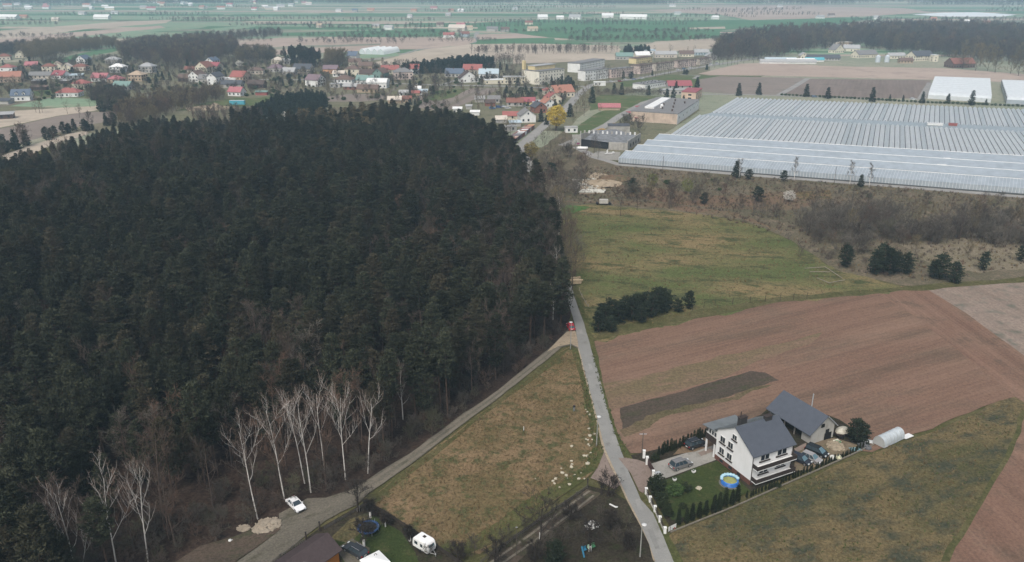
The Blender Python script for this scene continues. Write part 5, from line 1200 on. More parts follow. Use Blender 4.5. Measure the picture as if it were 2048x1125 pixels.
for sgn, mm in ((0, 0), (1, 1)):
    r.mi = 0; y0, y1 = (-ov, D_ / 2) if sgn == 0 else (D_ / 2, D_ + ov)
    z0, z1 = (E_ - sl * ov, E_ + RI) if sgn == 0 else (E_ + RI, E_ - sl * ov)
    o = MB(); th = Vector((0, 0, .16)); P = [Vector((-ov * .6, y0, z0)), Vector((W_ + ov * .6, y0, z0)), Vector((W_ + ov * .6, y1, z1)), Vector((-ov * .6, y1, z1))]
    T = [p + th for p in P]; o.face(T); o.face(P[::-1])
    for k in range(4): o.face([P[k], P[(k + 1) % 4], T[(k + 1) % 4], T[k]])
    rf_ = o.build('roof', M_slate if sgn == 0 else M_slate2, H)
    rb = MB()                                                     # standing seams of the sheet roof
    n = 24
    for k in range(n + 1):
        x = -ov * .55 + (W_ + ov * 1.1) * k / n; rb.tube([(x, y0 + .02, z0 + .18), (x, y1 - .02, z1 + .18)], .018, 4, False)
    rb.build('roof_seams', M_slate if sgn == 0 else M_slate2, rf_)['kind'] = 'stuff'
    if sgn == 0: roof_front = rf_
for x, y, hh, ww in ((2.2, D_ / 2 + 1.0, 1.3, 1.7), (7.3, D_ / 2 - .2, .9, 1.5)):
    m = MB(); m.box((x, y, E_ + RI + hh / 2 - .5), (ww, .75, hh + .6)); ch = m.build('chimney', mat('dark_chimney', (.04, .037, .037), .8), roof_front)
    m = MB(); m.box((x, y, E_ + RI + hh - .14), (ww + .18, .95, .1)); m.build('chimney_cap', M_dwood, roof_front)
m = MB(); m.tube([(1.7, D_ / 2 + 1.0, E_ + RI + 1.0), (1.7, D_ / 2 + 1.0, E_ + RI + 2.4)], .1, 6); m.build('flue', M_dwood, roof_front)
def hwin(x, y, z, rz, w_=1.35, h_=1.45, sill=True):
    o = window(H, x, y, z, rz, w_, h_)
    if sill:
        s = MB(); s.box((0, -.09, -h_ / 2 - .14), (w_ + .35, .22, .2)); s.build('sill', M_dwood, o)
    return o
for y, z in ((8.1, 2.75), (5.9, 2.75), (8.1, 5.2), (5.9, 5.2)): hwin(-.04, y, z, -math.pi / 2)
hwin(-.04, D_ / 2 + .1, 7.4, -math.pi / 2, 1.2, 1.1)
for x, z, w_ in ((2.9, 2.55, 2.2), (7.0, 2.75, 2.2), (2.9, 5.3, 2.2), (7.0, 5.3, 2.4)): hwin(x, -.04, z, 0, w_, 1.3)
for z in (1.0, 3.72):
    b = MB(); b.box((W_ / 2, -.72, z), (W_ - .2, 1.35, .18)); bo = b.build('balcony', M_wwhite, H)
    q = MB(); q.box((W_ / 2, -1.37, z + .52), (W_ - .1, .07, .86)); q.box((.14, -.72, z + .52), (.07, 1.3, .86)); q.box((W_ - .14, -.72, z + .52), (.07, 1.3, .86)); q.build('balcony_boards', M_dwood, bo)
for x in (.05, W_ - .05):
    m = MB(); m.tube([(x, -.12, 0), (x, -.12, E_ - .35)], .075, 6); m.build('downpipe', M_dwood, H)
for y in (3.0, 5.4, 8.0):
    m = MB(); m.box((-.05, y, .55), (.08, .9, .5)); m.build('cellar_window', M_pane, H)
# loggia on posts at the back
m = MB(); m.box((3.6, D_ + 1.6, 3.0), (7.2, 3.2, .25)); m.build('loggia_floor', M_dwood, H)
m = MB(); m.box((.06, D_ + 1.6, 3.6), (.1, 3.2, 1.2)); m.box((3.6, D_ + 3.16, 3.6), (7.1, .1, 1.2)); m.build('loggia_boards', M_dwood, H)
m = MB(); m.box((3.6, D_ + 1.6, 4.95), (7.0, 3.0, 1.5)); m.build('loggia_wall', M_wwhite, H)
for k in range(4):
    window(H, .07, D_ + .45 + k * .78, 5.0, -math.pi / 2, .62, 1.0)
m = MB(); a = [(-.5, D_ + .1, 6.15), (7.6, D_ + .1, 6.15), (7.6, D_ + 3.8, 5.75), (-.5, D_ + 3.8, 5.75)]; m.face(a); m.face([(x, y, z - .14) for x, y, z in a[::-1]])
for k in range(4): p, q = a[k], a[(k + 1) % 4]; m.face([(p[0], p[1], p[2] - .14), (q[0], q[1], q[2] - .14), q, p])
m.build('loggia_roof', M_slate2, H)
for x, y in ((.15, D_ + .5), (.15, D_ + 2.9), (6.9, D_ + 2.9)):
    m = MB(); m.box((x, y, 1.45), (.28, .28, 2.9)); m.build('post', M_wwhite, H)

Bn = at_frame(1620, 889.5, 27, 'barn', 'grey plastered barn with slate roof and an open side', 'barn')
bw, bl, be, br_ = 6.3, 11.4, 3.1, 2.5
m = MB(); m.box((bw / 2, .1, be / 2), (bw, .2, be)); m.face([(0, 0, be), (bw, 0, be), (bw / 2 + .5, 0, be + br_)]); m.build('gable_wall', M_greyplaster, Bn)
m = MB(); m.box((bw / 2, bl - .1, be / 2), (bw, .2, be)); m.face([(bw, bl, be), (0, bl, be), (bw / 2 + .5, bl, be + br_)]); m.build('rear_gable', M_greyplaster, Bn)
m = MB(); m.box((bw - .1, bl / 2, be / 2), (.2, bl - .4, be)); m.build('side_wall', M_greyplaster, Bn)
m = MB(); m.box((.1, 1.3, be / 2 - .2), (.2, 2.2, be - .5)); m.build('side_wall', M_greyplaster, Bn)
m = MB(); m.box((bw * .55, bl / 2, be / 2), (.1, bl - .6, be - .1)); m.build('shade_backing', M_dark, Bn)  # near-black colour stands in for the shade inside the barn
for y in (4.4, 7.2, 10.0):
    m = MB(); m.box((.1, y, be / 2 - .2), (.22, .22, be - .4)); m.build('post', mat('weathered_post', (.22, .20, .17), .9), Bn)
for s, (x0, z0, x1, z1) in enumerate([(-.9, be - .75, bw / 2 + .5, be + br_), (bw / 2 + .5, be + br_, bw + .6, be - .5)]):
    o = MB(); P = [Vector((x0, -.45, z0)), Vector((x1, -.45, z1)), Vector((x1, bl + .4, z1)), Vector((x0, bl + .4, z0))]; th = Vector((0, 0, .14)); T = [p + th for p in P]; o.face(T[::-1]); o.face(P)
    for k in range(4): o.face([P[(k + 1) % 4], P[k], T[k], T[(k + 1) % 4]])
    rr_ = o.build('roof', M_slate if s == 0 else mat('pale_roof_sheet', (.36, .39, .42), .5, .3, .06), Bn)
    sm = MB()
    for k in range(30):
        y = -.4 + (bl + .75) * k / 29; sm.tube([(x0, y, z0 + .15), (x1, y, z1 + .15)], .016, 4, False)
    sm.build('roof_seams', M_slate if s == 0 else mat('pale_roof_sheet', (0, 0, 0)), rr_)['kind'] = 'stuff'
m = MB(); m.box((2.9, -.05, 3.55), (.9, .1, .75)); m.build('window_opening', M_dark, Bn)
m = MB(); m.box((4.4, -.05, 1.75), (.9, .1, 1.2)); m.build('window_opening', M_dark, Bn)
m = MB(); m.box((4.7, -.06, .75), (1.9, .1, 1.5)); m.build('door_opening', M_dark, Bn)
m = MB(); m.tube([(bw + 1.0, bl * .62, 0), (bw + 1.0, bl * .62, 6.2)], .11, 8); m.build('flue_pipe', M_metal, Bn)

# ---- cars
def paint(nm, col, rough=.25): return mat('car_paint_' + nm, col, rough, .6, .03, 1.0)
M_glassc = mat('car_glass', (.035, .05, .06), .08, .8, .02)
M_glassb = mat('car_glass_bright', (.10, .17, .20), .08, .8, .02)
M_rim = mat('alloy_rim', (.42, .42, .43), .35, .5, .05, metal=.6)
M_lamp = mat('headlamp_glass', (.60, .62, .62), .15, .7, .02)
M_tail = mat('tail_lamp', (.28, .012, .012), .25, .5, .02)
def car(px, py, head, style, pm, label, glass=None, rails=False, z=GZ):
    S = dict(suv=(4.6, 1.86, .98, 1.72, -2.15, 1.15, -1.75, .45, .36), hatch=(4.1, 1.74, .88, 1.48, -1.95, 1.05, -1.55, .30, .31), wagon=(4.7, 1.80, .90, 1.52, -2.20, .95, -1.80, .25, .32), coupe=(4.5, 1.78, .86, 1.38, -1.55, .90, -.85, .15, .32), mpv=(4.4, 1.78, .95, 1.66, -2.05, 1.45, -1.80, .45, .32))[style]
    L, W, hb, hr, xr0, xf0, xr1, xf1, wr = S
    t = thing('car', label, 'car', G(px, py, z), math.radians(head))
    b = MB(); h = L / 2
    b.ext([(-h, .42), (-h, hb - .18), (-h + .12, hb - .03), (xr0, hb), (xf0 + .1, hb), (h - .35, hb - .16), (h - .06, hb - .32), (h, .55), (h - .08, .28), (-h + .1, .28)], W / 2, -W / 2)
    b.build('body', pm, t, bevel=.09)
    wy = W / 2 - .05; ry = W / 2 - .27
    g = MB(); lo = [(xr0, -wy), (xf0, -wy), (xf0, wy), (xr0, wy)]; hi = [(xr1, -ry), (xf1, -ry), (xf1, ry), (xr1, ry)]
    for k, nm in enumerate(('side_glass', 'windscreen', 'side_glass', 'rear_window')):
        q = MB(); a, c = lo[k], lo[(k + 1) % 4]; d, e = hi[(k + 1) % 4], hi[k]
        q.face([(*a, hb - .01), (*c, hb - .01), (*d, hr - .02), (*e, hr - .02)]); q.build(nm, glass if (glass and nm == 'windscreen') else M_glassc, t)
    q = MB(); q.box(((xr1 + xf1) / 2, 0, hr), (xf1 - xr1 + .12, 2 * ry + .10, .09)); rf2 = q.build('roof', pm, t, bevel=.03)
    q = MB()
    for (a, c) in ((lo[0], hi[0]), (lo[1], hi[1]), (lo[2], hi[2]), (lo[3], hi[3])): q.tube([(*a, hb), (*c, hr)], .05, 5, False)
    for s in (-1, 1):
        for f in (.38, .68): q.tube([(xr0 + (xf0 - xr0) * f, s * wy, hb), (xr1 + (xf1 - xr1) * f, s * ry, hr)], .045, 4, False)
    q.build('pillars', pm, t)
    for x in (-h + .82, h - .85):
        for s in (-1, 1):
            q = MB(); q.tube([(x, s * (W / 2 - .20), wr), (x, s * (W / 2 + .02), wr)], wr, 14); wo = q.build('wheel', M_black, t)
            q = MB(); q.tube([(x, s * (W / 2 - .01), wr), (x, s * (W / 2 + .035), wr)], wr * .62, 10); q.build('rim', M_rim, wo)
    for s in (-1, 1):
        q = MB(); q.box((h - .13, s * (W / 2 - .28), hb - .30), (.22, .40, .17)); q.build('headlight', M_lamp, t)
        q = MB(); q.box((-h + .04, s * (W / 2 - .16), hb - .16), (.12, .24, .24)); q.build('tail_light', M_tail, t)
        q = MB(); q.box((xf0 - .15, s * (W / 2 + .08), hb + .06), (.14, .18, .13)); q.build('mirror', pm, t)
    q = MB(); q.box((-h - .012, 0, .62), (.03, .52, .12)); q.build('number_plate', M_frame, t)
    q = MB(); q.box((h - .01, 0, .46), (.06, W * .62, .16)); q.build('grille', M_black, t)
    if rails:
        for s in (-1, 1):
            q = MB(); q.tube([(xr1 + .15, s * (ry - .05), hr + .12), (xf1 - .1, s * (ry - .05), hr + .12)], .03, 5); q.build('roof_rail', M_rim, t)
    return t
car(1361, 934, 27, 'suv', paint('grey', (.17, .165, .16)), 'grey brown SUV parked on the concrete driveway', rails=True)
car(1391, 893, 27, 'suv', paint('black', (.015, .016, .018)), 'black SUV beside the thuja hedge', rails=True, glass=M_glassb)
car(1601, 924, -46, 'hatch', paint('darkblue', (.022, .025, .034)), 'dark car nearest to the balconies, first of three parked abreast', M_glassb)
car(1622, 921, -46, 'hatch', paint('silver', (.30, .29, .285)), 'silver car in the middle of three parked abreast', M_glassb)
car(1633, 908, -46, 'mpv', paint('darkgreen', (.016, .02, .022)), 'black car last of three, closest to the barn', M_glassb)
car(592, 1014, -48, 'coupe', paint('white', (.80, .80, .80)), 'white saloon car parked on the gravel under the birches')
car(711, 1106, 143, 'wagon', paint('graphite', (.035, .04, .046)), 'dark estate car beside the cottage lawn', rails=True)
car(1141, 657, 98, 'hatch', paint('red', (.42, .02, .03)), 'bright red car at the fork of road and track', M_glassc)
for px, py, hd, nm, cl, lb in [(1188, 259, 0, 'x', (0, 0, 0), '')][:0]: pass
for k, (px, py, hd, cc, lb) in enumerate([(1252, 161, 10, (.6, .6, .6), 'pale parked car by the white apartment block'), (1268, 160, 10, (.25, .3, .4), 'blue grey car parked on the apartment street'), (1283, 158, 10, (.65, .65, .65), 'white car under the street trees'), (1356, 141, 12, (.7, .7, .7), 'white car on the tree lined street'), (1368, 139, 12, (.12, .2, .3), 'dark blue car on the tree lined street'), (1381, 137, 12, (.7, .7, .68), 'white van before the last beige apartment house'), (1422, 130, 14, (.65, .65, .65), 'white car far along the street'), (1434, 128, 14, (.5, .52, .55), 'silver car far along the street'), (1223, 165, 5, (.6, .6, .6), 'pale car below the pinkish block'), (1240, 164, 5, (.3, .05, .04), 'red car below the pinkish block'),
        (998, 216, 10, (.05, .12, .3), 'blue car in the village yard west of the red roofs'), (1008, 215, 0, (.55, .58, .6), 'silver car next to the blue one in the yard'), (1016, 218, 0, (.5, .5, .5), 'grey car right of the blue one in the yard'), (1055, 213, 0, (.4, .42, .45), 'grey car before the crimson shed'), (985, 218, 10, (.1, .2, .42), 'blue car west end of the village yard'),
        (1629, 195, 3, (.14, .2, .3), 'blue car on the lane behind the glasshouse'), (1826, 200, 3, (.7, .72, .72), 'white car on the lane behind the glasshouse'), (1277, 172, 0, (.6, .6, .6), 'white van beside the low pavilion')]):
    car(px, py, hd, 'hatch' if k % 2 else 'wagon', paint('far%d' % k, cc), lb, z=VZ)

# ---- caravan
t = thing('caravan', 'small white caravan on the garden lawn by the picket fence', 'caravan', G(849, 1100, GZ), math.radians(-40))
M_cv = mat('caravan_white', (.80, .80, .78), .4, .4, .03)
m = MB(); m.ext([(-1.75, .55), (-1.85, 1.2), (-1.7, 2.05), (-1.4, 2.38), (1.2, 2.42), (1.6, 2.15), (1.85, 1.3), (1.7, .55)], .98, -.98); m.build('body', M_cv, t, bevel=.10)
for (x, y, z, s) in ((-.9, -1.0, 1.6, (.7, .04, .55)), (.35, -1.0, 1.6, (.5, .04, .55))):
    m = MB(); m.box((x, y, z), s); m.build('side_window', M_glassc, t)
m = MB(); m.face([(1.84, -.6, 1.32), (1.84, .6, 1.32), (1.66, .6, 1.98), (1.66, -.6, 1.98)]); m.build('front_window', M_glassb, t)
m = MB(); m.box((-.1, .25, 2.46), (.5, .45, .1)); m.build('roof_hatch', M_dwood, t)
m = MB(); m.tube([(1.7, -.4, .55), (2.7, 0, .5)], .05, 5); m.tube([(1.7, .4, .55), (2.7, 0, .5)], .05, 5); m.tube([(2.6, 0, .5), (2.6, 0, .05)], .04, 5); m.build('drawbar', M_metal, t)
for s in (-1, 1):
    m = MB(); m.tube([(-.2, s * .82, .32), (-.2, s * 1.0, .32)], .32, 12); m.build('wheel', M_black, t)

# ---- cottage cut by the bottom edge
R1, E1 = G(655, 1066, 4.5), G(683, 1101, 2.7)
d = G(560, 1130, 4.5) - R1; d.normalize(); n_ = Vector((d.y, -d.x, 0)); n_ = n_ if (E1 - R1).dot(n_) > 0 else -n_
hw = (E1 - R1).dot(n_); off = (E1 - R1).dot(d); Lc = 13.0
M_shing = mat('brown_shingles', (.068, .052, .052), .9, .1, .16, 2.0)
Ct = thing('cottage', 'cottage with a brown shingle roof and orange plank wall', 'cottage', (0, 0, 0))
def lp(a, s, z): p = R1 + d * a + n_ * s; return Vector((p.x, p.y, z))
zr, ze = 4.5, 2.7
for sg in (1, -1):
    m = MB(); P = [lp(-.1, 0, zr), lp(-.1, sg * hw, ze), lp(Lc, sg * hw, ze), lp(Lc, 0, zr)]; T = [p - Vector((0, 0, .14)) for p in P]; m.face(P); m.face(T[::-1])
    for k in range(4): m.face([P[k], T[k], T[(k + 1) % 4], P[(k + 1) % 4]])
    ro = m.build('roof', M_shing, Ct)
    if sg == 1:
        m = MB(); m.face([lp(4.2, hw + .5, ze + .1), lp(6.2, hw * .45, ze + 1.05), lp(8.2, hw + .5, ze + .1)]); m.build('porch_roof', mat('grey_felt', (.12, .11, .11), .9), ro)
M_plank = mat('orange_planks', (.42, .16, .035), .6, .3, .2, 2.0)
for k in range(26):
    m = MB(); a = .5 + k * .33; p = lp(a, hw - .5, GZ); m.box((0, 0, 1.2), (.31, .05, 2.4)); o = m.build('plank', M_plank, Ct); o.location = p; o.rotation_euler = (0, 0, math.atan2(d.y, d.x))
for s in (hw - .56, -hw + .5):
    m = MB(); m.face([lp(.4, s, GZ), lp(Lc - .3, s, GZ), lp(Lc - .3, s, ze), lp(.4, s, ze)]); m.build('wall', mat('cottage_wall', (.30, .16, .06), .8), Ct)
m = MB(); m.face([lp(.4, -hw + .5, GZ), lp(.4, hw - .56, GZ), lp(.4, hw - .56, ze), lp(.4, 0, zr - .2), lp(.4, -hw + .5, ze)]); m.build('gable_wall', mat('cottage_wall', (0, 0, 0)), Ct)
# ---- party tent
t = thing('party_tent', 'white party tent roof at the bottom edge beside the dark car', 'tent', G(752, 1146, GZ), math.radians(40))
m = MB(); q = 1.75; zt = 2.35
for k in range(4):
    a = [(-q, -q), (q, -q), (q, q), (-q, q)]; p, r_ = a[k], a[(k + 1) % 4]; m.face([(*p, zt), (*r_, zt), (0, 0, zt + .55)]); m.face([(*p, zt - .3), (*r_, zt - .3), (*r_, zt), (*p, zt)])
m.build('canopy', mat('white_tent_cloth', (.82, .82, .80), .7, .2, .03), t)
for x in (-q + .05, q - .05):
    for y in (-q + .05, q - .05):
        m = MB(); m.tube([(x, y, 0), (x, y, zt)], .04, 5); m.build('pole', M_metal, t)
m = MB(); m.lathe([(.16, 0), (.24, 0), (.24, .02), (.16, .02), (.16, 0)], (0, 0, 0), 12); o = m.build('printed_loop', M_black, t); o.location = (.55, .75, zt + .36); o.rotation_euler = (.28, -.2, 0)

# ---- trampoline, pool, swing, tarpaulin
t = thing('trampoline', 'round trampoline with a blue edge pad on the lawn', 'trampoline', G(737, 1062, GZ)); M_blue = mat('blue_pvc', (.022, .07, .20), .5, .4, .4, 1.2, dirt=((.06, .09, .11), .95))
m = MB(); m.lathe([(1.45, .82), (1.85, .80), (1.85, .72), (1.45, .74), (1.45, .82)], sides=28); m.build('edge_pad', M_blue, t)
m = MB(); m.lathe([(.01, .76), (1.46, .78)], sides=28); m.build('jump_mat', M_black, t)
for k in range(6):
    a = k * math.pi / 3; x, y = 1.7 * math.cos(a), 1.7 * math.sin(a); m = MB(); m.tube([(x, y, 0), (x, y, .75)], .04, 5); m.tube([(x, y, .75), (x * 1.03, y * 1.03, 1.35)], .03, 5); m.build('leg', M_metal, t)
t = thing('paddling_pool', 'blue inflatable garden pool with a pale rim and yellowish cover', 'pool', G(1459, 967, GZ)); M_ring = mat('pool_blue', (.03, .16, .50), .35, .5, .1, 2)
m = MB()
for k in range(3): m.lathe([(1.45 + .16 * math.cos(q), .16 + .28 * k + .15 * math.sin(q)) for q in [6.283 * i / 8 for i in range(9)]], sides=24)
m.build('pool_wall', M_ring, t, smooth=True)
m = MB(); m.lathe([(.01, .68), (.6, .72), (1.1, .62), (1.4, .55)], sides=24); o = m.build('pool_cover', mat('yellow_cover', (.27, .28, .10), .6, .3, .2, 1.2), t, smooth=True)
for v in o.data.vertices: v.co.z += .14 * noise.noise(v.co * 1.7)
for k in range(9):
    a = .15 + k * math.pi / 8 * .92; m = MB(); m.lathe([(.02, 0), (.26, .06), (.34, .25), (.26, .44), (.02, .5)], (1.5 * math.cos(a), 1.5 * math.sin(a), .72), 8); m.build('rim_cushion', mat('pale_blue_pvc', (.38, .58, .68), .4, .4, .05), t, smooth=True)
m = MB(); m.lathe([(.02, .02), (1.95, .02), (1.95, .0)], sides=24); m.build('ground_mat', mat('grey_mat', (.15, .15, .14), .9), t)
t = thing('play_swing', 'childrens swing frame with blue and green seats in dark garden', 'swing', G(1178, 1102, GZ), .5)
m = MB()
for x in (-1.3, 1.3): m.tube([(x, -.8, 0), (x, 0, 2.0), (x, .8, 0)], .05, 6)
m.tube([(-1.4, 0, 2.0), (1.4, 0, 2.0)], .05, 6); m.build('frame', M_dwood, t)
for x, c, nm in ((-.85, (.03, .18, .30), 'blue'), (0.1, (.42, .62, .46), 'pale green'), (.85, (.08, .26, .12), 'green')):
    m = MB(); m.box((x, 0, .6), (.6, .42, .12)); m.box((x, .2, .85), (.6, .08, .5)); so = m.build('seat', mat('plastic_' + nm.replace(' ', '_'), c, .5, .4, .05), t)
    m = MB(); m.tube([(x - .25, 0, .65), (x - .25, 0, 2.0)], .015, 4); m.tube([(x + .25, 0, .65), (x + .25, 0, 2.0)], .015, 4); m.build('rope', M_black, so)
m = MB(); m.face([(-1.7, -.1, 1.6), (-1.4, -.1, 1.6), (-1.5, -1.1, .1), (-1.8, -1.1, .1)]); m.build('slide', mat('blue_slide', (.03, .15, .24), .4, .4), t)
t = thing('tarpaulin', 'pale torn tarpaulin over a heap in the dark garden', 'tarpaulin', G(1184, 1052, GZ), .4); m = MB(); n = 7
P = [[Vector((x * .42 - 1.3, y * .36 - 1.1, max(.02, .95 * math.exp(-((x - 3) ** 2 + (y - 3) ** 2) / 7) + .22 * noise.noise((x * .8, y * .8, 2))))) for x in range(n)] for y in range(n)]
for y in range(n - 1):
    for x in range(n - 1):
        if (x, y) not in ((0, 0), (5, 0), (0, 5), (0, 4)): m.face([P[y][x], P[y][x + 1], P[y + 1][x + 1], P[y + 1][x]])
m.build('sheet', mat('pale_tarp', (.52, .52, .50), .6, .3, .2, 1.2, dirt=((.2, .2, .18), .5)), t)
m = MB(); m.box((0, 0, .3), (1.9, 1.5, .6)); m.build('heap', M_dark, t)
t = thing('plastic_sheet', 'narrow strip of pale plastic on the dark garden soil', 'sheet', G(1226, 1013, GZ), -.75); m = MB(); m.box((0, 0, .12), (1.5, .28, .1)); m.box((.6, .12, .14), (.6, .22, .1), .4); m.build('strip', M_frame, t)

# ---- foil tunnel on the field edge
A0, A1, B0 = G(1745, 886, GZ), G(1766, 896, GZ), G(1806, 877, GZ)
dl = B0 - A1; t = thing('poly_tunnel', 'small translucent foil tunnel at the edge of the brown field', 'tunnel', A0)
wv = A1 - A0; m = MB(); prev = None; n = 12; arc = []
wv = wv * 1.1
for j in range(n + 1):
    a = math.pi * j / n; p = wv * (.5 - .5 * math.cos(a)) + Vector((0, 0, 2.05 * math.sin(a) ** .75)); arc.append(p)
mf = mat('garden_foil', (.47, .51, .53), .35, .5, .12, 1.2, dirt=((.30, .33, .35), .5))
for k in range(6):
    m = MB()
    for j in range(n): s0, s1 = dl * (k / 6), dl * ((k + 1) / 6); m.face([arc[j] + s0, arc[j + 1] + s0, arc[j + 1] + s1, arc[j] + s1])
    m.build('foil_panel', mf, t, smooth=True)
for s in (Vector(), dl):
    m = MB(); m.face([p + s for p in arc]); m.build('end_foil', mat('end_foil_grey', (.36, .37, .36), .6, .3, .08, 1), t)
for k in range(7):
    m = MB(); m.tube([p * 1.01 + dl * (k / 6) for p in arc], .035, 5); m.build('hoop', M_metal, t)
tt = thing('plastic_film', 'loose white plastic film beside the foil tunnel', 'film', G(1815, 873, GZ + .05), .5); m = MB(); m.box((0, 0, .06), (2.6, 1.2, .1)); m.build('film', M_frame, tt)
for v in tt.children[0].data.vertices: v.co.x *= 1 + .25 * noise.noise(v.co)

# ---- fences, gate, posts, lamps
M_pil = mat('white_pillar', (.74, .74, .71), .8, .2, .05)
fp = [(1292, 987), (1300, 1004), (1309.5, 1023), (1319.5, 1044), (1329.5, 1066)]
t = thing('garden_fence', 'dark railing fence with white pillars along the road', 'fence', (0, 0, 0))
for p in fp:
    g = G(*p, GZ); m = MB(); m.box((g.x, g.y, .65), (.42, .42, 1.3)); m.box((g.x, g.y, 1.36), (.52, .52, .12)); m.build('pillar', M_pil, t)
for a, b_ in zip(fp, fp[1:]):
    p, q = G(*a, GZ), G(*b_, GZ); m = MB(); dd = q - p
    m.box(((p.x + q.x) / 2, (p.y + q.y) / 2, .2), (dd.length, .18, .4), math.atan2(dd.y, dd.x)); m.build('base_wall', M_conc, t)
    m = MB()
    for z in (.6, 1.1): m.tube([p + Vector((0, 0, z)), q + Vector((0, 0, z))], .03, 4)
    for k in range(14): x = p.lerp(q, (k + .5) / 14); m.tube([x + Vector((0, 0, .4)), x + Vector((0, 0, 1.2))], .02, 4, False)
    m.build('railing', M_dwood, t)
t = thing('driveway_gate', 'dark red brown sliding gate at the driveway mouth', 'gate', (0, 0, 0))
p, q = G(1292, 925, GZ), G(1311, 957, GZ); dd = q - p; rz = math.atan2(dd.y, dd.x)
for k in range(14):
    x = p.lerp(q, (k + .5) / 14); m = MB(); m.box((0, 0, .8), (dd.length / 14 * .94, .05, 1.4)); o = m.build('board', mat('gate_brown', (.062, .032, .028), .6, .3, .1), t); o.location = (x.x, x.y, GZ - .05); o.rotation_euler = (0, 0, rz)
m = MB()
for z in (.3, 1.3): m.tube([p + Vector((0, 0, z)), q + Vector((0, 0, z))], .04, 4)
m.build('gate_rail', M_dwood, t)
for k, pp in enumerate([(1287.5, 916), (1293.5, 929), (1306, 957)]):
    tt = thing('gate_pillar', ['white pillar at the field side of the driveway gate', 'white pillar where the driveway gate hangs', 'white pillar between the gate and the garden bushes'][k], 'pillar', G(*pp, GZ)); m = MB(); m.box((0, 0, .8), (.45, .45, 1.6)); m.build('shaft', M_pil, tt); m = MB(); m.box((0, 0, 1.66), (.56, .56, .12)); m.build('cap', M_pil, tt)
tt = thing('meter_box', 'white utility box beside the gate and black bushes', 'box', G(1314, 960, GZ), .4); m = MB(); m.box((0, 0, .8), (.9, .5, 1.5)); m.build('cabinet', M_pil, tt); m = MB(); m.box((0, 0, 1.6), (1.0, .6, .1)); m.build('lid', M_metal, tt)
tt = thing('banner', 'white banner panel on the fence corner beside the road', 'banner', (0, 0, 0)); p, q = G(1336, 1066, GZ), G(1352, 1058, GZ); m = MB(); m.face([p + Vector((0, 0, .2)), q + Vector((0, 0, .2)), q + Vector((0, 0, 1.15)), p + Vector((0, 0, 1.15))]); m.face([p + Vector((0, .02, 1.15)), q + Vector((0, .02, 1.15)), q + Vector((0, .02, .2)), p + Vector((0, .02, .2))]); m.build('panel', M_frame, tt)
m = MB(); c = p.lerp(q, .78) + Vector((0, -.03, .38)); m.box(c, (.3, .03, .3)); m.build('printed_spot', mat('banner_red', (.3, .05, .04), .7), tt); m = MB(); c = p.lerp(q, .6) + Vector((0, -.03, .36)); m.box(c, (.3, .03, .22)); m.build('printed_spot', M_black, tt)
t = thing('plot_fence', 'low concrete base and wire fence along the meadow side of the plot', 'fence', (0, 0, 0))
fl = [(1340, 1066), (1400, 1042), (1470, 1014), (1560, 974), (1640, 939), (1700, 912), (1748, 890)]
for a, b_ in zip(fl, fl[1:]):
    p, q = G(*a, GZ), G(*b_, GZ); n = max(2, int((q - p).length / 2.5))
    for k in range(n):
        x0, x1 = p.lerp(q, k / n), p.lerp(q, (k + 1) / n); dd = x1 - x0
        m = MB(); m.box((0, 0, .14), (dd.length - .04, .10, .30)); o = m.build('base_slab', mat('concrete_base', (.23, .205, .165), .95, .1, .2, 1.0), t); o.location = ((x0 + x1) / 2); o.rotation_euler = (0, 0, math.atan2(dd.y, dd.x))
        m = MB(); m.tube([x0, x0 + Vector((0, 0, 1.3))], .035, 5); m.build('post', M_dwood, t)
def picket(name, label, line, hgt=1.1, mt=None, gap=.16, pw=.09):
    t = thing(name, label, 'fence', (0, 0, 0))
    for a, b_ in zip(line, line[1:]):
        p, q = G(*a, GZ), G(*b_, GZ); dd = q - p; rz = math.atan2(dd.y, dd.x); n = max(1, int(dd.length / 2.4))
        for k in range(n):
            x0, x1 = p.lerp(q, k / n), p.lerp(q, (k + 1) / n)
            m = MB(); m.box((x0.x, x0.y, hgt / 2 + .1), (.12, .12, hgt + .3), rz); m.build('post', mt or M_dwood, t)
            m = MB(); L = (x1 - x0).length; c = (x0 + x1) / 2
            for z in (.35, hgt - .2): m.box((c.x, c.y, z + .15), (L, .05, .08), rz)
            for j in range(int(L / gap)):
                x = x0.lerp(x1, (j + .5) / int(L / gap)); m.box((x.x, x.y, hgt / 2 + .15), (pw, .04, hgt * random.Random(j + k).uniform(.92, 1.05)), rz)
            m.build('picket_panel', mt or M_dwood, t)
    return t
M_oldw = mat('weathered_fence_wood', (.055, .047, .04), .95, .1, .25, 2.0)
picket('picket_fence', 'dark weathered picket fence between lawn and dry meadow', [(735, 1012), (770, 1030), (810, 1056), (850, 1082), (900, 1116), (930, 1138)], mt=M_oldw)
picket('track_fence', 'low dark fence between the gravel track and cottage garden', [(733, 1010), (700, 1030), (670, 1048), (648, 1060)], .8, mat('greyed_fence_wood', (.10, .09, .08), .95), .3)
picket('track_fence', 'pale rail fence in front of the shingle roofed cottage', [(612, 1082), (585, 1098), (560, 1115), (535, 1135)], .8, mat('pale_fence_wood', (.17, .155, .13), .95), .35)
picket('lane_fence', 'long thin fence between the dry meadow and the garden lane', [(1175, 976), (1130, 1008), (1080, 1043), (1030, 1078), (985, 1110), (960, 1128)], .9, mat('greyed_fence_wood', (0, 0, 0)), .45, .05)
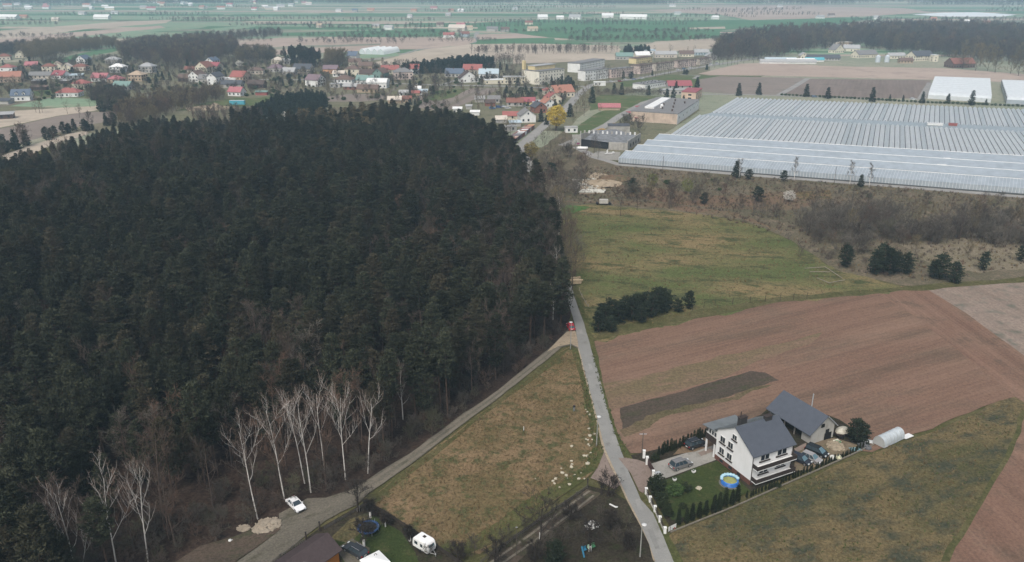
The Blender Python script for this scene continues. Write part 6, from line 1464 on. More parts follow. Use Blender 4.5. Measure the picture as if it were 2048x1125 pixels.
for px, py, lb in ((640, 1062, 'dark gate post at the cottage entrance, beside the low fence'), (613, 1083, 'dark gate post at the cottage entrance, nearer the roof'), (1175, 975, 'dark post at the head of the garden lane'), (1202, 990, 'dark post where the garden lane meets the shrub')):
    tt = thing('gate_post', lb, 'post', G(px, py, GZ)); m = MB(); m.box((0, 0, .8), (.2, .2, 1.9)); m.build('shaft', M_dwood, tt); m = MB(); m.box((0, 0, 1.8), (.26, .26, .1)); m.build('cap', M_black, tt)
t = thing('meadow_fence', 'wire fence with thin posts between the yellow meadow and brown field', 'fence', (0, 0, 0))
fl = [(1385, 622), (1430, 612), (1500, 606), (1560, 602), (1640, 596)]
for a, b_ in zip(fl, fl[1:]):
    p, q = G(*a, GZ), G(*b_, GZ); n = max(2, int((q - p).length / 4))
    for k in range(n): x = p.lerp(q, k / n); m = MB(); m.tube([x, x + Vector((0, 0, 2.0))], .06, 5); m.build('post', M_oldw, t)
    m = MB()
    for z in (.5, 1.0, 1.6): m.tube([p + Vector((0, 0, z)), q + Vector((0, 0, z))], .012, 3)
    m.build('wire', M_oldw, t)
t = thing('rail_fence', 'short pale rail fence beside the road near the log pile', 'fence', (0, 0, 0)); rl = [(1159, 580), (1164, 592), (1172, 606), (1177, 613)]
for p in rl: g = G(*p, GZ); m = MB(); m.box((g.x, g.y, .5), (.14, .14, 1.0)); m.build('post', mat('pale_rail', (.25, .22, .18), .9), t)
for a, b_ in zip(rl, rl[1:]): m = MB(); m.tube([G(*a, .9), G(*b_, .9)], .06, 5); m.build('rail', mat('pale_rail', (0, 0, 0)), t)
def lamp(base, headp, label, z=GZ):
    g = G(*base, z); h = min(9, HT(base, headp[1])); a = (headp[0] - 1024) / FPX; b_ = -(headp[1] - 562.5) / FPX; hx = a * g.y / (CP + b_ * SP)
    t = thing('street_lamp', label, 'street lamp', g); hx = max(-1.6, min(1.6, hx - g.x))
    m = MB(); m.tube([(0, 0, 0), (0, 0, h * .5), (0, 0, h - .15)], [.11, .09, .07], 8); m.build('pole', mat('lamp_pole', (.30, .30, .28), .7), t)
    m = MB(); m.tube([(0, 0, h - .2), (hx * .5, 0, h + .1), (hx, 0, h + .05)], .045, 6); m.build('arm', M_metal, t)
    m = MB(); m.lathe([(.02, .1), (.3, .07), (.45, 0), (.3, -.08), (.02, -.1)], (hx, 0, h + .02), 14); m.build('lamp_head', mat('white_lamp_head', (.60, .60, .58), .4, .4, .02), t, smooth=True)
lamp((1280, 1114), (1288.5, 1050), 'street lamp with a white disc head at the bottom of the road')
lamp((1193, 893), (1198, 834), 'street lamp with a white disc head beside the dry meadow')
lamp((1141, 698), (1142, 645), 'street lamp with a white head at the fork of the track')
def pole(base, topy, label, arm=True, r=.1, z=GZ):
    g = G(*base, z); h = HT(base, topy); t = thing('power_pole', label, 'pole', g)
    m = MB(); m.tube([(0, 0, 0), (0, 0, h)], [r, r * .75], 7); m.build('mast', mat('tarred_pole', (.10, .085, .07), .9), t)
    m = MB(); m.box((0, 0, h - .3), (1.4 if arm else .3, .1, .1)); m.build('crossarm', M_metal, t)
pole((1284, 906), 866, 'thin dark pole at the corner of the brown field')
pole((1325, 346), 312, 'thin pole before the front of the big glasshouse', False, .12)
pole((1668, 368), 334, 'thin pole near the middle of the glasshouse front', False, .12)
pole((1033, 1112), 1052, 'thin dark pole among the garden trees', False, .06)
# ------------------------------------------------------------------ near planting and small things
rn = random.Random(9)
def row(line, n, kind, name, label, cat, sc, group, z=GZ):
    P = [G(*p, z) for p in line]; L = [0]
    for a, b_ in zip(P, P[1:]): L.append(L[-1] + (b_ - a).length)
    for k in range(n):
        s = (k + .5) / n * L[-1]; i = max(j for j in range(len(P) - 1) if L[j] <= s); p = P[i].lerp(P[i + 1], (s - L[i]) / (L[i + 1] - L[i]))
        plant(kind, name, label, cat, (p.x + rn.uniform(-.15, .15), p.y + rn.uniform(-.15, .15), z), sc * rn.uniform(.85, 1.15), rn, group, ('stem', 'foliage'))
row([(1314, 912), (1345, 900), (1380, 886), (1428, 866)], 20, K_thuja, 'thuja', 'dark columnar thuja of the hedge behind the parked SUVs', 'shrub', .95, 'thuja hedge by the brown field')
row([(1350, 1052), (1378, 1042), (1405, 1032), (1432, 1022), (1468, 1006), (1482, 1000)], 10, K_thuja, 'thuja', 'tall dark thuja in the garden corner row by the meadow', 'shrub', 1.4, 'thujas along the garden corner')
row([(1490, 997), (1560, 968), (1640, 934), (1700, 908), (1738, 891)], 44, K_thuja, 'thuja', 'knee high young thuja along the plot fence', 'shrub', .52, 'young thujas along the plot fence')
for px, py, sc, lb in [(1307, 975, 1.0, 'black green round bush beside the meter box'), (1318, 972, 1.15, 'black green bush touching the driveway corner'), (1315, 990, 1.0, 'dark bush behind the second fence pillar'), (1322, 1003, 1.0, 'dark bush behind the third fence pillar'), (1327, 1016, .95, 'dark bush behind the fourth fence pillar'), (1336, 1032, .9, 'dark bush near the fence corner'), (1350, 990, 1.15, 'broad green juniper on the lawn'), (1372, 982, .95, 'dark low juniper beside the rockery'), (1366, 1017, .6, 'small dark cone shrub on the lawn'), (1555, 975, .5, 'small shrub below the lower balcony'), (1310, 921, .7, 'single clipped shrub at the end of the thuja hedge')]:
    plant(K_bush if 'green juniper' in lb else tree_kind([bush_parts(int(px), 1.9, 1.15, 60)], M_bark, L_thuja, 'dark_bush'), 'garden_bush', lb, 'bush', G(px, py, GZ), sc, rn, None, ('stem', 'foliage'))
plant(K_youngpine, 'pine_tree', 'dark bushy pine between the barn and the foil tunnel', 'tree', G(1712, 884, GZ), .95, rn)
plant(K_youngpine, 'pine_tree', 'dark low pine partner of the pine by the barn', 'tree', G(1722, 880, GZ), .8, rn)
for k, (px, py, sc) in enumerate([(1196, 664, 1.0), (1212, 655, 1.25), (1224, 640, 1.2), (1236, 648, 1.1), (1248, 634, 1.2), (1262, 640, 1.2), (1275, 634, 1.25), (1290, 628, 1.2), (1303, 634, 1.2), (1312, 622, 1.3), (1325, 626, 1.15), (1332, 616, 1.1), (1357, 625, .75), (1378, 617, .9), (1206, 640, 1.0), (1282, 645, .9), (1222, 664, .8)]):
    plant(K_youngpine, 'young_pine', 'bushy dark young pine in the thicket beside the road', 'tree', G(px, py, GZ), sc, rn, 'young pines of the roadside thicket')
for k, (px, py, sc, lb) in enumerate([(1690, 534, 1.5, 'broad dark pine left of the scrub clearing'), (1748, 548, 1.7, 'tall dark pine first of the right hand group'), (1762, 545, 1.9, 'tallest dark pine of the right hand group'), (1776, 550, 1.7, 'dark pine third of the right hand group'), (1790, 546, 1.5, 'dark pine fourth of the right hand group'), (1812, 547, 1.4, 'slim dark pine right of the group'), (1866, 556, 1.2, 'dark pine before the pale dry grass'), (1880, 558, 1.8, 'pointed dark pine before the pale dry grass'), (1908, 566, 1.4, 'dark pine with rubbish at its foot'), (1965, 540, 1.2, 'dark pine near the right edge shrubs'), (2040, 522, 1.0, 'dark pine cut by the right edge')]):
    plant(K_bushpine, 'pine_tree', lb, 'tree', G(px, py, GZ), sc * .72, rn)
# garden trees with limewashed trunks
for k, (bp, ty, sp, lb, ws) in enumerate([((717, 1024), 955, 2.2, 'bare walnut tree with whitewashed trunk at the fence corner', 1), ((728, 1092), 1035, 1.6, 'bare tree with whitewashed trunk beside the trampoline', 1), ((741, 1036), 1000, 1.0, 'small bare tree with whitewashed trunk behind the trampoline', 1), ((771, 1054), 1028, .7, 'sapling with whitewashed trunk right of the trampoline', 1), ((820, 1082), 1050, .7, 'sapling with whitewashed trunk left of the caravan', 1), ((1081, 1078), 975, 4.2, 'old spreading apple tree with whitewashed trunk over the lane', 1), ((1180, 1104), 1035, 2.2, 'bare tree with whitewashed trunk at the swing', 1), ((1216, 992), 955, 2.2, 'dark many stemmed shrub at the lane mouth', 0), ((990, 1130), 1070, 1.6, 'bare tree at the lower end of the lane', 0), ((1068, 1128), 1080, 1.4, 'bare tree cut by the bottom edge in the dark garden', 0), ((1222, 1060), 1022, 1.3, 'low bare fruit bush in the dark garden', 0), ((915, 1120), 1085, 1.2, 'bare bush behind the caravan by the picket fence', 0), ((1255, 1100), 1068, .9, 'low bare bush beside the road lamp', 0), ((1140, 1040), 1010, 1.3, 'bare fruit tree at the upper end of the dark garden', 0)]):
    h = min(8, HT(bp, ty)); g = G(*bp, GZ)
    A, B = stems(500 + k, (0, 0, -.1), (rn.uniform(-.3, .3), rn.uniform(-.3, .3), h * .9), r0=.2 if h > 3 else .09, spread=sp * 1.15, fork=.22 if ws else .08, nl=11, ns=7, ntw=8, up=.55, twl=(.35, .8), twr=.03)
    t = thing('garden_tree' if ws else 'garden_shrub', lb, 'tree', g); A.build('trunk', mat('dark_wet_bark', (.042, .034, .029), .95, .05, .3, 2), t); B.build('crown', leafmat('dark_garden_twigs', (.030, .025, .021), (.062, .052, .044), .2), t)
    if ws: m = MB(); m.tube([(0, 0, 0), (0, 0, min(1.25, h * .4))], [.225 if h > 3 else .12, .205 if h > 3 else .11], 8); m.build('limewash', M_lime, t)
t = plant(K_youngpine, 'pine_tree', 'dark conifer top at the bottom edge of the garden', 'tree', G(1110, 1128, GZ), .8, rn)

# rubble, stones, logs, rubbish
M_rub = mat('pale_rubble', (.31, .265, .205), .95, .1, .2, 2.0); M_stone = mat('pale_limestone', (.44, .40, .31), .9, .1, .12, 3.0)
def rock(seed, r):
    rr = random.Random(seed); bm = bmesh.new(); bmesh.ops.create_icosphere(bm, subdivisions=1, radius=r)
    for v in bm.verts: v.co *= 1 + rr.uniform(-.3, .3); v.co.z *= .6
    me = bpy.data.meshes.new('rock'); bm.to_mesh(me); bm.free(); return me
SR = [rock(i, .5) for i in range(5)]
for me in SR: me.materials.append(M_stone)
for k, (px, py, s) in enumerate([(1143, 893, .9), (1176, 889, .7), (1179, 892, .5), (1173, 912, 1.0), (1168, 912, .8), (1181, 906, .6), (1143, 922, .8), (1144, 929, .7), (1143, 934, 1.0), (1175, 928, 1.2), (1125, 946, 1.0), (1123, 937, .5), (1132, 951, .9), (1149, 950, .5), (1157, 958, .9), (1169, 958, .5), (1112, 958, .9), (1106, 962, .7), (1109, 967, .7), (1139, 969, .9), (1119, 975, .5), (1134, 957, .5), (1162, 946, .4), (1071, 958, .5), (1180, 830, .8), (1174, 824, .7), (1171, 819, .5), (1178, 858, .8), (1188, 868, .8), (1180, 872, 1.0), (1176, 880, .6), (1184, 879, .5), (1172, 879, .6)]):
    o = obj('limestone_rock', SR[k % 5], None, G(px, py, GZ)); s *= .85; o.scale = (s, s, s); o.rotation_euler = (0, 0, k); tag(o, 'pale limestone rock lying in the grass beside the road', 'rock', 'pale rocks scattered on the verge')
def heap(name, label, cat, px, py, r, h, m_, n=60, rmin=.12, rmax=.4, ell=1.0, rot=0):
    t = thing(name, label, cat, G(px, py, GZ), rot); mm = MB(); mm.lathe([(r, 0), (r * .7, h * .55), (r * .3, h * .9), (.05, h)], sides=14); o = mm.build('mound', m_, t)
    for v in o.data.vertices: v.co += Vector((noise.noise(v.co * .9), noise.noise(v.co * .9 + Vector((4, 0, 0))), .5 * noise.noise(v.co * 1.3))) * r * .22; v.co.y *= ell
    c = MB(); rr = random.Random(int(px))
    for _ in range(n):
        a = rr.uniform(0, 6.28); q = r * math.sqrt(rr.random()); s = rr.uniform(rmin, rmax)
        c.box((q * math.cos(a), q * math.sin(a) * ell, max(.02, h * (1 - q / r) + .05)), (s * rr.uniform(.6, 1.4), s, s * .6), rr.uniform(0, 3))
    c.build('rubble', m_, t)['kind'] = 'stuff'; return t
heap('rubble_heap', 'spread of pale rubble beside the gravel track', 'heap', 533, 1052, 2.5, .35, M_rub, 110, .1, .4, .8, .6)
heap('rubble_heap', 'smaller spread of pale rubble nearer the birches', 'heap', 487, 1057, 1.2, .22, M_rub, 50, .1, .3, .8)
heap('soil_heap', 'heap of pale timber scraps behind the parked cars', 'heap', 1672, 893, 1.8, .45, mat('timber_scraps', (.30, .25, .18), .9, .1, .3, 2), 80, .1, .5)
heap('scrap_heap', 'heap of dark junk and sheets beside the pine', 'heap', 1730, 893, 1.2, .6, mat('mixed_junk', (.12, .125, .13), .8, .2, .6, 3), 60, .15, .5)
heap('spoil_heap', 'sandy spoil heap in the scrub beside the white slabs', 'heap', 1205, 368, 9, 1.6, S_sand, 60, .3, .9, .8)
heap('spoil_heap', 'reddish spoil heap behind the sandy one', 'heap', 1228, 358, 8, 1.4, S_rust, 40, .3, .8, .8)
for px, py, s, r_ in [(1580, 377, .8, 0), (1300, 382, .6, 1)][:0]: pass
tt = thing('debris_pad', 'white broken concrete pad in the scrub clearing', 'slab', G(1183, 382, GZ)); m = MB(); m.prism([(-6, -3), (5, -4), (6.5, 1), (1, 3), (-4, 2)], 0, .25); m.build('pad', mat('white_concrete', (.55, .53, .46), .9, .1, .12, .5), tt)
c = MB(); rr = random.Random(3)
for _ in range(60): c.box((rr.uniform(-7, 4), rr.uniform(3, 22), .25), (rr.uniform(.4, 1.6), rr.uniform(.3, 1), .4), rr.uniform(0, 3))
c.build('slab_rubble', mat('white_concrete', (0, 0, 0)), tt)['kind'] = 'stuff'
t = thing('log_pile', 'pile of pale cut logs beside the road end', 'log pile', G(1150, 566, GZ), .2); ml = mat('pale_cut_log', (.42, .33, .22), .9, .1, .15, 2)
for k in range(14):
    y = (k % 6) * .5 - 1.2 + (.25 if k > 5 else 0); z = .26 + (.45 if k > 5 else 0) + (.4 if k > 10 else 0); m = MB(); q = rn.uniform(-.4, .4); m.tube([(-1.9 + q, y, z), (1.9 + q, y, z)], .25, 8); m.build('log', ml, t)
for k, (px, py, lb) in enumerate([(1664, 918, 'white bundle on the yard in front of the cars'), (1677, 918, 'pale yellow bundle right of the white one')]):
    t = thing('bundle', lb, 'bundle', G(px, py, GZ)); m = MB(); m.lathe([(.05, 0), (.5, .05), (.55, .35), (.35, .75), (.05, .85)], sides=10); o = m.build('wrap', mat('wrap%d' % k, [(.62, .62, .58), (.55, .54, .38)][k], .7), t, smooth=True)
    for v in o.data.vertices: v.co += .12 * noise.noise_vector(v.co * 2)
    m = MB(); m.lathe([(.5, .3), (.56, .33), (.5, .36)], sides=10); m.build('tie', M_black, t)
t = thing('hay_trailer', 'loaded trailer under a white and straw coloured cover behind the barn', 'trailer', G(1683, 872, GZ), .5); m = MB(); m.box((0, 0, .9), (3.2, 1.7, .5)); m.build('bed', M_dwood, t)
m = MB(); m.lathe([(.05, .9), (.6, .8), (1.0, .45), (1.15, 0)], (0, 0, 1.1), 12); o = m.build('cover', mat('pale_cover', (.40, .38, .32), .7, .2, .35, 1.6, dirt=((.22, .18, .09), .9)), t, smooth=True)
for v in o.data.vertices: v.co.x *= 1.5
for x in (-.8, .8):
    for s in (-1, 1): m = MB(); m.tube([(x, s * .75, .4), (x, s * .95, .4)], .4, 10); m.build('wheel', M_black, t)
for k, (px, py, w_, cc, lb) in enumerate([(1711, 900, 2.2, (.16, .26, .28), 'teal board stack lying at the plot fence'), (1736, 884, 1.6, (.62, .63, .62), 'white boards leaning by the dark pine'), (1676, 886, 1.0, (.06, .26, .10), 'green barrel lid on the yard rubbish'), (1674, 884, 1.3, (.65, .63, .52), 'pale plank bundle at the barn corner')]):
    t = thing('board_stack', lb, 'boards', G(px, py, GZ), rn.uniform(-.5, .7))
    for j in range(4): m = MB(); m.box((rn.uniform(-.1, .1), j * .28 - .4, .12 + .04 * (j % 2)), (w_, .25, .1)); m.build('board', mat('board_paint%d' % k, cc, .7), t)
for k, (px, py, lb) in enumerate([(1337, 953, 'white round flower pot at the left lawn edge'), (1387, 943, 'white round flower pot near the grey car')]):
    px, py = [(1349, 962), (1387, 946)][k]; t = thing('flower_pot', lb, 'pot', G(px, py, GZ)); m = MB(); m.lathe([(.2, 0), (.38, .25), (.42, .5), (.34, .5), (.3, .4)], sides=12); m.build('bowl', M_pil, t, smooth=True); tr, cr = bush_parts(700 + k, .5, .28, 14, .12); cr.build('plant', L_bush, t).location = (0, 0, .4)
heap('rockery', 'pale stone rockery on the lawn behind the junipers', 'rockery', 1397, 977, .5, .3, M_stone, 18, .12, .3)
for k, (px, py) in enumerate([(460, 1082), (458, 1000), (640, 1005)][:1]): t = thing('plastic_bag', 'crumpled white bag on the clearing below the birches', 'bag', G(px, py, GZ)); m = MB(); m.lathe([(.02, 0), (.3, .05), (.26, .2), (.02, .28)], sides=8); m.build('wrap', M_frame, t); m = MB(); m.box((.25, .1, .08), (.3, .12, .06), .5); m.build('flap', M_frame, t)
t = thing('frame_posts', 'broken rectangle of pale poles on the scrub meadow', 'frame', (0, 0, 0))
for a, b_ in [((1610, 537), (1650, 534)), ((1650, 534), (1685, 557)), ((1634, 556), (1658, 566)), ((1658, 566), (1690, 560)), ((1620, 544), (1660, 544))]: m = MB(); m.tube([G(*a, .8), G(*b_, .8)], .10, 5); m.build('rail', mat('pale_rail', (0, 0, 0)), t); m = MB(); m.tube([G(*a, 0), G(*a, 1.0)], .1, 5); m.build('post', mat('pale_rail', (0, 0, 0)), t)
t = thing('marker_stake', 'short white stake standing in the dry meadow', 'stake', G(1047.5, 862, GZ)); m = MB(); m.box((0, 0, .5), (.12, .05, 1.0)); m.build('stake', M_frame, t); m = MB(); m.box((0, 0, .04), (.2, .14, .1)); m.build('foot', M_dwood, t)
for px, py, lb in [(1540, 403, 'x')][:0]: pass
t = thing('wagon_wreck', 'pale wagon box standing in the scrub at the meadow head', 'wagon', G(1207, 409, GZ)); m = MB(); m.box((0, 0, 1.3), (3.6, 2, 1.5)); m.build('box', mat('wagon_pale', (.42, .40, .36), .9), t); m = MB(); m.box((0, 0, .45), (6.5, .5, .25)); m.build('chassis', M_dwood, t)
for x in (-2.6, 2.6): m = MB(); m.tube([(x, -1, .45), (x, 1, .45)], .42, 10); m.build('wheel', M_black, t)

# ---- the person on the dry meadow: one skinned body
g = G(1148, 823, GZ)
J = {'pel': (0, 0, .95), 'waist': (0, 0, 1.12), 'chest': (0, -.01, 1.36), 'neck': (0, 0, 1.50), 'head': (0, -.02, 1.64), 'crown': (0, -.01, 1.76)}
for s, k in ((1, 'l'), (-1, 'r')):
    J.update({k + 'hip': (.10 * s, 0, .90), k + 'knee': (.13 * s, -.03, .50), k + 'ank': (.15 * s, .02, .10), k + 'toe': (.17 * s, -.16, .04), k + 'sh': (.19 * s, 0, 1.42), k + 'el': (.27 * s, .02, 1.14), k + 'wr': (.20 * s, -.20, 1.04), k + 'hd': (.15 * s, -.27, 1.06)})
Ed = [('pel', 'waist'), ('waist', 'chest'), ('chest', 'neck'), ('neck', 'head'), ('head', 'crown')] + [e for k in 'lr' for e in (('pel', k + 'hip'), (k + 'hip', k + 'knee'), (k + 'knee', k + 'ank'), (k + 'ank', k + 'toe'), ('chest', k + 'sh'), (k + 'sh', k + 'el'), (k + 'el', k + 'wr'), (k + 'wr', k + 'hd'))]
Rd = {'pel': .14, 'waist': .13, 'chest': .16, 'neck': .06, 'head': .095, 'crown': .07, 'hip': .09, 'knee': .065, 'ank': .045, 'toe': .04, 'sh': .075, 'el': .05, 'wr': .036, 'hd': .04}
nm = list(J); me = bpy.data.meshes.new('person'); me.from_pydata([J[k] for k in nm], [(nm.index(a), nm.index(b_)) for a, b_ in Ed], [])
po = obj('person', me, None, g, .25); md = po.modifiers.new('skin', 'SKIN')
for i, k in enumerate(nm): r_ = Rd.get(k, Rd.get(k[1:])); me.skin_vertices[0].data[i].radius = (r_, r_ * (.8 if k in ('pel', 'waist', 'chest') else 1)); me.skin_vertices[0].data[i].use_root = (k == 'pel')
po.modifiers.new('smooth', 'SUBSURF').levels = 1; po.modifiers['smooth'].render_levels = 2
pm_, n, p = new_mat('clothed_person'); p.inputs['Roughness'].default_value = .9
tcz = N(n, 'ShaderNodeSeparateXYZ'); n.links.new(N(n, 'ShaderNodeTexCoord').outputs['Object'], tcz.inputs[0]); zz = tcz.outputs[2]
def stepz(v): x = N(n, 'ShaderNodeMath', operation='GREATER_THAN'); n.links.new(zz, x.inputs[0]); x.inputs[1].default_value = v; return x.outputs[0]
c = mixc(n, stepz(.08), (.05, .05, .05), (.20, .22, .26)); c = mixc(n, stepz(.98), c, (.012, .013, .018)); c = mixc(n, stepz(1.50), c, (.42, .25, .18)); c = mixc(n, stepz(1.70), c, (.06, .035, .02)); n.links.new(c, p.inputs['Base Color'])
me.materials.append(pm_); tag(po, 'person in black top and grey trousers standing on the dry meadow', 'person')

# ---- tufts of grass that roughen the meadows
def tuft(seed, h=.4, n=9, w_=.035, sp=.22):
    rr = random.Random(seed); m = MB()
    for _ in range(n):
        a = rr.uniform(0, 6.28); q = rr.uniform(0, sp); x, y = q * math.cos(a), q * math.sin(a); b_ = rr.uniform(0, 6.28); l = rr.uniform(.1, .3); hh = h * rr.uniform(.5, 1.1)
        s = Vector((math.cos(b_ + 1.6), math.sin(b_ + 1.6), 0)) * w_
        m.face([Vector((x, y, 0)) - s, Vector((x, y, 0)) + s, Vector((x + l * math.cos(b_), y + l * math.sin(b_), hh))], rr.random())
    return m
T_dry = [tuft(i).mesh('dry_tuft', L_dry) for i in range(4)]; T_grn = [tuft(10 + i, .3, 10, .045).mesh('green_tuft', L_grn) for i in range(4)]
T_weed = [tuft(20 + i, .6, 14, .03, .35).mesh('weed_tuft', L_twig) for i in range(3)]
def tufts(name, label, poly, spacing, src, sc=(.6, 1.5), clumpy=.5, seed=0):
    rr = random.Random(seed); P = scatter(WP(poly), spacing, rr, (), .5)
    P = [(x, y, GZ - .03) for x, y in P if noise.noise((x * .12, y * .12, seed)) + rr.uniform(-.6, .6) > clumpy - .5]
    mass(name, label, 'grass', P, src, sc, rr, .2)
tufts('dry_grass', 'dry tan grass tufts of the triangular meadow', [(1120, 712), (1150, 706), (1200, 900), (1160, 955), (965, 1090), (880, 1090), (750, 1008), (820, 940), (1000, 806)], .62, T_dry, (.5, 1.2), .35, 1)
tufts('verge_grass', 'green grass tufts along the road verges', [(1180, 690), (1206, 765), (1232, 862), (1262, 912), (1240, 905), (1212, 820), (1192, 750)], .5, T_grn, (.7, 1.6), .3, 2)
tufts('verge_grass', 'green grass tufts between the road and the dry meadow', [(1158, 712), (1172, 756), (1194, 840), (1208, 908), (1195, 940), (1120, 968), (1170, 930), (1186, 890), (1168, 820)], .5, T_grn + T_dry[:1], (.7, 1.6), .3, 3)
tufts('meadow_grass', 'mixed grass tufts of the meadow right of the plot', [(1350, 1070), (1470, 1020), (1640, 952), (1760, 902), (1930, 842), (2010, 805), (2036, 830), (1960, 1000), (1880, 1125), (1360, 1125)], .8, T_dry + T_grn[:2], (.5, 1.2), .4, 4)
tufts('meadow_grass', 'yellow green grass tufts of the far meadow', [(1100, 415), (1350, 428), (1480, 442), (1680, 548), (1750, 585), (1560, 600), (1395, 636), (1200, 668), (1160, 560)], 1.7, T_dry, (.7, 1.6), .35, 5)
tufts('weeds', 'brown weeds over the scrub land before the glasshouse', [(1100, 345), (1240, 335), (1500, 355), (1800, 376), (2100, 402), (2100, 530), (1850, 565), (1690, 545), (1560, 470), (1350, 422), (1100, 405)], 1.9, T_weed + T_dry[:2], (.9, 2.4), .2, 7)
tufts('lawn_grass', 'short green grass of the lower garden lawn', [(668, 1085), (740, 1035), (800, 1066), (840, 1120), (700, 1125)], .5, T_grn, (.4, .8), .2, 8)
# ------------------------------------------------------------------ trees of the scrub, street and village
rt = random.Random(31)
def one(kind, px, py, sc, name, label, cat='tree', group=None, z=VZ): return plant(kind, name, label, cat, G(px, py, z), sc, rt, group)
# scrub belt right of the meadow: a mass of thickets with single trees that stand out
SB = WP([(1600, 440), (1640, 430), (1760, 425), (1900, 440), (2120, 450), (2120, 500), (1950, 498), (1850, 492), (1760, 500), (1690, 520), (1630, 490), (1600, 462)])
P = scatter(SB, 3.0, rt, (), .5); mass('scrub_thicket', 'grey brown leafless thicket right of the yellow meadow', 'thicket', [(x, y, .1) for x, y in P if noise.noise((x * .06, y * .06, 1)) >  -.02], [k[2] for k in K_shrubgrey + K_shrubgrey + K_shrubdark[:1] + K_shrub[:2]], (.7, 1.9), rt, .1)
P = scatter(WP([(1640, 428), (1760, 418), (1900, 432), (2120, 440), (2120, 495), (1900, 490), (1750, 495), (1650, 480)]), 6.5, rt, (), .5)
rt.shuffle(P)
for x, y in P[:70]: plant(rt.choice([K_grey, K_olive, K_brown, K_dark]), 'bare_tree', 'grey leafless tree in the scrub belt right of the meadow', 'tree', (x, y, .1), rt.uniform(.3, .75), rt, 'leafless trees of the scrub belt')
P = scatter(WP([(1060, 350), (1140, 300), (1180, 330), (1160, 400), (1095, 400)]), 7.5, rt, (), .5)
mass('scrub_thicket', 'brown thicket between the forest and the white slabs', 'thicket', [(x, y, .1) for x, y in P], [k[2] for k in K_shrubgrey + K_shrub], (.9, 1.9), rt, .1)
P = scatter(WP([(1220, 385), (1440, 398), (1560, 425), (1560, 445), (1440, 425), (1300, 412), (1200, 408)]), 5.5, rt, (), .5)
mass('scrub_thicket', 'low reddish brown thicket along the head of the meadow', 'thicket', [(x, y, .1) for x, y in P if rt.random() < .75], [k[2] for k in K_shrubdark + K_shrub + K_shrubgrey], (.5, 1.6), rt, .1)
P = scatter(WP([(1280, 352), (1500, 365), (1800, 388), (2120, 412), (2120, 440), (1760, 415), (1500, 392), (1260, 375)]), 7, rt, (), .5)
mass('scrub_thicket', 'scattered brown shrubs before the glasshouse front', 'thicket', [(x, y, .1) for x, y in P if rt.random() < .5], [k[2] for k in K_shrubgrey + K_shrubdark + K_shrub + K_bush[:1]], (.35, 1.2), rt, .1)
for px, py, sc, lb in [(1240, 432, .55, 'single dark leafless tree at the meadow head'), (1274, 420, .6, 'leafless tree left of the red weeds'), (1338, 418, .65, 'slim leafless tree standing in the meadow edge'), (1409, 410, .5, 'round dark leafless tree in the red weeds'), (1506, 432, .55, 'leafless tree above the meadow corner'), (1558, 446, .5, 'dark leafless bush tree at the scrub corner'), (1150, 392, .6, 'leafless tree beside the white slabs'), (1170, 392, .55, 'thin leafless tree before the white slabs')]: one(K_dark, px, py, sc, 'bare_tree', lb, z=GZ)
for px, py, sc, lb in [(1305, 372, .75, 'yellow green willow before the glasshouse, larger one'), (1374, 386, .7, 'yellow green willow before the glasshouse, smaller one')]:
    tr, cr = bush_parts(int(px), 8.5, 3.6, 150, .5, .16); K = tree_kind([(stems(int(px), (0, 0, -.1), (0, 0, 6.5), r0=.14, spread=2.8, fork=.2, nl=8, ns=4, ntw=3)[0], cr)], M_bark, L_greenwillow, 'willow'); one(K, px, py, sc, 'willow_tree', lb, z=GZ)
for px, py, sc, lb in [(1264, 385, .9, 'dark green round pine in the scrub'), (1104, 355, 1.0, 'dark green conifer in the thicket by the ditch'), (1497, 359, .7, 'small dark conifer before the glasshouse'), (1567, 363, .7, 'dark pointed conifer before the glasshouse'), (1516, 404, .9, 'dark conifer among the red weeds'), (1408, 408, .7, 'dark conifer left of the red weeds')]: one(K_youngpine, px, py, sc * 1.25, 'conifer_tree', lb, z=GZ)
one(K_spruce, 1471, 355, .85, 'conifer_tree', 'thin cypress beside the birch before the glasshouse', z=GZ); one(K_spruce, 1721, 374, .6, 'conifer_tree', 'dark cypress at the glasshouse front', z=GZ)
for px, py, ty, lb in [(1478, 356, 322, 'pale bare birch first before the glasshouse'), (1588, 362, 320, 'pale bare birch second before the glasshouse'), (1699, 369, 325, 'pale slim birch third before the glasshouse'), (1738, 374, 332, 'pale broad birch fourth before the glasshouse'), (1118, 470, 395, 'pale birch at the forest edge beside the meadow'), (1112, 575, 500, 'white stemmed birch leaning over the road end'), (1106, 640, 575, 'reddish pale birch beside the lane at the forest'), (806, 838, 735, 'pale birch crown showing among the dark pines')]:
    h = HT((px, py), ty); A, B = stems(int(px), (0, 0, -.1), (0, 0, h), r0=.13, spread=h * .25, fork=.25, nl=10, ns=5, ntw=6, up=1.2, twl=(.5, 1.1), twr=.03)
    t = thing('birch_tree', lb, 'birch', G(px, py, GZ)); A.build('trunk', M_birch, t); B.build('crown', L_twiggrey, t)
def leafy(px, py, h, R, n, leaf, lm, name, label, stemh=None):
    tr, cr = bush_parts(int(px), h * .86, R, n, leaf, .2)
    for i, v in enumerate(cr.v): cr.v[i] = (v[0], v[1], v[2] + h * .14)
    A, B = stems(int(px), (0, 0, -.1), (0, 0, h * .8), r0=.03 * h, spread=R * .9, fork=.12, nl=9, ns=4, ntw=3)
    t = thing(name, label, 'tree' if h > 4 else 'bush', G(px, py, VZ)); A.build('trunk', M_bark, t); cr.build('crown', lm, t)
leafy(1112, 262, 16, 5.6, 330, .95, L_willow, 'willow_tree', 'big golden yellow willow beside the village street')
leafy(1062, 322, 10, 3.6, 170, .7, L_willowdim, 'willow_tree', 'dull yellow willow at the forest corner')
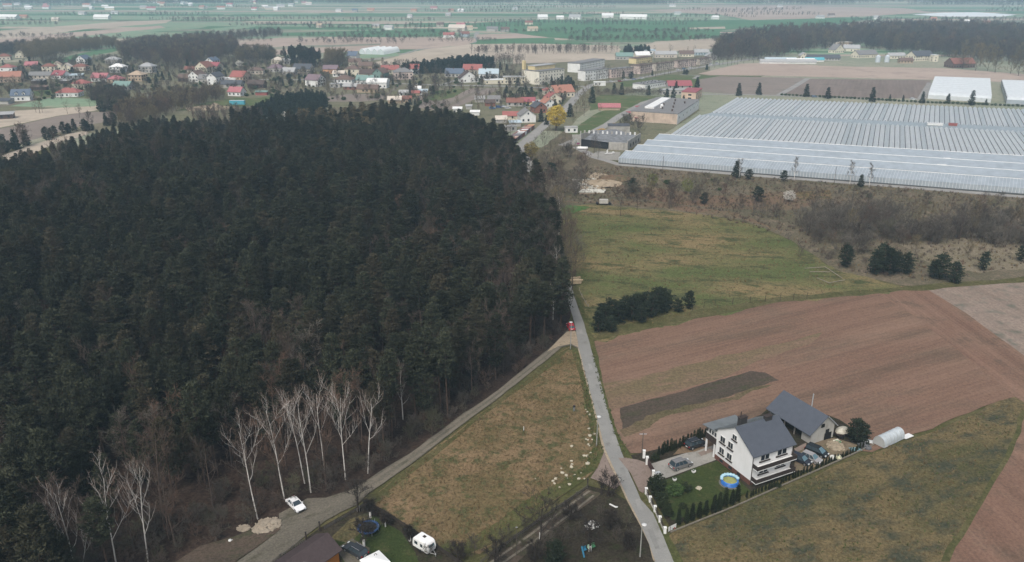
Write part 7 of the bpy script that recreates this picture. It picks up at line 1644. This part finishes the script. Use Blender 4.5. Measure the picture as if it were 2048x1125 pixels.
leafy(1203, 270, 3.6, 2.9, 90, .55, L_forsythia, 'forsythia_bush', 'bright orange yellow forsythia behind the derelict hall')
leafy(1228, 253, 2.2, 1.6, 40, .4, L_forsythia, 'forsythia_bush', 'small yellow bush behind the concrete block')
leafy(1578, 405, 5, 2.6, 110, .45, L_blossom, 'blossom_tree', 'round white blossoming tree in the scrub')
leafy(574, 246, 7, 6.5, 130, .8, L_blossom, 'blossom_tree', 'white blossoming tree at the back of the pine forest')
leafy(545, 246, 5, 3.5, 50, .7, L_blossom, 'blossom_tree', 'smaller blossoming tree left of the white one')
leafy(480, 136, 7, 4, 60, .8, L_blossom, 'blossom_tree', 'white blossoming tree at the village meadow')
leafy(497, 232, 4, 2.4, 40, .7, L_blossom, 'blossom_tree', 'small white blossoming tree before the sand yard')
# conifers behind the glasshouse
for px, py, sc, lb in [(1477, 192, 1.15, 'dark conifer at the glasshouse back corner'), (1517, 190, 1.05, 'slim dark conifer behind the glasshouse corner'), (1612, 194, 1.15, 'broad dark conifer second behind the glasshouse'), (1655, 198, 1.0, 'brownish conifer behind the glasshouse'), (1744, 204, 1.2, 'tall dark conifer by the ploughed rows'), (1806, 201, .45, 'low round conifer before the ploughed rows'), (1844, 207, .95, 'dark conifer at the white foil greenhouse corner'), (1895, 207, .85, 'slim conifer in front of the white foil greenhouse'), (1942, 211, 1.2, 'tallest dark conifer before the white foil greenhouse'), (1971, 210, .5, 'little conifer by the white foil greenhouse'), (1779, 202, .5, 'brown shrub conifer behind the glasshouse')]: one(K_spruce, px, py, sc, 'conifer_tree', lb)
row([(1560, 191), (1700, 198), (1840, 206), (2048, 214)], 60, K_bush, 'hedge_bush', 'low dark bush of the hedge behind the glasshouse', 'bush', .9, 'hedge behind the glasshouse', VZ)
for px, py, sc, lb in [(1333, 201, .95, 'big dark round conifer left of the peach office'), (1346, 201, 1.0, 'dark conifer touching the peach office'), (1367, 201, .45, 'small dark bush before the peach office'), (1352, 180, .8, 'dark conifer behind the peach office'), (1394, 178, 1.15, 'dark pointed conifer right of the crimson shed'), (1184, 206, 1.35, 'big dark spruce at the bend of the street'), (1140, 234, 1.0, 'dark conifer beside the street below the spruce'), (1228, 188, 1.0, 'slim dark conifer by the low pavilion'), (1243, 190, 1.0, 'dark conifer left of the low pavilion'), (1093, 250, .7, 'dark juniper beside the white house'), (1082, 244, .9, 'dark cypress at the white gable')]: one(K_spruce, px, py, sc, 'conifer_tree', lb)
# street trees before the apartment blocks
for k in range(46):
    s = k / 45; px = 1190 + s * 330 + rt.uniform(-4, 4); py = 169 - s * 48 + rt.uniform(-2.5, 3); one(K_grey if rt.random() < .5 else K_brown, px, py, rt.uniform(.75, 1.05), 'street_tree', 'leafless tree in the avenue before the apartment blocks', group='avenue trees of the apartment street')
for px, py, sc in [(1170, 205, .9), (1178, 214, .8), (1160, 222, .8), (1168, 232, .7), (1152, 228, .7), (1190, 200, .8), (1200, 228, .5), (1196, 190, .7), (1155, 190, .9), (1146, 246, .5), (1166, 212, .8)]: one(K_olive, px, py, sc, 'bare_tree', 'brown leafless tree of the thicket at the street bend', group='thicket at the street bend')
for k in range(40): one(K_shrubgrey, 1195 + k * 3.2 + rt.uniform(-2, 2), 191 + rt.uniform(-2, 1.5), rt.uniform(.9, 1.5), 'hedge_shrub', 'brown shrub of the hedge along the pavilion lawn', 'bush', 'hedge along the pavilion lawn')
for px, py, sc in [(1070, 310, .5), (1090, 300, .55), (1100, 312, .5), (1110, 296, .55), (1128, 300, .5), (1120, 318, .5), (1140, 306, .5), (1085, 288, .4), (1098, 276, .4), (1188, 306, .5), (1196, 318, .45), (1150, 312, .4)]: one(K_grey, px, py, sc * 1.3, 'bare_tree', 'leafless tree between the street and the derelict hall', group='trees near the derelict hall')
one(K_dark, 1188, 307, .65, 'bare_tree', 'dark leafless tree in front of the derelict hall')
for px, py in [(1245, 262), (1256, 258), (1270, 262), (1262, 250), (1280, 268), (1250, 250), (1284, 255)]: one(K_shrubdark, px, py, 1.6, 'bare_shrub', 'dark leafless shrub between the factory and concrete block', 'bush', 'shrubs below the factory')
# village greenery: conifers and leafless trees where the photo shows them
vc = [(30, 146), (48, 146), (60, 128), (42, 128), (82, 140), (5, 130), (146, 146), (180, 132), (190, 142), (248, 150), (262, 150), (270, 150), (255, 142), (318, 154), (326, 160), (286, 158), (340, 162), (375, 135), (300, 168), (312, 168), (268, 172), (440, 150), (452, 152), (84, 172), (92, 172), (56, 160), (47, 158), (576, 160), (610, 166), (598, 168), (560, 166), (566, 172), (552, 170), (584, 172), (620, 163), (734, 173), (775, 170), (770, 164), (785, 172), (762, 168), (823, 188), (822, 176), (840, 174), (860, 182), (865, 190), (850, 200), (830, 212), (822, 210), (838, 208), (972, 160), (964, 160), (985, 162), (1002, 140), (1015, 142), (1036, 172), (1094, 168), (1104, 170), (1116, 168), (1124, 168), (1130, 172), (1136, 168), (1140, 175), (1146, 182), (1132, 182), (1122, 178), (1010, 196), (1022, 192), (1034, 196), (1046, 198), (1058, 196), (1064, 190), (1014, 188), (1040, 188), (1052, 186), (1124, 204), (1130, 198), (1110, 222), (1245, 158), (1262, 158), (1306, 152), (1366, 150), (1372, 150), (1412, 140), (700, 156), (650, 160), (1296, 190)]
for i, (px, py) in enumerate(vc): one(K_spruce if i % 3 else K_youngpine, px + rt.uniform(-2, 2), py + rt.uniform(-1, 1), rt.uniform(.5, .95) * (1 if i % 3 else 1.3), 'conifer_tree', 'dark conifer among the village gardens', group='conifers of the village gardens')
vb = [(108, 180), (115, 178), (100, 176), (157, 236), (78, 228), (70, 226), (86, 226), (135, 228), (40, 188), (12, 188), (22, 192), (30, 180), (5, 196), (160, 228), (180, 216), (222, 136), (215, 140), (340, 148), (352, 152), (362, 146), (330, 140), (310, 134), (290, 132), (392, 140), (370, 172), (490, 168), (496, 172), (530, 182), (540, 176), (650, 178), (660, 180), (640, 184), (655, 186), (1025, 174), (1032, 168), (1048, 168), (1012, 158), (1024, 156), (1030, 150), (1041, 160), (1046, 152), (972, 200), (984, 198), (1000, 204), (965, 212), (958, 218), (1000, 262), (1008, 272), (1014, 266), (1002, 282), (1020, 276), (998, 290), (1030, 262), (1175, 180), (1182, 178), (1340, 110), (1372, 106), (1390, 108), (1310, 108), (880, 160), (872, 154), (866, 158), (890, 156), (855, 158), (520, 142), (600, 138), (640, 146), (900, 148)]
for px, py in vb: one(K_grey if rt.random() < .5 else K_olive, px + rt.uniform(-3, 3), py + rt.uniform(-1, 1), rt.uniform(.45, .85), 'bare_tree', 'leafless tree among the village gardens', group='leafless trees of the village')
# woods and belts that read as one mass
def wood(name, label, poly, sp, kinds, sc, z=0.1, keep=1.0):
    P = [p for p in scatter(WP(poly), sp, rt, (), .5) if rt.random() < keep]; mass(name, label, 'wood', [(x, y, z) for x, y in P], [k[2] for K in kinds for k in K], sc, rt, .03)
wood('small_pinewood', 'dark green pinewood east of the allotments', [(790, 152), (860, 148), (905, 148), (930, 140), (985, 138), (990, 130), (935, 128), (900, 134), (860, 140), (830, 142)], 5.0, [K_spruce], (.9, 1.3))
wood('spruce_plantation', 'dense dark plantation behind the pine forest', [(505, 232), (530, 215), (560, 205), (610, 196), (650, 200), (655, 215), (640, 235), (600, 250), (545, 252)], 4.0, [K_spruce], (.6, .9))
wood('conifer_belt', 'dark conifer belt beside the cream bungalow', [(565, 130), (590, 134), (640, 136), (645, 130), (618, 122), (580, 120)], 5, [K_spruce, K_pine], (.7, 1.0))
wood('bare_wood', 'brown leafless belt west of the sand yard', [(230, 225), (300, 205), (380, 198), (440, 190), (450, 198), (400, 215), (350, 225), (300, 250), (240, 262)], 5, [K_round, K_roundb], (.5, .8))
wood('bare_wood', 'grey leafless scrub between the pine forest and sand yard', [(375, 226), (480, 222), (530, 236), (520, 262), (420, 262), (385, 245)], 4.5, [K_roundb, K_grey], (.3, .5))
wood('dark_copse', 'dark mixed copse left of the leafless belt', [(178, 196), (235, 192), (262, 200), (245, 226), (205, 226), (190, 214)], 5.5, [K_roundd, K_spruce], (.7, 1.0))
wood('young_belt', 'belt of young pines between the stubble field and grass ride', [(-40, 330), (0, 312), (60, 292), (140, 268), (230, 256), (228, 246), (150, 262), (60, 286), (0, 305), (-40, 318)], 5.0, [K_bushpine, K_roundb[:1], K_spruce], (.55, 1.15), keep=.85)
wood('tree_belt', 'olive brown poplar belt behind the western village', [(30, 112), (60, 100), (140, 94), (232, 92), (236, 98), (160, 106), (90, 122), (60, 124)], 7, [K_round], (.75, 1.1))
wood('tree_belt', 'mixed brown wood above the central village', [(232, 124), (240, 102), (280, 92), (340, 88), (470, 92), (480, 112), (440, 124), (380, 132), (330, 134), (280, 126)], 7.5, [K_round, K_roundb, K_roundb, K_roundd], (.75, 1.15))
wood('tree_belt', 'dark blue green wood beyond the poplar belt', [(-40, 108), (20, 102), (50, 96), (60, 104), (20, 114), (-40, 122)], 7, [K_roundd], (.7, 1.0))
wood('tree_belt', 'brown wood beside the tan far field', [(470, 130), (480, 112), (540, 112), (556, 126), (520, 128)], 7, [K_round, K_roundd], (.8, 1.1))
wood('tree_belt', 'brown belt at the head of the tan field', [(280, 92), (400, 78), (560, 66), (566, 74), (480, 82), (400, 92), (330, 96)], 9, [K_roundb, K_roundd], (.6, .9), keep=.7)
wood('poplar_row', 'grey poplar clump above the brown roofs', [(650, 136), (690, 134), (692, 128), (655, 126)], 6, [K_round], (1.0, 1.3))
wood('leafless_row', 'long leafless row across the pale field', [(940, 111), (1000, 110), (1240, 108), (1240, 103), (1000, 104), (940, 106)], 8, [K_roundb, K_brown], (.5, .8))
wood('leafless_row', 'leafless thicket above the shop', [(985, 140), (1050, 134), (1050, 126), (990, 128)], 7, [K_brown, K_grey], (.6, .9))
wood('conifer_row', 'conifers beside the pale blue roofed hall', [(1248, 112), (1300, 110), (1300, 106), (1250, 107)], 6, [K_spruce], (.9, 1.3))
EW = [(1420, 122), (1440, 100), (1470, 84), (1560, 72), (1650, 68), (1760, 62), (1860, 60), (1960, 62), (2120, 74), (2120, 132), (2000, 128), (1900, 116), (1800, 108), (1720, 96), (1640, 100), (1560, 116), (1500, 122)]
wood('eastern_wood', 'broad dark leafless wood behind the farmyard', EW, 10.0, [K_roundd, K_roundb, K_round[:1]], (.75, 1.6), keep=.85)
wood('eastern_wood_edge', 'dark understorey of the broad leafless wood', EW, 15.0, [K_shrubdark], (1.8, 3.0))
for px, py, sc in [(1925, 138, 1.5), (1950, 142, 1.6), (1975, 142, 1.5), (1960, 134, 1.5), (1990, 146, 1.3), (2036, 152, 1.5), (2020, 148, 1.1), (2050, 154, 1.3), (1905, 134, 1.1)]: one(K_round, px, py, sc * 1.15, 'bare_tree', 'round olive brown tree in front of the eastern wood', group='round trees by the brown barn')
def hedgerow(n, seed, x0, x1, y0, y1):
    rr = random.Random(seed); P = []
    for _ in range(n):
        px, py = rr.uniform(x0, x1), rr.uniform(y0, y1); g = G(px, py); L = rr.uniform(60, 320) * g.y / 1800; k = int(L / 7)
        for j in range(k): P.append((g.x + (j - k / 2) * 7 + rr.uniform(-3, 3), g.y - .06 * (j - k / 2) * 7 * (1 if g.x < 0 else -.2) + rr.uniform(-7, 7), 0.05))
    return P
mass('far_hedgerows', 'bluish hedgerows and groves on the distant plain', 'hedgerows', hedgerow(48, 5, -80, 2130, 2, 60), [k[2] for k in K_roundd + K_roundb], (.35, .75), rt, .03)
mass('far_hedgerows', 'brown hedges between the far strips of farmland', 'hedgerows', hedgerow(14, 6, -40, 960, 48, 88) + hedgerow(10, 8, 1100, 1450, 60, 84), [k[2] for k in K_shrubdark + K_shrub], (1.2, 2.2), rt, .03)
mass('distant_woods', 'pale blue woods fading into the haze', 'woods', hedgerow(130, 7, -100, 2150, -12, 10), [k[2] for k in K_roundd], (.8, 1.3), rt, .03)
VP = WP([(-40, 200), (60, 122), (240, 116), (420, 126), (700, 124), (1000, 136), (1040, 150), (1160, 176), (1120, 215), (1000, 225), (880, 225), (760, 205), (560, 200), (460, 190), (300, 200), (180, 205)])
P = [p for p in scatter(VP, 9.5, rt, (), .5) if noise.noise((p[0] * .02, p[1] * .02, 4)) > -.1]
mass('garden_shrubs', 'brown leafless garden shrubs between the village houses', 'shrubs', [(x, y, .08) for x, y in P], [k[2] for k in K_shrubgrey + K_shrubdark + K_bush], (.7, 1.7), rt, .05)
for px, py, sc in [(1138, 580, .75), (1133, 566, .8), (1142, 560, .85), (1130, 550, .85), (1144, 545, .8), (1124, 532, .85), (1136, 525, .9), (1126, 512, .9), (1134, 500, .85), (1116, 500, .9), (1124, 485, .9), (1108, 480, .9), (1116, 465, .85), (1104, 452, .85), (1110, 440, .8), (1098, 432, .8), (1102, 420, .7), (1090, 412, .75), (1088, 398, .7), (1076, 385, .7), (1068, 370, .65), (1060, 352, .6), (1052, 338, .55), (1122, 598, .75), (1118, 620, .7)]: one(rt.choice([K_brown, K_grey, K_olive]), px + 7, py, sc * 1.2, 'roadside_tree', 'brown leafless tree overhanging the road along the forest edge', group='leafless trees hiding the road', z=GZ)
for px, py, sc in [(1050, 1060, .6), (1110, 1050, .7), (1150, 1075, .6), (1205, 1040, .6), (1120, 1090, .8), (1230, 1085, .6), (1010, 1095, .8), (1040, 1110, .7), (1195, 1070, .5), (1250, 1060, .6), (1160, 1010, .6), (950, 1110, .8), (860, 1112, .6), (1265, 1085, .5), (1090, 1105, .8)]: one(K_shrubdark, px, py, sc, 'garden_shrub', 'low bare dark shrub in the gardens at the bottom', 'bush', 'bare shrubs of the lower gardens', GZ)
P = [p for p in scatter(VP, 12, rt, (), .5) if rt.random() < .75]
mass('garden_trees', 'small leafless fruit trees in the village gardens', 'trees', [(x, y, .08) for x, y in P], [k[2] for k in K_round + K_roundb + K_roundd], (.22, .55), rt, .05)
P = scatter(WP([(1560, 470), (1640, 500), (1740, 520), (1800, 560), (1700, 548), (1600, 500)]), 6, rt, (), .5)
mass('scrub_thicket', 'sparse low shrubs where the yellow meadow turns to scrub', 'thicket', [(x, y, .1) for x, y in P if rt.random() < .5], [k[2] for k in K_shrubgrey + K_shrub], (.3, .9), rt, .1)
for px, py, sc, lb in [(1302, 398, .5, 'low olive tree left of the smaller willow'), (1345, 395, .45, 'low brown round tree below the larger willow'), (1450, 400, .5, 'round brown tree among the red weeds'), (1480, 415, .4, 'small round brown tree left of the conifer in red weeds'), (1530, 425, .45, 'round dark tree below the white blossoming tree'), (1625, 415, .5, 'round brown tree right of the blossoming tree'), (1600, 515, .35, 'reddish round tree where the meadow meets the scrub'), (1655, 440, .55, 'round tree at the near end of the scrub belt'), (1720, 405, .4, 'low round tree behind the scrub belt'), (1850, 420, .5, 'low round tree behind the middle of the scrub belt'), (1960, 425, .5, 'low round tree behind the scrub belt, near the edge'), (1830, 505, .45, 'pale round tree in the dry grass clearing'), (1935, 515, .4, 'pale small round tree before the dry grass')]: one([K_round, K_roundb, K_roundd][int(px) % 3], px, py, sc, 'bare_tree', lb, z=GZ)
# ------------------------------------------------------------------ the hazy air
b = MB(); b.box((0, 6150, 45.5), (18400, 14100, 93))
hm = bpy.data.materials.new('haze_air'); hm.use_nodes = True; hn = hm.node_tree; hn.nodes.clear()
ho = hn.nodes.new('ShaderNodeOutputMaterial'); hv = hn.nodes.new('ShaderNodeVolumePrincipled')
hv.inputs['Density'].default_value = HAZE_DENSITY; hv.inputs['Color'].default_value = (*HAZE_COLOR, 1); hv.inputs['Anisotropy'].default_value = 0.0
hn.links.new(hv.outputs[0], ho.inputs['Volume'])
tag(b.build('haze', hm), 'thin bluish haze over the whole plain', 'haze', kind='stuff')
